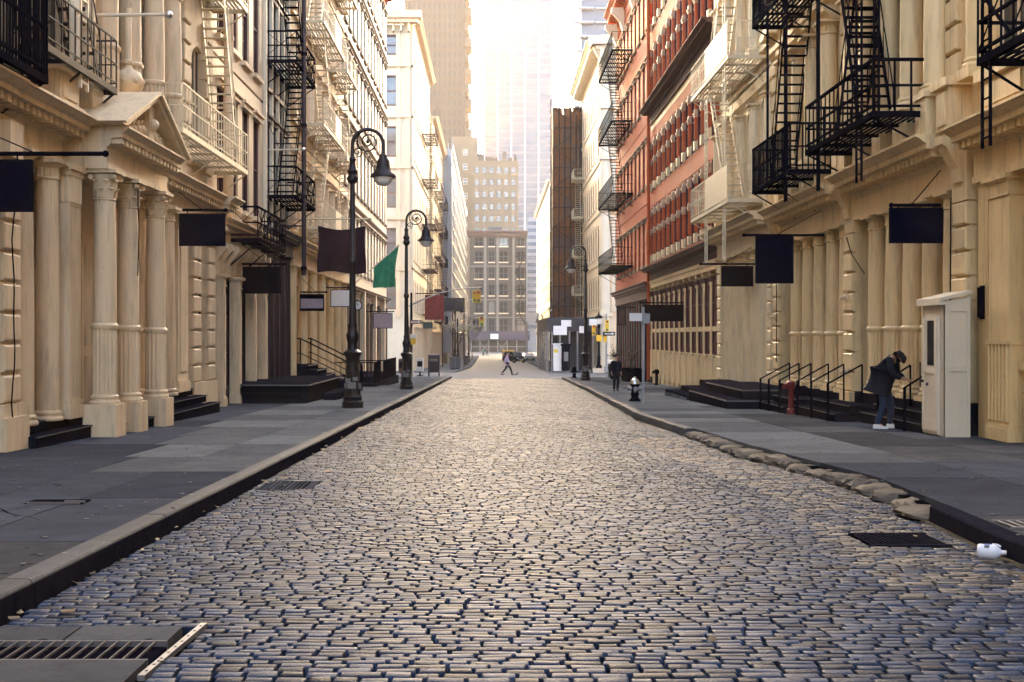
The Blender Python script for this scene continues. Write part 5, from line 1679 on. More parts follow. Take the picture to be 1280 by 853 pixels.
m = MB(); m.cyl((bx0 - .07, by1 - .2, zb + 1.0), (bx0 - .02, by1 - .2, zb + 1.0), .025, n=8); m.cyl((bx0 - .08, by1 - .2, zb + .9), (bx0 - .08, by1 - .2, zb + 1.35), .015, n=6); m.ball((bx0 - .05, by0 + .6, zb + .95), .03, 8, 5)
part('handle', m, 'brass', dr)
m = MB(); m.box(bx0 - .06, bx0 + .06, by0 - .05, by1 + .05, zb + 2.40, zb + 2.46)
m.add([(bx0 - .06, by0 - .06, zb + 2.461), (bx1, by0 - .06, zb + 2.6), (bx1, by1 + .06, zb + 2.6), (bx0 - .06, by1 + .06, zb + 2.461), (bx0 - .06, by0 - .06, zb + 2.52), (bx1, by0 - .06, zb + 2.66), (bx1, by1 + .06, zb + 2.66), (bx0 - .06, by1 + .06, zb + 2.52)],
      [(3, 2, 1, 0), (4, 5, 6, 7), (0, 1, 5, 4), (1, 2, 6, 5), (2, 3, 7, 6), (3, 0, 4, 7)])
part('roof', m, 'white', root)

# ================================================================== SIGNS AND FLAGS
def hung_sign(name, label, side, y, px0, px1, pz0, pz1, mat, xf, bar=None, cat='sign', barz=.12, group=None, border=None):
    xa, xb = X(px0, y), X(px1, y); z1, z0 = Z(pz0, y), Z(pz1, y)
    root = thing(name, label, cat, ((xa + xb) / 2, y, z0), group)
    m = MB(); m.box(xa, xb, y - .03, y + .03, z0, z1); pn = part('sign_board', m, mat, root)
    m = MB(); t = .035
    m.box(xa - t, xb + t, y - .036, y + .036, z1, z1 + t); m.box(xa - t, xb + t, y - .036, y + .036, z0 - t, z0); m.box(xa - t, xa, y - .036, y + .036, z0, z1); m.box(xb, xb + t, y - .036, y + .036, z0, z1)
    part('frame', m, 'black', root)
    tip = X(bar, y) if bar else (min(xa, xb) - .1 if side > 0 else max(xa, xb) + .1)
    m = MB(); m.cyl((side * xf, y, z1 + barz), (tip, y, z1 + barz), .032, n=8); m.ball((tip, y, z1 + barz), .05, 8, 5)
    m.bar((side * xf, y, z1 + .75), (tip * .6 + side * xf * .4, y, z1 + barz), .018)
    for x in (xa * .85 + xb * .15, xa * .15 + xb * .85): m.cyl((x, y, z1), (x, y, z1 + barz), .012, n=5)
    part('bracket_arm', m, 'black', root)
    return root
hung_sign('hanging_sign', 'square navy sign cut off at the left edge in front of the portico building', -1, 17.0, -70, 38, 203, 262, 'navy', 7.9, bar=132)
hung_sign('hanging_sign', 'wide navy banner hanging right of the portico', -1, 29.3, 226, 280, 269, 306, 'navy', 7.9, bar=282)
hung_sign('hanging_sign', 'black sign hanging over the dark glass shop front on the left', -1, 37.9, 305, 350, 335, 366, 'blackcloth', 7.9, bar=356)
mv = hung_sign('hanging_sign', 'small mauve sign with a black top band on the left facade', -1, 49.4, 376, 404, 369, 388, 'mauve', 7.9, bar=408)
m = MB(); m.box(X(376, 49.4), X(404, 49.4), 49.36, 49.369, Z(373.5, 49.4), Z(369, 49.4)); m.box(X(376, 49.4), X(404, 49.4), 49.36, 49.369, Z(388, 49.4), Z(385.6, 49.4)); part('dark_band', m, 'blackcloth', mv)
hung_sign('hanging_sign', 'blank white sign left of the first street lamp', -1, 57, 414, 437, 363, 383, 'paper', 7.9)
hung_sign('hanging_sign', 'pale pinkish sign hanging below the green flag', -1, 75, 467, 490, 392, 410, 'mauve', 7.9)
hung_sign('hanging_sign', 'navy sign hanging above the booth near the right edge', 1, 23.0, 1114, 1176, 262, 302, 'navy', 8.6, bar=1114, barz=.08)
b2 = hung_sign('hanging_banner', 'tall navy banner on a braced pole over the right pavement', 1, 31.8, 946, 990, 297, 353, 'navy', 8.8, bar=930, barz=.06)
hung_sign('hanging_sign', 'small black sign left of the tall navy banner', 1, 40, 903, 940, 334, 357, 'blackcloth', 8.8, bar=876, barz=.1)
hung_sign('hanging_sign', 'long black sign above the pavement in front of the red windows', 1, 55, 805, 853, 382, 401, 'blackcloth', 8.8, bar=800)
hung_sign('hanging_sign', 'narrow dark sign on the orange red brick corner', 1, 74, 773, 781, 387, 406, 'rust', 8.8)
# wall clock
root = thing('wall_clock', 'round white clock standing out from the left facade behind the first lamp', 'clock', (-7.5, 66, Z(382, 66)))
m = MB(); m.cyl((X(447, 66), 65.9, Z(382, 66)), (X(447, 66), 66.1, Z(382, 66)), .24, n=20); part('dial', m, 'paper', root)
m = MB()
for i in range(24):
    a, b = 2 * PI * i / 24, 2 * PI * (i + 1) / 24; c = (X(447, 66), 65.92, Z(382, 66))
    m.bar((c[0] + .25 * math.cos(a), c[1], c[2] + .25 * math.sin(a)), (c[0] + .25 * math.cos(b), c[1], c[2] + .25 * math.sin(b)), .05)
m.cyl((X(447, 66), 66, Z(382, 66)), (-7.95, 66, Z(382, 66)), .03, n=6); m.bar((c[0], 65.88, c[2]), (c[0] + .1, 65.88, c[2] + .1), .02); m.bar((c[0], 65.88, c[2]), (c[0] - .02, 65.88, c[2] + .18), .02)
part('rim', m, 'black', root)

def cloth(pts_fn, nu, nv):
    m = MB(); vs = []
    for j in range(nv + 1):
        for i in range(nu + 1): vs.append(pts_fn(i / nu, j / nv))
    fs = []
    for j in range(nv):
        for i in range(nu):
            a = j * (nu + 1) + i
            fs.append((a, a + 1, a + nu + 2, a + nu + 1))
    off = [(x, y + .012, z) for x, y, z in vs]
    n = len(vs)
    m.add(vs + off, fs + [tuple(k + n for k in f[::-1]) for f in fs])
    return m
# dark plum flag on a horizontal pole
fy = 44.4
root = thing('flag', 'large dark plum flag hanging flat from a horizontal pole behind the first lamp', 'flag', (X(425, fy), fy, Z(340, fy)))
xa, xb, z1, z0 = X(397, fy), X(457, fy), Z(282, fy), Z(341, fy)
def f1(u, v):
    sag = .16 * math.sin(PI * u) * (1 - v)
    return (xa + (xb - xa) * u + .03 * math.sin(v * 5) * (1 - 2 * u), fy + .06 * math.sin(u * 9 + v * 2) * (.25 + v) + .05 * math.sin(v * 7 + u * 3), z1 - sag - (z1 - z0) * v * (1 - .03 * math.sin(u * 6)))
part('flag_cloth', cloth(f1, 26, 14), 'flagdark', root, smooth=60)
m = MB(); m.cyl((-8, fy, Z(274, fy)), (X(463, fy), fy, Z(274, fy)), .035, .028, 8); m.ball((X(463, fy), fy, Z(274, fy)), .06, 8, 6)
for u in (.02, .5, .98): m.cyl((xa + (xb - xa) * u, fy, z1 - .05 - (.14 if u == .5 else 0)), (xa + (xb - xa) * u, fy, Z(274, fy)), .012, n=5)
part('flagpole', m, 'paleiron', root, smooth=50)
# green flag on a slanting pole
gy = 68.6
root = thing('flag', 'green flag drooping from a slanting white pole on the left facade', 'flag', (X(480, gy), gy, Z(360, gy)))
A0, A1 = Vector((X(440, gy), gy, Z(358, gy))), Vector((X(498, gy), gy, Z(307, gy)))
def f2(u, v):
    p = A0.lerp(A1, .46 + .53 * u)
    bot = Vector((X(467 + 27 * u, gy), gy, Z(360 - 1 * u, gy)))
    q = p.lerp(bot, v)
    return (q.x + .05 * math.sin(v * 5 + u * 2), q.y + .10 * math.sin(u * 10 + v) * (.2 + v), q.z)
part('flag_cloth', cloth(f2, 20, 12), 'flaggreen', root, smooth=60)
m = MB(); m.cyl(A0, A1, .04, .03, 8); m.ball(A1, .07, 8, 6); m.bar((-7.95, gy, A0.z - .1), A0, .08); part('flagpole', m, 'white', root, smooth=50)
# dark red flag beyond the crossing
ry = 122
root = thing('flag', 'dark red banner beyond the cross street on the left', 'flag', (X(543, ry), ry, Z(400, ry)))
xa2, xb2 = X(531, ry), X(555, ry)
def f3(u, v): return (xa2 + (xb2 - xa2) * u, ry + .1 * math.sin(u * 8 + v * 3), Z(369, ry) - (Z(369, ry) - Z(400, ry)) * v)
part('flag_cloth', cloth(f3, 12, 6), 'flagred', root, smooth=60)
m = MB(); m.cyl((-7.8, ry, Z(367, ry)), (X(556, ry), ry, Z(367, ry)), .05, n=6); part('flagpole', m, 'black', root)
# empty horizontal flagpoles
for (y, pa, pb, pz, lb) in ((22.6, 80, 211, 18.5, 'bare white horizontal flagpole with a ball end at the top left'), (43, 326, 379, 187, 'bare pale horizontal flagpole across the maroon iron building')):
    root = thing('flagpole', lb, 'flagpole', (-8, y, Z(pz, y)))
    m = MB(); m.cyl((-8.0, y, Z(pz, y) - .02), (X(pb, y) - .05, y, Z(pz, y)), .035, .03, 10); part('pole', m, 'white', root, smooth=40)
    m = MB(); m.ball((X(pb, y), y, Z(pz, y)), .075, 12, 8); part('finial', m, 'chrome', root, smooth=60)
    m = MB(); m.bar((-7.6, y, Z(pz, y)), (-8, y, Z(pz, y) + .9), .02); m.ball((X(pa + (pb - pa) * .1, y), y, Z(pz, y) - .12), .06, 8, 5); part('stay', m, 'brass', root)
# flagpole lattice frames standing on the pedestal
root = thing('pole_mount', 'white lattice pole mount standing on the panelled pedestal at the left', 'pole mount', (-7.1, 20.8, 6.28))
m = MB(); m.cyl((-7.15, 20.55, 6.28), (-7.15, 20.55, 11), .09, n=10)
for yy in (20.8, 21.15): m.box(-7.16, -7.11, yy - .02, yy + .02, 5.9, 10.5)
for k in range(12): m.box(-7.155, -7.115, 20.82, 21.13, 6.0 + k * .36, 6.04 + k * .36)
part('frame', m, 'white', root)
# dark standing pipe
root = thing('hanging_pipe', 'long dark vertical pipe hanging before the maroon iron building', 'pipe', (-6.85, 43.7, 3.8))
m = MB(); m.cyl((-6.85, 43.7, 3.8), (-6.85, 43.7, 17), .085, n=10)
for z in (5.6, 8.6, 11.6): m.cyl((-6.85, 43.7, z), (-8.0, 43.7, z), .03, n=6)
part('pipe', m, 'maroon', root, smooth=40)
m = MB()
for z in (4.0, 6.6, 9.2, 11.8):
    m = MB(); m.cyl((-6.85, 43.7, z), (-6.85, 43.7, z + .12), .11, n=10); part('collar', m, 'black', root)

# ================================================================== LAMP POSTS
def lamp(label, x, y, s, scale=1.0, group='crook topped street lamps'):
    """s = +1: crook leans to +X"""
    zb = gz(y) + .15
    root = thing('street_lamp', label, 'street lamp', (x, y, zb), group)
    H = 7.6
    m = MB()
    m.lathe([(.29, 0), (.29, .16), (.25, .2), (.26, .3), (.23, .34), (.20, .5), (.19, .95), (.18, 1.0)], n=8)
    lpart('plinth', m, 'brass', root)
    m = MB()
    m.lathe([(.175, 1.0), (.165, 1.25), (.2, 1.4), (.25, 1.47), (.25, 1.53), (.15, 1.6), (.13, 1.75), (.165, 1.9), (.18, 2.0), (.125, 2.1), (.115, 2.2), (.13, 2.3)], n=14)
    lpart('base', m, 'brass', root, smooth=45)
    m = MB()
    for (ang, zz, hw, hh) in ((-1.57, .62, .12, .18), (-1.1, .8, .07, .1), (-2.1, .75, .08, .13), (-.3, .6, .1, .15), (-2.7, .6, .09, .14)):
        rr = .212 if zz < .7 else .205
        c = Vector((rr * math.cos(ang), rr * math.sin(ang), zz)); t = Vector((-math.sin(ang), math.cos(ang), 0)); o = Vector((math.cos(ang), math.sin(ang), 0)) * .012
        m.bar(c - t * hw, c + t * hw, .012, hh)
    lpart('stickers', m, 'sticker', root)
    m = MB()
    m.lathe([(.10, 2.2), (.09, 3.2), (.085, 3.9), (.12, 3.95), (.12, 4.05), (.08, 4.1), (.068, 6.2)], n=12)
    lpart('shaft', m, 'brass', root, smooth=45)
    m = MB(); m.lathe([(.08, 6.15), (.14, 6.22), (.16, 6.3), (.11, 6.4), (.15, 6.5), (.09, 6.6), (.07, 6.75), (.10, 6.82), (.06, 6.9)], n=12); lpart('collar', m, 'brass', root, smooth=45)
    m = MB()
    rc = .42; zc = 7.25
    pts = [(0, 0, 6.85), (0, 0, 7.05)] + [(s * (rc - rc * math.cos(t)), 0, zc + rc * .95 * math.sin(t)) for t in [PI * i / 14 for i in range(15)]] + [(s * 2 * rc, 0, 7.05)]
    m.tube(pts, .05, 8)
    lpart('crook', m, 'brass', root, smooth=50)
    m = MB()
    sp = []
    for i in range(26):
        t = i / 25; a = PI * 0.55 + t * 4.2 * PI; r = .30 * (1 - t) + .03
        sp.append((s * (rc + r * math.cos(a)), 0, zc + .06 + r * math.sin(a)))
    m.tube(sp, .022, 6)
    sp = []
    for i in range(18):
        t = i / 17; a = -PI * .5 + t * 3 * PI; r = .13 * (1 - t) + .015
        sp.append((s * (.14 + r * math.cos(a)), 0, zc - .22 + r * math.sin(a)))
    m.tube(sp, .018, 6)
    m.ball((s * rc, 0, zc + .06), .05, 8, 6)
    m.cyl((s * rc, 0, zc + rc * .95), (s * rc, 0, zc + rc * .95 + .14), .02, .005, 6)
    lpart('scroll', m, 'brass', root, smooth=60)
    m = MB(); lx = s * 2 * rc
    m.lathe([(.05, 7.08), (.06, 6.98), (.10, 6.95), (.11, 6.86), (.17, 6.78), (.19, 6.6), (.24, 6.48), (.34, 6.4), (.36, 6.34), (.30, 6.33)], lx, 0, 16)
    sh = lpart('lamp_shade', m, 'brass', root, smooth=45)
    m = MB(); m.lathe([(.26, 6.335), (.24, 6.22), (.15, 6.12), (.02, 6.09)], lx, 0, 16)
    o = link('lamp_globe', m.mesh('lamp_globe', 'lampglass', smooth=50), sh)
    root.scale = (scale, scale, scale)
    return root
lamp('crook topped bronze street lamp nearest the camera on the left kerb by the iron stoop', -3.95, 34, 1, 7.94 / 7.7)
lamp('crook topped bronze street lamp beside the railed platform, second on the left kerb', -3.78, 53, 1, 7.95 / 7.7)
lamp('crook topped bronze street lamp on the right kerb near the small hydrant', 5.65, 72.5, -1, 8.2 / 7.7)
lamp('crook topped street lamp on the far right kerb before the netted building', X(699, 150), 150, -1, 8.8 / 7.7)
lamp('crook topped street lamp farthest down the right kerb near the white hoarding', X(678, 215), 215, -1, 8.4 / 7.7)
lamp('crook topped street lamp on the far left kerb past the dark red banner', X(569, 140), 140, 1, 7.9 / 7.7)
lamp('crook topped street lamp farthest down the left kerb near the scaffold', X(586, 200), 200, 1, 7.9 / 7.7)
# lantern post at the right corner
root = thing('lantern_post', 'slim post with a pointed lantern at the right corner of the crossing', 'street lamp', (10.35, 116.2, gz(116)))
m = MB(); m.box(-.55, .55, -.5, .5, 0, .45); lpart('plinth', m, 'white', root)
m = MB(); m.lathe([(.3, .45), (.26, .7), (.16, .8), (.14, 1.6), (.10, 1.7), (.08, 4.3), (.13, 4.4), (.1, 4.5), (.2, 4.7)], n=10); lpart('shaft', m, 'black', root, smooth=45)
m = MB(); m.lathe([(.18, 4.7), (.3, 5.25), (.3, 5.27)], n=8); lpart('lantern', m, 'lampglass', root)
m = MB(); m.lathe([(.4, 5.271), (.25, 5.5), (.1, 5.62), (.06, 5.8), (.02, 6.0)], n=8); lpart('lantern_cap', m, 'black', root)

# ================================================================== SIGNALS, SIGN POSTS
def signal_head(root, x, y, z, mat='yellow', h=.95, w_=.34, face=-1):
    m = MB(); m.box(x - w_ / 2, x + w_ / 2, y - .12, y + .12, z, z + h); hd = part('signal_head', m, mat, root)
    for i, c in enumerate(('greenp', 'amber', 'redlens')):
        zz = z + h * (i + .5) / 3
        m = MB(); m.cyl((x, y - .125, zz), (x, y - .14, zz), w_ * .33, n=12); part('lens', m, c, hd)
        m = MB(); m.sweep([(0, 0)] * 0 + [(x - w_ * .4, zz + .02), (x - w_ * .3, zz + w_ * .4), (x + w_ * .3, zz + w_ * .4), (x + w_ * .4, zz + .02), (x + w_ * .35, zz + .02), (x + w_ * .26, zz + w_ * .34), (x - w_ * .26, zz + w_ * .34), (x - w_ * .35, zz + .02)], y - .33, y - .121); part('visor', m, mat, hd)
    return hd
root = thing('traffic_signal', 'yellow traffic signal hung on a long curved arm over the left half of the street', 'traffic light', (-6.0, 89.3, gz(89) + .15))
m = MB(); m.lathe([(.2, 0), (.2, .3), (.11, .4), (.08, 6.2)], n=10); lpart('pole', m, 'black', root, smooth=45)
m = MB()
yy = 89.3
arm = [(X(511, yy) + .0, yy, Z(383, yy)), (X(530, yy), yy, Z(374, yy)), (X(550, yy), yy, Z(366.5, yy)), (X(575, yy), yy, Z(361.5, yy)), (X(603, yy), yy, Z(359, yy))]
m.tube(arm, .055, 8, .04); part('mast_arm', m, 'steel', root, smooth=60)
signal_head(root, X(598, yy), yy, Z(379, yy), 'yellow', .95)
signal_head(root, X(593, yy), yy + .3, Z(378, yy), 'amber', .85, .3)
root = thing('traffic_signal', 'smaller yellow traffic signal farther down the left side of the street', 'traffic light', (X(572, 165), 165, gz(165) + .15))
m = MB(); m.lathe([(.2, 0), (.1, .4), (.09, 6.5)], n=8); lpart('pole', m, 'black', root)
m = MB(); yy = 165; m.tube([(X(572, yy), yy, Z(402, yy)), (X(585, yy), yy, Z(395, yy)), (X(603, yy), yy, Z(393, yy))], .07, 6); part('mast_arm', m, 'steel', root)
signal_head(root, X(602, yy), yy, Z(408, yy), 'amber', 1.3, .7)
root = thing('corner_signal_post', 'post with yellow signal boxes and a one way arrow at the right corner', 'traffic light', (X(758, 115), 115, gz(115) + .1))
m = MB(); m.lathe([(.25, 0), (.22, .5), (.09, .6), (.08, 5.6)], n=10); lpart('pole', m, 'steel', root)
yy = 114.8
signal_head(root, X(758.5, yy), yy - .2, Z(415, yy), 'amber', 1.15, .34)
signal_head(root, X(742, yy), yy - .2, Z(419, yy), 'yellow', .95, .34)
m = MB(); m.box(X(745, yy), X(752, yy), yy - .4, yy - .1, Z(427, yy), Z(419, yy)); m.box(X(754, yy), X(758, yy), yy - .4, yy - .1, Z(428, yy), Z(419, yy)); part('walk_signal', m, 'yellow', root)
m = MB(); m.box(X(742, yy), X(758, yy), yy - .08, yy - .02, Z(421, yy), Z(420, yy)); part('signal_arm', m, 'steel', root)
m = MB(); m.box(X(753, yy), X(768, yy), yy - .6, yy - .57, Z(419.8, yy), Z(415, yy)); ow = part('one_way_sign', m, 'black', root)
def text_mesh(txt, size, mat, x, y, z, par, name='lettering'):
    cu = bpy.data.curves.new(name, 'FONT'); cu.body = txt; cu.size = size; cu.extrude = .004; cu.align_x = 'CENTER'; cu.align_y = 'CENTER'
    tmp = bpy.data.objects.new('tmp_text', cu)
    COL.objects.link(tmp)
    dg = bpy.context.evaluated_depsgraph_get()
    me = bpy.data.meshes.new_from_object(tmp.evaluated_get(dg))
    bpy.data.objects.remove(tmp); bpy.data.curves.remove(cu)
    me.materials.clear(); me.materials.append(M[mat])
    o = link(name, me, par, (x, y, z)); o.rotation_euler = (PI / 2, 0, 0)
    return o
def arrow(x0, x1, y, zc, h):
    m = MB(); hd = h * 1.1
    m.add([(x0, y, zc - h * .28), (x1 - hd, y, zc - h * .28), (x1 - hd, y, zc - h * .55), (x1, y, zc), (x1 - hd, y, zc + h * .55), (x1 - hd, y, zc + h * .28), (x0, y, zc + h * .28)], [(0, 1, 2, 3, 4, 5, 6)])
    return m
part('arrow', arrow(X(755, yy), X(767.3, yy), yy - .606, Z(417.4, yy), .24), 'paper', ow)
text_mesh('ONE WAY', .12, 'black', X(760.5, yy), yy - .612, Z(417.4, yy), ow)
# left corner sign post
yy = 86.5
root = thing('sign_post', 'post with a white one way arrow and yellow pedestrian signal by the left corner', 'sign post', (X(516, yy), yy, gz(yy) + .15))
m = MB(); m.lathe([(.16, 0), (.08, .3), (.06, 3.6)], n=8); lpart('pole', m, 'white', root)
m = MB(); m.box(X(513.5, yy), X(527, yy), yy - .12, yy - .09, Z(405, yy), Z(400.4, yy)); ow = part('one_way_sign', m, 'redpaint', root)
part('arrow', arrow(X(514, yy), X(526.6, yy), yy - .126, Z(402.7, yy), .2), 'paper', ow)
text_mesh('ONE WAY', .10, 'black', X(519, yy), yy - .133, Z(402.7, yy), ow)
m = MB(); m.box(X(529, yy), X(541, yy), yy - .12, yy - .09, Z(411, yy), Z(403, yy)); m.box(X(516, yy), X(541, yy), yy - .08, yy - .05, Z(404, yy), Z(403, yy)); part('street_sign', m, 'darkgreen', root)
m = MB(); m.box(X(514, yy), X(520, yy), yy - .35, yy - .08, Z(431, yy), Z(423, yy)); part('walk_signal', m, 'yellow', root)
m = MB(); m.box(X(513, yy), X(521, yy), yy - .3, yy - .09, Z(423, yy), Z(418, yy)); part('paper_notice', m, 'paper', root)
# right parking sign post
root = thing('sign_post', 'bare steel sign post with small pale plates beside the chrome capped hydrant', 'sign post', (4.56, 36.2, gz(36.2) + .15))
m = MB(); m.box(-.035, .035, -.02, .02, 0, 2.95); lpart('pole', m, 'steel', root)
m = MB(); m.box(-.42, -.036, -.035, -.022, 2.52, 2.76); lpart('sign_plate', m, 'paper', root)
m = MB(); m.box(-.02, .02, -.25, .22, 2.42, 2.78); m.box(.02, .2, -.03, -.021, 2.45, 2.75); lpart('side_plate', m, 'steel', root)

# ================================================================== HYDRANTS, BINS, PLANTERS
def hydrant(label, x, y, top, h=.78):
    root = thing('fire_hydrant', label, 'fire hydrant', (x, y, gz(y) + .15), 'fire hydrants on the right pavement')
    m = MB(); m.lathe([(.19, 0), (.19, .06), (.15, .07), (.15, .1)], n=8); lpart('foot', m, 'black', root)
    m = MB(); m.lathe([(.12, .1), (.115, .2), (.14, .22), (.14, .26), (.115, .28), (.115, .5), (.16, .52), (.16, .57)], n=14)
    bd = lpart('barrel', m, 'black', root, smooth=45)
    m = MB(); m.lathe([(.165, .57), (.155, .62), (.12, .7), (.05, .75), (.035, .75), (.035, .8), (.001, .8)], n=14); lpart('bonnet', m, top, root, smooth=45)
    m = MB()
    for a in (0, PI, -PI / 2):
        d = Vector((math.cos(a), math.sin(a), 0))
        m.cyl(d * .1 + Vector((0, 0, .42)), d * .2 + Vector((0, 0, .42)), .062, n=10); m.cyl(d * .2 + Vector((0, 0, .42)), d * .235 + Vector((0, 0, .42)), .075, n=6)
    lpart('outlet', m, 'black' if top == 'black' else 'steel', root)
    m = MB(); m.box(-.05, .05, -.135, -.112, .3, .38); lpart('label_plate', m, 'sticker', root)
    return root
hydrant('black fire hydrant with a bright steel bonnet left of the bare sign post', 4.62, 38.8, 'chrome')
hydrant('small black fire hydrant next to the right kerb lamp', 5.62, 82, 'black')
root = thing('litter_bin', 'dark green bin with a pale lid near the right corner', 'bin', (8.1, 80, gz(80) + .15))
m = MB(); m.box(-.36, .36, -.3, .3, .08, .95); m.box(-.3, .3, -.25, .25, 0, .08); lpart('body', m, 'darkgreen', root)
m = MB(); m.lathe([(.40, .951), (.42, 1.0), (.36, 1.12), (.2, 1.2), (.02, 1.22)], n=14); lpart('lid', m, 'paper', root, smooth=45)
def shrub(label, x, y, zb, h, n, w_, pot):
    root = thing('potted_shrub', label, 'shrub', (x, y, zb), 'shrubs in planters at the red brick corner')
    pw = .34
    m = MB()
    if pot == 'box':
        m.box(-.45, .45, -1.4, 1.4, 0, .75); m.box(-.5, .5, -1.45, 1.45, .68, .76)
    else: m.lathe([(.2, 0), (.34, .5), (.38, .72), (.40, .72), (.40, .78), (.02, .78)], n=14)
    lpart('planter', m, 'black', root, smooth=40)
    m = MB(); lv = MB(); rnd = random.Random(int(y * 10))
    for i in range(16):
        a = rnd.uniform(0, 2 * PI); r = rnd.uniform(.1, w_); yy = rnd.uniform(-1.1, 1.1) if pot == 'box' else 0
        tip = Vector((r * math.cos(a), yy + r * math.sin(a), .75 + h * rnd.uniform(.5, 1)))
        mid = Vector((tip.x * .4, yy + (tip.y - yy) * .4, .75 + h * .4))
        m.tube([(0.05 * math.cos(a), yy, .7), mid, tip], .014, 5, .004)
        for k in range(n):
            t = rnd.uniform(.3, 1)
            c = mid.lerp(tip, t) + Vector((rnd.uniform(-.14, .14), rnd.uniform(-.14, .14), rnd.uniform(-.1, .1)))
            d1 = Vector((rnd.uniform(-1, 1), rnd.uniform(-1, 1), rnd.uniform(-1, 1))).normalized() * .045; d2 = d1.orthogonal().normalized() * .03
            lv.add([tuple(c - d1), tuple(c + d2), tuple(c + d1), tuple(c - d2)], [(0, 1, 2, 3)])
    lpart('stems', m, 'bark', root)
    lpart('leaves', lv, 'leaf', root, kind='stuff')
    return root
shrub('bare brown shrub in a round black pot behind the walking man at right', 7.75, 76, gz(76) + .15, 1.5, 26, .6, 'pot')
shrub('bare brown shrub in a long black box at the maroon doors', 8.15, 70, gz(70) + .15, 1.35, 30, .5, 'box')
# red standpipe
root = thing('standpipe', 'dull red standpipe on the steps left of the bending person', 'standpipe', (7.55, 27.1 + 3.2, gz(30) + .15))
m = MB(); m.lathe([(.11, 0), (.11, .12), (.07, .14), (.07, .62), (.11, .66), (.11, .8), (.05, .84)], n=12); lpart('pipe', m, 'redpaint', root, smooth=45)
m = MB(); m.cyl((0, 0, .7), (-.2, -.1, .7), .07, n=10); m.cyl((0, 0, .7), (-.12, .2, .7), .07, n=10); lpart('outlet', m, 'redpaint', root)
root = thing('standpipe', 'small black standpipe against the cream panels of the red window building', 'standpipe', (8.3, 60.5, gz(60) + .15))
m = MB(); m.lathe([(.11, 0), (.08, .1), (.08, .55), (.14, .6), (.14, .75), (.05, .8)], n=12); lpart('pipe', m, 'black', root, smooth=45)
m = MB(); m.cyl((0, 0, .66), (-.22, 0, .66), .07, n=8); lpart('outlet', m, 'black', root)
# parcel box at left corner
root = thing('relay_box', 'dark maroon street box on legs at the left corner of the crossing', 'mail box', (-4.25, 88, gz(88) + .15))
m = MB()
m.box(-.42, .42, -.3, .3, .3, 1.35)
m.cyl((-.42, 0, 1.35), (.42, 0, 1.35), .298, n=20)
lpart('body', m, 'maroon', root, smooth=40)
for sx in (-.38, .38):
    for sy in (-.26, .26):
        m = MB(); m.box(sx - .04, sx + .04, sy - .04, sy + .04, 0, .3); lpart('leg', m, 'maroon', root)
m = MB(); m.box(-.3, .3, -.34, -.302, 1.1, 1.3); lpart('flap', m, 'sticker', root)
for (px_, y, mt, lb, cat) in ((525, 89.8, 'paper', 'small white newspaper box at the left corner', 'newspaper box'), (503, 80, 'rust', 'rust red newspaper box just behind the second left lamp', 'newspaper box')):
    root = thing('newspaper_box', lb, cat, (X(px_, y), y, gz(y) + .15))
    m = MB(); m.box(-.25, .25, -.22, .22, .35, 1.2); m.sweep([(-.25, 1.2), (.25, 1.2), (.2, 1.32), (-.2, 1.32)], -.22, .22); lpart('cabinet', m, mt, root)
    m = MB(); m.box(-.19, .19, -.24, -.221, .7, 1.12); lpart('window', m, 'glass', root)
    m = MB(); m.cyl((0, 0, 0), (0, 0, .35), .08, n=8); m.box(-.24, .24, -.2, .2, 0, .04); lpart('foot', m, 'black', root)

# ================================================================== ROAD FITTINGS
root = thing('drain_grate', 'large iron drain grate set in steel plates at the lower left of the road', 'drain grate', (-2, 6.5, gz(6.5)))
zz = gz(6.5)
m = MB(); m.box(-2.95, -1.82, 5.55, 6.33, zz - .06, zz + .004); m.box(-2.95, -2.42, 6.74, 7.06, zz - .06, zz + .002); m.box(-2.4, -1.82, 6.74, 7.06, zz - .06, zz + .005)
part('plate', m, 'concrete_mid', root)
m = MB()
for i in range(16):
    x = -2.94 + i * .07; m.box(x, x + .006, 6.35, 6.72, zz - .012, zz + .002)
m.box(-2.95, -1.82, 6.333, 6.348, zz - .05, zz + .003); m.box(-2.95, -1.82, 6.722, 6.737, zz - .05, zz + .003)
part('grate_bars', m, 'edge', root)
m = MB(); m.box(-2.95, -1.82, 6.349, 6.721, zz - .054, zz - .03); part('pit', m, 'black', root)
root = thing('steel_edging', 'pale perforated steel angle bar lying at the edge of the drain grate', 'steel bar', (-1.73, 6.5, zz))
m = MB(); m.add([(-1.78, 6.02, zz - .02), (-1.742, 6.02, zz - .02), (-1.69, 7.12, zz - .02), (-1.728, 7.12, zz - .02), (-1.78, 6.02, zz + .010), (-1.742, 6.02, zz + .010), (-1.69, 7.12, zz + .010), (-1.728, 7.12, zz + .010)], [(0, 3, 2, 1), (4, 5, 6, 7), (0, 1, 5, 4), (1, 2, 6, 5), (2, 3, 7, 6), (3, 0, 4, 7)]); part('bar', m, 'steel', root)
m = MB()
for i in range(9): m.cyl((-1.757 + i * .0058, 6.1 + i * .118, zz + .0101), (-1.757 + i * .0058, 6.1 + i * .118, zz + .0112), .009, n=8)
part('holes', m, 'black', root)
root = thing('drain_grate', 'small dark drain grate close to the left kerb', 'drain grate', (-2.5, 15, gz(15)))
zz = gz(15)
m = MB(); m.box(-2.88, -2.2, 14.6, 14.66, zz - .05, zz - .004); m.box(-2.88, -2.2, 15.34, 15.4, zz - .05, zz - .004); m.box(-2.3, -2.2, 14.66, 15.34, zz - .05, zz - .004); part('plate', m, 'concrete_dark', root)
m = MB()
for i in range(10): m.box(-2.87 + i * .056, -2.838 + i * .056, 14.66, 15.34, zz - .04, zz - .006)
part('grate_bars', m, 'concrete_dark', root)
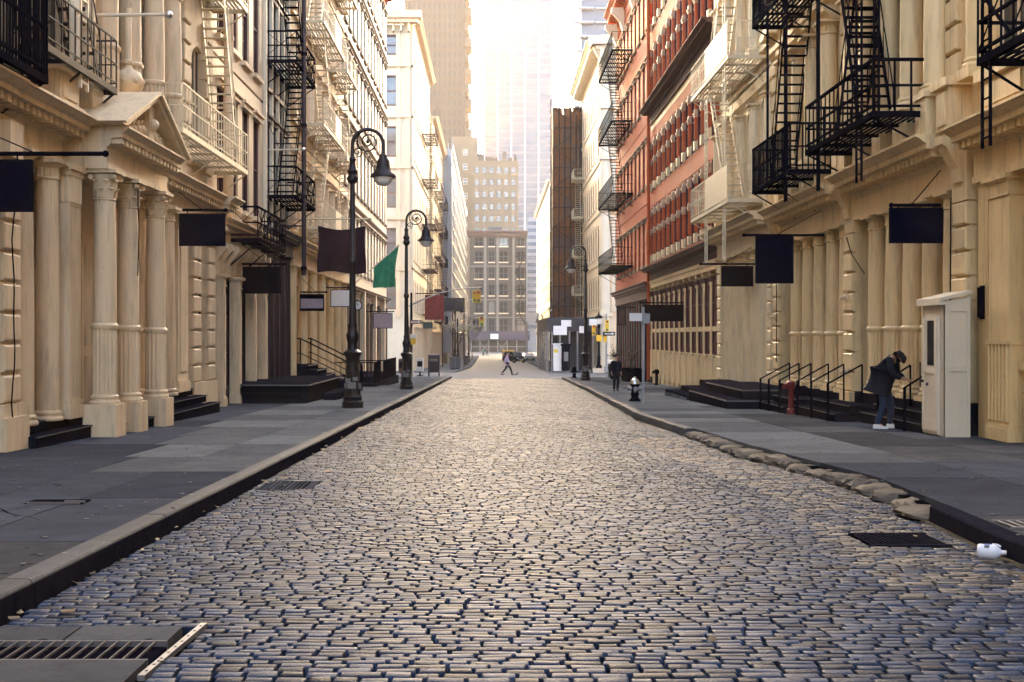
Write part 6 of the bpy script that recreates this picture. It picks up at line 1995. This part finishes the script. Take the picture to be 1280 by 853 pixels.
root = thing('drain_grate', 'dark gutter grate below the broken right kerb', 'drain grate', (3.6, 10.6, gz(10.6)))
zz = gz(10.6)
m = MB(); m.box(3.25, 3.95, 10.3, 10.34, zz - .05, zz - .012); m.box(3.25, 3.95, 10.91, 10.95, zz - .05, zz - .012); part('frame', m, 'steel_and_shade', root)
m = MB()
for i in range(17): m.box(3.27 + i * .04, 3.287 + i * .04, 10.34, 10.91, zz - .045, zz - .014)
part('grate_bars', m, 'steel_and_shade', root)
root = thing('access_cover', 'small iron cover set in the dark left pavement', 'cover', (-4.3, 11.9, gz(11.9) + .155))
m = MB(); m.box(-.28, .28, -.13, .13, 0, .012); lpart('plate', m, 'black', root)
m = MB(); m.box(-.26, .26, -.15, -.131, 0, .02); m.box(.1, .3, -.12, -.09, .0121, .03); lpart('rim', m, 'edge', root)
root = thing('vent_grille', 'small slotted grille in the right pavement near the bottle', 'cover', (4.75, 10.3, gz(10.3) + .155))
m = MB()
for i in range(9): m.box(-.35 + i * .08, -.32 + i * .08, -.18, .18, 0, .012)
m.box(-.38, .38, -.2, -.18, 0, .014); m.box(-.38, .38, .18, .2, 0, .014)
lpart('bars', m, 'steel', root)
# litter, gum and cracks on the pavements
rnd = random.Random(5)
m = MB()
for i in range(520):
    left = rnd.random() < .5
    y = 5.5 + 40 * rnd.random() ** 1.6
    x = rnd.uniform(-7.2, interp(KL, y) - .1) if left else rnd.uniform(interp(KR, y) + .1, 7.4)
    r = rnd.uniform(.008, .026); n = 7
    ring = [(x + r * rnd.uniform(.7, 1.2) * math.cos(2 * PI * k / n), y + r * rnd.uniform(.7, 1.2) * math.sin(2 * PI * k / n)) for k in range(n)]
    m.zprism(ring, gz(y) + .156, gz(y) + .1615)
o = link('gum_spots', m.mesh('gum_spots', 'dgrey')); o['kind'] = 'stuff'; tag(o, 'trodden dark gum spots scattered over both pavements', 'gum')
m = MB()
for i in range(260):
    left = rnd.random() < .5
    y = 5.5 + 45 * rnd.random() ** 1.5
    x = (interp(KL, y) + abs(rnd.gauss(.04, .12))) if left else (interp(KR, y) - abs(rnd.gauss(.06, .15)))
    if rnd.random() < .3: x = rnd.uniform(-7, 7)
    on = x < interp(KL, y) - .02 or x > interp(KR, y) + .05
    z = gz(y) + (.158 if on else .004)
    a = rnd.uniform(0, PI); L_ = rnd.uniform(.012, .05); w_ = L_ * rnd.uniform(.3, .7)
    c, s_ = math.cos(a), math.sin(a)
    q = [(x + c * L_ - s_ * w_, y + s_ * L_ + c * w_, z + rnd.uniform(.002, .02)), (x - c * L_ - s_ * w_, y - s_ * L_ + c * w_, z + rnd.uniform(.002, .015)), (x - c * L_ + s_ * w_, y - s_ * L_ - c * w_, z), (x + c * L_ + s_ * w_, y + s_ * L_ - c * w_, z)]
    m.add(q + [(a_, b_, c_ + .002) for a_, b_, c_ in q], [(3, 2, 1, 0), (4, 5, 6, 7), (0, 1, 5, 4), (1, 2, 6, 5), (2, 3, 7, 6), (3, 0, 4, 7)])
o = link('leaf_litter', m.mesh('leaf_litter', 'leaf')); o['kind'] = 'stuff'; tag(o, 'small dry leaves and scraps gathered along both gutters', 'litter')
m = MB()
for (x, y, dx, dy, n) in ((-5.2, 9.6, .12, .32, 9), (-4.0, 10.6, -.2, .2, 8), (-6.2, 16, .25, .2, 10), (-3.6, 22, -.2, .4, 9), (5.0, 14.8, .22, .12, 9), (6.6, 12.5, .05, .4, 10), (4.9, 19.5, .3, .1, 8), (5.4, 25, .3, .25, 9), (-4.6, 29, .1, .6, 9)):
    p = (x, y)
    for k in range(n):
        q = (p[0] + dx * rnd.uniform(.2, 1.3), p[1] + dy * rnd.uniform(.2, 1.3) + rnd.uniform(-.08, .08))
        z = gz(p[1]) + .1585; z2 = gz(q[1]) + .1585
        w_ = rnd.uniform(.004, .010)
        m.add([(p[0] - w_, p[1], z), (p[0] + w_, p[1] + .004, z), (q[0] + w_, q[1] + .004, z2), (q[0] - w_, q[1], z2)], [(0, 1, 2, 3)])
        p = q
o = link('pavement_cracks', m.mesh('pavement_cracks', 'mortar')); o['kind'] = 'stuff'; tag(o, 'fine dark cracks running over the pavement slabs', 'cracks')
# plastic bottle
root = thing('plastic_bottle', 'milky plastic jug with a blue label lying in the right gutter', 'bottle', (4.0, 9.35, gz(9.35)))
m = MB()
prof = [(.02, 0), (.055, .005), (.068, .02), (.07, .06), (.066, .07), (.07, .085), (.07, .17), (.062, .2), (.04, .235), (.022, .25), (.022, .275)]
m.lathe([(r * 1.15, z) for r, z in prof], n=16); bt = lpart('body', m, 'plastic', root, smooth=50)

def wrap(a0, a1, z0, z1, r):
    q = MB(); n = 6; vs = []
    for rr in (r, r + .0015):
        for k in range(n + 1):
            a = a0 + (a1 - a0) * k / n
            vs += [(rr * math.cos(a), rr * math.sin(a), z0), (rr * math.cos(a), rr * math.sin(a), z1)]
    fs = []
    for k in range(n):
        i = 2 * k; o2 = 2 * (n + 1)
        fs += [(o2 + i, o2 + i + 2, o2 + i + 3, o2 + i + 1), (i + 1, i + 3, i + 2, i)]
    q.add(vs, fs); return q
lpart('label', wrap(.7, 1.9, .075, .135, .0815), 'bluelabel', root, smooth=50); lpart('label', wrap(2.0, 2.5, .08, .13, .0815), 'dgrey', root, smooth=50)
m = MB(); m.tube([(.04, .06, .235), (.07, .07, .2), (.075, .07, .15)], .012, 6); lpart('jug_handle', m, 'plastic', root, smooth=60)
m = MB(); m.lathe([(.025, .272), (.025, .3), (.001, .3)], n=12); lpart('cap', m, 'paper', root)
root.rotation_euler = (PI / 2, 0, R(62)); root.location = (3.86, 9.55, gz(9.5) + .055); root.scale = (.72, .72, .72)
root = thing('pigeon', 'small dark pigeon standing on the pale crossing', 'bird', (2.05, 100, gz(100)))
m = MB(); m.ball((0, 0, .14), .085, 10, 7, .9); m.ball((.1, 0, .25), .045, 8, 6); m.cyl((.04, 0, .17), (.1, 0, .24), .05, .035, 8); m.bar((-.05, 0, .14), (-.22, 0, .1), .08, .03); m.bar((.13, 0, .25), (.17, 0, .245), .02); m.cyl((0, .03, 0), (0, .03, .08), .008, n=5); m.cyl((0, -.03, 0), (0, -.03, .08), .008, n=5)
lpart('body', m, 'dgrey', root, smooth=60)

# ================================================================== SIDEWALK SHED, KIOSK, HOARDING
root = thing('sidewalk_shed', 'black plywood sidewalk shed with white posters at the right corner past the crossing', 'sidewalk shed', (8, 120, gz(120) + .15))
y = 119.5; zb = gz(120)
x0, x1 = X(684, y), X(735, y)
m = MB(); m.box(x0, x1 + .6, y, y + 26, Z(414, y), Z(397, y)); part('parapet_board', m, 'shed', root)
m = MB(); m.box(x0 + 1.2, x1 + .6, y + 2.5, y + 2.7, zb, Z(414.2, y)); part('back_board', m, 'shed', root)
m = MB()
for px_ in (685, 690, 700, 712, 722, 733):
    m = MB(); m.cyl((X(px_, y), y + .1, zb), (X(px_, y), y + .1, Z(414, y)), .09, n=7); part('scaffold_post', m, 'steel', root)
for k in range(5):
    m = MB(); m.cyl((x0 + .1, y + 4 + k * 5, zb - .4), (x0 + .1, y + 4 + k * 5, Z(414, y)), .09, n=7); part('scaffold_post', m, 'steel', root)
m = MB(); m.bar((x0 + .1, y + .1, zb + .3), (x0 + .1, y + 4, Z(414, y)), .07); part('brace', m, 'steel', root)
for (a, b, c, d) in ((691.6, 708.6, 407.5, 419), (701.5, 714, 400.3, 408.4), (724, 731.5, 408, 416.5)):
    m = MB(); e = .12 if a < 700 else .05; m.box(X(a, y), X(b, y), y - e - .03, y - e, Z(d, y), Z(c, y)); part('poster', m, 'paper', root)
root = thing('phone_kiosk', 'dark phone kiosk with a pale poster under the black shed', 'kiosk', (X(707, 118.4), 118.2, gz(118) + .12))
m = MB(); m.box(-.42, .42, -.35, .35, .1, 2.5); m.box(-.5, .5, -.42, .42, 2.5, 2.7); m.box(-.38, .38, -.3, .3, -.1, .1); lpart('cabinet', m, 'black', root)
m = MB(); m.box(-.2, .22, -.38, -.351, 1.0, 1.9); lpart('poster', m, 'sticker', root)
root = thing('white_booth', 'white street booth with a yellow round sign beside the phone kiosk', 'kiosk', (X(697, 118.6), 118.6, gz(118) + .12))
m = MB(); m.box(-.42, .42, -.4, .4, -.1, 2.6); m.box(-.47, .47, -.45, .45, 2.6, 2.75); lpart('cabinet', m, 'paper', root)
m = MB(); m.cyl((-.2, -.41, 2.0), (-.2, -.44, 2.0), .2, n=14); lpart('round_sign', m, 'amber', root)
root = thing('corner_poster', 'white poster board on the ornate corner building beside the lantern post', 'sign', (X(741, 117.4), 117.4, Z(407, 117.4)))
m = MB(); m.box(X(736.5, 117.4), X(747, 117.4), 117.3, 117.5, Z(407, 117.4), Z(399, 117.4)); part('board', m, 'paper', root)
m = MB(); m.cyl((X(741, 117.5), 117.6, gz(117)), (X(741, 117.5), 117.6, Z(399, 117.4)), .04, n=6); part('post', m, 'steel', root)
root = thing('white_hoarding', 'blank white billboard on posts far down the right side of the street', 'billboard', (X(666, 260), 260, gz(260)))
m = MB(); m.box(X(657.5, 260), X(674, 260), 260, 260.3, Z(402.5, 260), Z(391, 260)); part('board', m, 'paper', root)
m = MB()
for p in (659, 672): m.cyl((X(p, 260), 260.4, gz(260)), (X(p, 260), 260.4, Z(392, 260)), .15, n=6)
m.bar((X(659, 260), 260.45, Z(420, 260)), (X(672, 260), 260.45, Z(404, 260)), .15); m.bar((X(672, 260), 260.5, Z(420, 260)), (X(659, 260), 260.5, Z(404, 260)), .15)
part('post', m, 'steel', root)
root = thing('awning_board', 'dark grey canopy on posts far down the left pavement', 'canopy', (X(565, 150), 150, gz(150)))
m = MB(); m.box(X(549, 150), X(581, 150), 150, 158, Z(388, 150), Z(372.5, 150)); part('canopy', m, 'shed', root)
m = MB()
for p in (553, 566, 580): m.cyl((X(p, 150), 150.2, gz(150)), (X(p, 150), 150.2, Z(388, 150)), .09, n=6)
part('post', m, 'rust', root)

# ================================================================== TREES (small, just coming into leaf)
def tree(label, x, y, h, seed):
    rnd = random.Random(seed)
    zb = gz(y) + .15
    root = thing('street_tree', label, 'tree', (x, y, zb), 'small bare street trees')
    m = MB(); lv = MB()
    m.tube([(0, 0, 0), (.05, 0, h * .25), (-.03, .05, h * .45)], .11, 7, .07)
    def limb(p, d, L, r, depth):
        q = p + d * L
        mid = p + d * L * .5 + Vector((rnd.uniform(-.1, .1), rnd.uniform(-.1, .1), .05)) * L
        m.tube([p, mid, q], r, 5, r * .55)
        if depth == 0:
            for k in range(9):
                c = p.lerp(q, rnd.uniform(.2, 1.15)) + Vector((rnd.uniform(-.25, .25), rnd.uniform(-.25, .25), rnd.uniform(-.2, .25)))
                a = Vector((rnd.uniform(-1, 1), rnd.uniform(-1, 1), rnd.uniform(-.6, .6))).normalized() * rnd.uniform(.05, .11); b = a.orthogonal().normalized() * .06
                lv.add([tuple(c - a), tuple(c + b), tuple(c + a), tuple(c - b)], [(0, 1, 2, 3)])
            return
        for k in range(3 if depth > 1 else 4):
            dd = (d + Vector((rnd.uniform(-.8, .8), rnd.uniform(-.8, .8), rnd.uniform(-.1, .6)))).normalized()
            limb(q, dd, L * rnd.uniform(.6, .85), r * .55, depth - 1)
    for k in range(5):
        a = k * 1.26 + rnd.uniform(-.3, .3)
        limb(Vector((-.03, .05, h * .42)), Vector((math.cos(a) * .6, math.sin(a) * .6, .9)).normalized(), h * .2, .045, 2)
    lpart('trunk', m, 'bark', root); lpart('crown', lv, 'blossom', root, kind='stuff')
    return root
tree('small pale leafed tree beyond the cross street on the left pavement, nearer of two', X(573, 134), 134, 6.2, 3)
tree('small pale leafed tree farther down the left pavement near the scaffold', X(590, 222), 222, 7.5, 5)
tree('small bare tree on the far right pavement beyond the black shed', X(683, 196), 196, 6.5, 8)
# distant street bits: litter boxes along the left kerb
for k, (px_, y) in enumerate(((566, 128), (572, 133.5), (583, 172))):
    root = thing('newspaper_box', ('dark street box nearest the left kerb end past the crossing', 'second dark street box past the crossing on the left', 'dark street box farthest along the left kerb')[k], 'newspaper box', (X(px_, y), y, gz(y) + .15))
    m = MB(); m.box(-.3, .3, -.25, .25, .1, 1.25); m.box(-.34, .34, -.29, .29, 1.25, 1.32); lpart('cabinet', m, 'dgrey', root)
    m = MB(); m.box(-.26, .26, -.22, .22, 0, .1); lpart('foot', m, 'black', root)
# ================================================================== PEOPLE
def skin_mesh(name, verts, edges, radii, mat, parent, sub=2, root=0):
    me = bpy.data.meshes.new(name)
    me.from_pydata(verts, edges, [])
    o = link(name, me, parent)
    md = o.modifiers.new('skin', 'SKIN'); md.use_smooth_shade = True; md.branch_smoothing = .6
    for i, r in enumerate(radii):
        sv = me.skin_vertices[0].data[i]
        sv.radius = (r, r) if not isinstance(r, tuple) else r
        sv.use_root = (i == root)
    s2 = o.modifiers.new('sub', 'SUBSURF'); s2.levels = sub; s2.render_levels = sub
    # bake the modifiers so that the figure is one continuous mesh
    dg = bpy.context.evaluated_depsgraph_get()
    nm = bpy.data.meshes.new_from_object(o.evaluated_get(dg))
    o.modifiers.clear()
    o.data = nm
    bpy.data.meshes.remove(me)
    nm.name = name
    nm.materials.clear(); nm.materials.append(M[mat])
    nm.shade_smooth()
    return o
def person(label, loc, rotz, J, scale, top, bottom, shoe, hair, topr=1.0, hood=False, bag=None):
    """J: dict of joints (metres, facing -Y); body in one mesh, clothes and hair as children"""
    root = thing('person', label, 'person', loc)
    root.rotation_euler = (0, 0, rotz)
    V = lambda k: Vector(J[k])
    order = ['pelvis', 'waist', 'chest', 'neck', 'chin', 'head', 'crown', 'shl', 'ell', 'wrl', 'hal', 'shr', 'elr', 'wrr', 'har', 'hil', 'knl', 'anl', 'hir', 'knr', 'anr', 'tol', 'tor']
    idx = {k: i for i, k in enumerate(order)}
    E = [('pelvis', 'waist'), ('waist', 'chest'), ('chest', 'neck'), ('neck', 'chin'), ('chin', 'head'), ('head', 'crown'), ('chest', 'shl'), ('shl', 'ell'), ('ell', 'wrl'), ('wrl', 'hal'),
         ('chest', 'shr'), ('shr', 'elr'), ('elr', 'wrr'), ('wrr', 'har'), ('pelvis', 'hil'), ('hil', 'knl'), ('knl', 'anl'), ('pelvis', 'hir'), ('hir', 'knr'), ('knr', 'anr'), ('anl', 'tol'), ('anr', 'tor')]
    rad = dict(pelvis=.13, waist=.12, chest=.14, neck=.055, chin=.075, head=.098, crown=.075, shl=.065, ell=.042, wrl=.03, hal=.022, shr=.065, elr=.042, wrr=.03, har=.022,
               hil=.085, knl=.055, anl=.04, hir=.085, knr=.055, anr=.04, tol=.03, tor=.03)
    body = skin_mesh('body', [J[k] for k in order], [(idx[a], idx[b]) for a, b in E], [rad[k] for k in order], 'skin', root)
    # fingers and thumb
    m = MB()
    for s_, (w_, h) in (('l', ('wrl', 'hal')), ('r', ('wrr', 'har'))):
        d = (V(h) - V(w_)).normalized(); sd_ = d.cross(Vector((0, 1, 0)));
        sd_ = sd_.normalized() if sd_.length > .1 else Vector((1, 0, 0))
        for k in range(4):
            b = V(h) + Vector((0, (k - 1.5) * .018, 0)); L = (.075, .085, .08, .06)[k]
            m.tube([b, b + d * L * .5 + sd_ * .01, b + d * L + sd_ * .03], .009, 6, .007)
        b = V(w_).lerp(V(h), .6) + Vector((0, -.03, 0))
        m.tube([b, b + d * .04 + Vector((0, -.025, 0)), b + d * .075 + Vector((0, -.025, 0))], .010, 6, .008)
    hd = V('head')
    fwd = (V('face') - V('head')).normalized() if 'face' in J else Vector((0, -1, 0))
    m.ball(tuple(hd + fwd * .1 + Vector((0, 0, -.02))), .018, 7, 5)
    sdv = fwd.cross(Vector((0, 0, 1))).normalized()
    for q in (-1, 1): m.ball(tuple(hd + sdv * .095 * q), .025, 7, 5)
    lpart('hands_and_features', m, 'skin', body, smooth=60)
    # top garment
    k2 = ['pelvis', 'waist', 'chest', 'collar', 'shl', 'ell', 'cul', 'shr', 'elr', 'cur', 'hem']
    J2 = dict(J)
    J2['collar'] = tuple(V('chest').lerp(V('neck'), .75)); J2['cul'] = tuple(V('ell').lerp(V('wrl'), .92)); J2['cur'] = tuple(V('elr').lerp(V('wrr'), .92))
    J2['hem'] = tuple(V('pelvis') + (V('pelvis') - V('waist')).normalized() * .12)
    if hood:
        k2 = k2 + ['hood', 'peak']; J2['hood'] = tuple(V('head')); J2['peak'] = tuple(V('crown'))
    E2 = [('hem', 'pelvis'), ('pelvis', 'waist'), ('waist', 'chest'), ('chest', 'collar'), ('chest', 'shl'), ('shl', 'ell'), ('ell', 'cul'), ('chest', 'shr'), ('shr', 'elr'), ('elr', 'cur')]
    if hood: E2 += [('collar', 'hood'), ('hood', 'peak')]
    r2 = dict(hood=.15, peak=.11, pelvis=.185, waist=.17, chest=.185, collar=.085, shl=.095, ell=.07, cul=.055, shr=.095, elr=.07, cur=.055, hem=.19)
    id2 = {k: i for i, k in enumerate(k2)}
    skin_mesh('jacket', [J2[k] for k in k2], [(id2[a], id2[b]) for a, b in E2], [r2[k] * (topr if k in ('pelvis', 'waist', 'chest') else min(topr, 1.0) if k == 'hem' else 1) for k in k2], top, root)
    k3 = ['pelvis', 'hil', 'knl', 'anl', 'hir', 'knr', 'anr']
    id3 = {k: i for i, k in enumerate(k3)}
    r3 = dict(pelvis=.15, hil=.105, knl=.075, anl=.062, hir=.105, knr=.075, anr=.062)
    J3 = dict(J); J3['anl'] = tuple(V('knl').lerp(V('anl'), 1.06)); J3['anr'] = tuple(V('knr').lerp(V('anr'), 1.06))
    skin_mesh('trousers', [J3[k] for k in k3], [(id3[a], id3[b]) for a, b in (('pelvis', 'hil'), ('hil', 'knl'), ('knl', 'anl'), ('pelvis', 'hir'), ('hir', 'knr'), ('knr', 'anr'))], [r3[k] for k in k3], bottom, root)
    for an, to in (('anl', 'tol'), ('anr', 'tor')):
        a, t = V(an), V(to); d = (t - a); d.z = 0; d.normalize(); s3 = Vector((-d.y, d.x, 0))
        m = MB(); vs = []
        zf = min(a.z - .085, t.z - .03)
        for (l, w3, h3) in ((-.07, .035, .08), (.0, .045, .10), (.1, .048, .06), (.17, .04, .045), (.21, .02, .03)):
            c = Vector((a.x, a.y, zf)) + d * l
            vs += [tuple(c - s3 * w3), tuple(c + s3 * w3), tuple(c + s3 * w3 * .8 + Vector((0, 0, h3))), tuple(c - s3 * w3 * .8 + Vector((0, 0, h3)))]
        fs = [(3, 2, 1, 0), (16, 17, 18, 19)]
        for q in range(4):
            for i in range(4): fs.append((q * 4 + i, q * 4 + (i + 1) % 4, q * 4 + 4 + (i + 1) % 4, q * 4 + 4 + i))
        m.add(vs, fs); lpart('shoe', m, shoe, root, smooth=50)
    m = MB()
    up = (V('crown') - V('head')).normalized()
    c = hd + up * .045 - fwd * .022
    m.ball((0, 0, 0), .112, 12, 8, 1.0)
    if not hood:
        o = link('hair', m.mesh('hair', hair, smooth=60), root); o.location = c
    if bag:
        m = MB(); c = V('chest') - fwd * .24 + Vector((0, 0, -.08)); m.ball(tuple(c), .17, 10, 7, 1.25); lpart('backpack', m, bag, root, smooth=60)
    root.scale = (scale,) * 3
    return root
stand = dict(pelvis=(0, 0, .95), waist=(0, -.01, 1.12), chest=(0, 0, 1.32), neck=(0, .0, 1.50), chin=(0, -.02, 1.57), head=(0, -.02, 1.65), crown=(0, -.01, 1.73), face=(0, -.2, 1.64),
             shl=(-.19, 0, 1.42), ell=(-.25, .04, 1.14), wrl=(-.24, -.04, .90), hal=(-.235, -.06, .82), shr=(.19, 0, 1.42), elr=(.25, .04, 1.14), wrr=(.24, -.04, .90), har=(.235, -.06, .82),
             hil=(-.09, 0, .90), knl=(-.10, -.06, .5), anl=(-.10, -.02, .09), hir=(.09, 0, .90), knr=(.10, -.02, .5), anr=(.10, .12, .11), tol=(-.11, -.14, .04), tor=(.11, .0, .05))
person('man in a long black coat and dark trousers walking on the right pavement', (5.2, 50.3, gz(50.3) + .15), R(8), stand, .87, 'coat', 'coat', 'coat', 'hair', 1.08)
walk = dict(stand)
walk.update(knl=(-.09, -.24, .55), anl=(-.09, -.38, .10), tol=(-.09, -.5, .06), knr=(.09, .10, .5), anr=(.09, .42, .15), tor=(.09, .33, .05), pelvis=(0, 0, .90), hil=(-.09, 0, .87), hir=(.09, 0, .87),
            ell=(-.24, .18, 1.16), wrl=(-.22, .16, .93), hal=(-.22, .14, .86), elr=(.25, -.06, 1.15), wrr=(.22, -.22, 1.02), har=(.21, -.28, .99))
person('walker in a lilac top and dark trousers with a backpack crossing mid street', (X(634, 103), 103, gz(103)), R(90), walk, 1.12, 'lilac', 'coat', 'coat', 'hair', .95, bag='flagdark')
bend = dict(pelvis=(0, .08, .92), waist=(0, .03, 1.08), chest=(0, -.10, 1.31), neck=(0, -.19, 1.44), chin=(0, -.29, 1.38), head=(0, -.31, 1.41), crown=(0, -.36, 1.47), face=(0, -.42, 1.28),
            shl=(-.19, -.14, 1.37), ell=(-.23, -.16, 1.08), wrl=(-.12, -.36, .98), hal=(-.09, -.42, .96), shr=(.19, -.14, 1.37), elr=(.24, -.16, 1.08), wrr=(.12, -.34, .98), har=(.10, -.40, .96),
            hil=(-.10, .05, .88), knl=(-.13, .0, .48), anl=(-.15, .12, .09), hir=(.10, .05, .88), knr=(.12, -.08, .48), anr=(.14, -.06, .09), tol=(-.16, -.02, .03), tor=(.16, -.2, .03))
person('person in a dark hooded jacket and blue jeans leaning over at the right doorway steps', (7.93, 24.2, gz(24.2) + .15), R(58), bend, 1.03, 'coat', 'jeans', 'shoe', 'coat', 1.3, hood=True)
person('distant person in green on the left pavement near the street end', (X(604, 285), 285, gz(285) + .15), R(20), stand, 1.0, 'greenp', 'coat', 'coat', 'hair')
person('distant person in dark clothes beside the green one near the street end', (X(609, 285), 285.4, gz(285) + .15), R(-30), walk, 1.0, 'darkgreen', 'coat', 'coat', 'hair')

# ================================================================== CARS AT THE STREET END
def car(label, x, y, rot, L=4.7, Wd=1.9, H=1.75, mat='carpaint'):
    root = thing('parked_car', label, 'car', (x, y, gz(y)), 'cars at the street end')
    root.rotation_euler = (0, 0, rot)
    side = [(-L / 2, .35), (-L / 2 + .03, .75), (-L / 2 + .1, .98), (-L / 2 + 1.15, 1.08), (-L / 2 + 1.75, H - .08), (-L / 2 + 2.3, H), (L / 2 - .75, H - .04), (L / 2 - .2, 1.1), (L / 2 - .02, .95), (L / 2, .4), (L / 2 - .1, .3), (-L / 2 + .1, .28)]
    m = MB(); vs = []
    for (w_, ins) in ((-Wd / 2, 1), (Wd / 2, 1)):
        for a, z in side:
            k = .12 if z > 1.2 else 0
            vs.append((a, w_ - math.copysign(k, w_), z))
    n = len(side)
    m.add(vs, [tuple(range(n)), tuple(range(2 * n - 1, n - 1, -1))] + [(i, n + i, n + (i + 1) % n, (i + 1) % n) for i in range(n)])
    bd = lpart('body', m, mat, root, smooth=28)
    for s_ in (-1, 1):
        m = MB(); ww = s_ * (Wd / 2 - .055)
        q = [(-L / 2 + 1.35, 1.12), (-L / 2 + 1.85, H - .14), (L / 2 - .85, H - .14), (L / 2 - .35, 1.14)]
        a0, a1 = sorted((ww, ww + s_ * .03))
        m.add([(a, s_ * (Wd / 2 - (.005 if z < 1.3 else .105)), z) for a, z in q] + [(a, s_ * (Wd / 2 - (.03 if z < 1.3 else .13)), z) for a, z in q], [(0, 1, 2, 3), (7, 6, 5, 4), (0, 4, 5, 1), (1, 5, 6, 2), (2, 6, 7, 3), (3, 7, 4, 0)])
        lpart('side_window', m, 'glassp', root)
        for a in (-L / 2 + .9, L / 2 - .9):
            m = MB(); y0, y1 = (Wd / 2 - .22, Wd / 2 + .02) if s_ > 0 else (-Wd / 2 - .02, -Wd / 2 + .22)
            m.cyl((a, y0, .36), (a, y1, .36), .36, n=18); wh = lpart('wheel', m, 'tyre', root, smooth=40)
            m = MB(); yo = y1 if s_ > 0 else y0; m.cyl((a, yo - .01 * s_, .36), (a, yo + .012 * s_, .36), .22, n=12); lpart('rim', m, 'chrome', wh)
    m = MB(); f = -L / 2
    m.add([(f + 1.17, -Wd / 2 + .12, 1.10), (f + 1.17, Wd / 2 - .12, 1.10), (f + 1.72, Wd / 2 - .2, H - .1), (f + 1.72, -Wd / 2 + .2, H - .1)], [(0, 1, 2, 3)])
    m.add([(f + 1.15, -Wd / 2 + .12, 1.11), (f + 1.15, Wd / 2 - .12, 1.11), (f + 1.70, Wd / 2 - .2, H - .09), (f + 1.70, -Wd / 2 + .2, H - .09)], [(3, 2, 1, 0)])
    lpart('windscreen', m, 'glassp', root)
    for s_ in (-1, 1):
        m = MB(); m.box(f - .02, f + .06, s_ * .72 - .16, s_ * .72 + .16, .72, .88); lpart('headlight', m, 'lampglass', root)
    m = MB(); m.box(f - .03, f + .02, -.45, .45, .5, .72); lpart('grille', m, 'chrome', root)
    m = MB(); m.box(f - .05, f - .031, -.26, .26, .36, .48); lpart('number_plate', m, 'amber', root)
    return root
car('black off-road car parked across the street end facing the camera', X(643, 205), 205, R(118), 4.9, 2.0, 1.95)
car('dark car parked behind the black off-road car', X(661, 224), 224, R(95), 4.5, 1.85, 1.5, 'dgrey')
# road works barrel shapes at the street end
root = thing('traffic_barrier', 'orange and yellow road barrier in the middle of the street end', 'barrier', (X(635, 236), 236, gz(236)))
m = MB(); m.box(-1.2, 1.2, -.05, .05, .9, 1.4); m.box(-1.2, 1.2, -.05, .05, 1.6, 2.0); lpart('board', m, 'yellow', root)
m = MB()
for x in (-1.1, 1.1): m.bar((x, -.3, 0), (x, .08, 2.1), .08); m.bar((x, .4, 0), (x, .09, 2.0), .08)
lpart('legs', m, 'steel', root)

# ================================================================== AIR
m = MB(); m.box(-470, 470, -110, 800, -4.6, 166)
hz = link('haze', m.mesh('haze', 'ground'))
hm = bpy.data.materials.new('air_haze'); hm.use_nodes = True
t = hm.node_tree
for n_ in list(t.nodes):
    if n_.type != 'OUTPUT_MATERIAL': t.nodes.remove(n_)
pv = t.nodes.new('ShaderNodeVolumePrincipled')
pv.inputs['Color'].default_value = (1.0, 0.93, 0.82, 1)
pv.inputs['Density'].default_value = 0.0002
pv.inputs['Anisotropy'].default_value = 0.35
t.links.new(pv.outputs[0], [n_ for n_ in t.nodes if n_.type == 'OUTPUT_MATERIAL'][0].inputs['Volume'])
hz.data.materials.clear(); hz.data.materials.append(hm)
hz['kind'] = 'stuff'
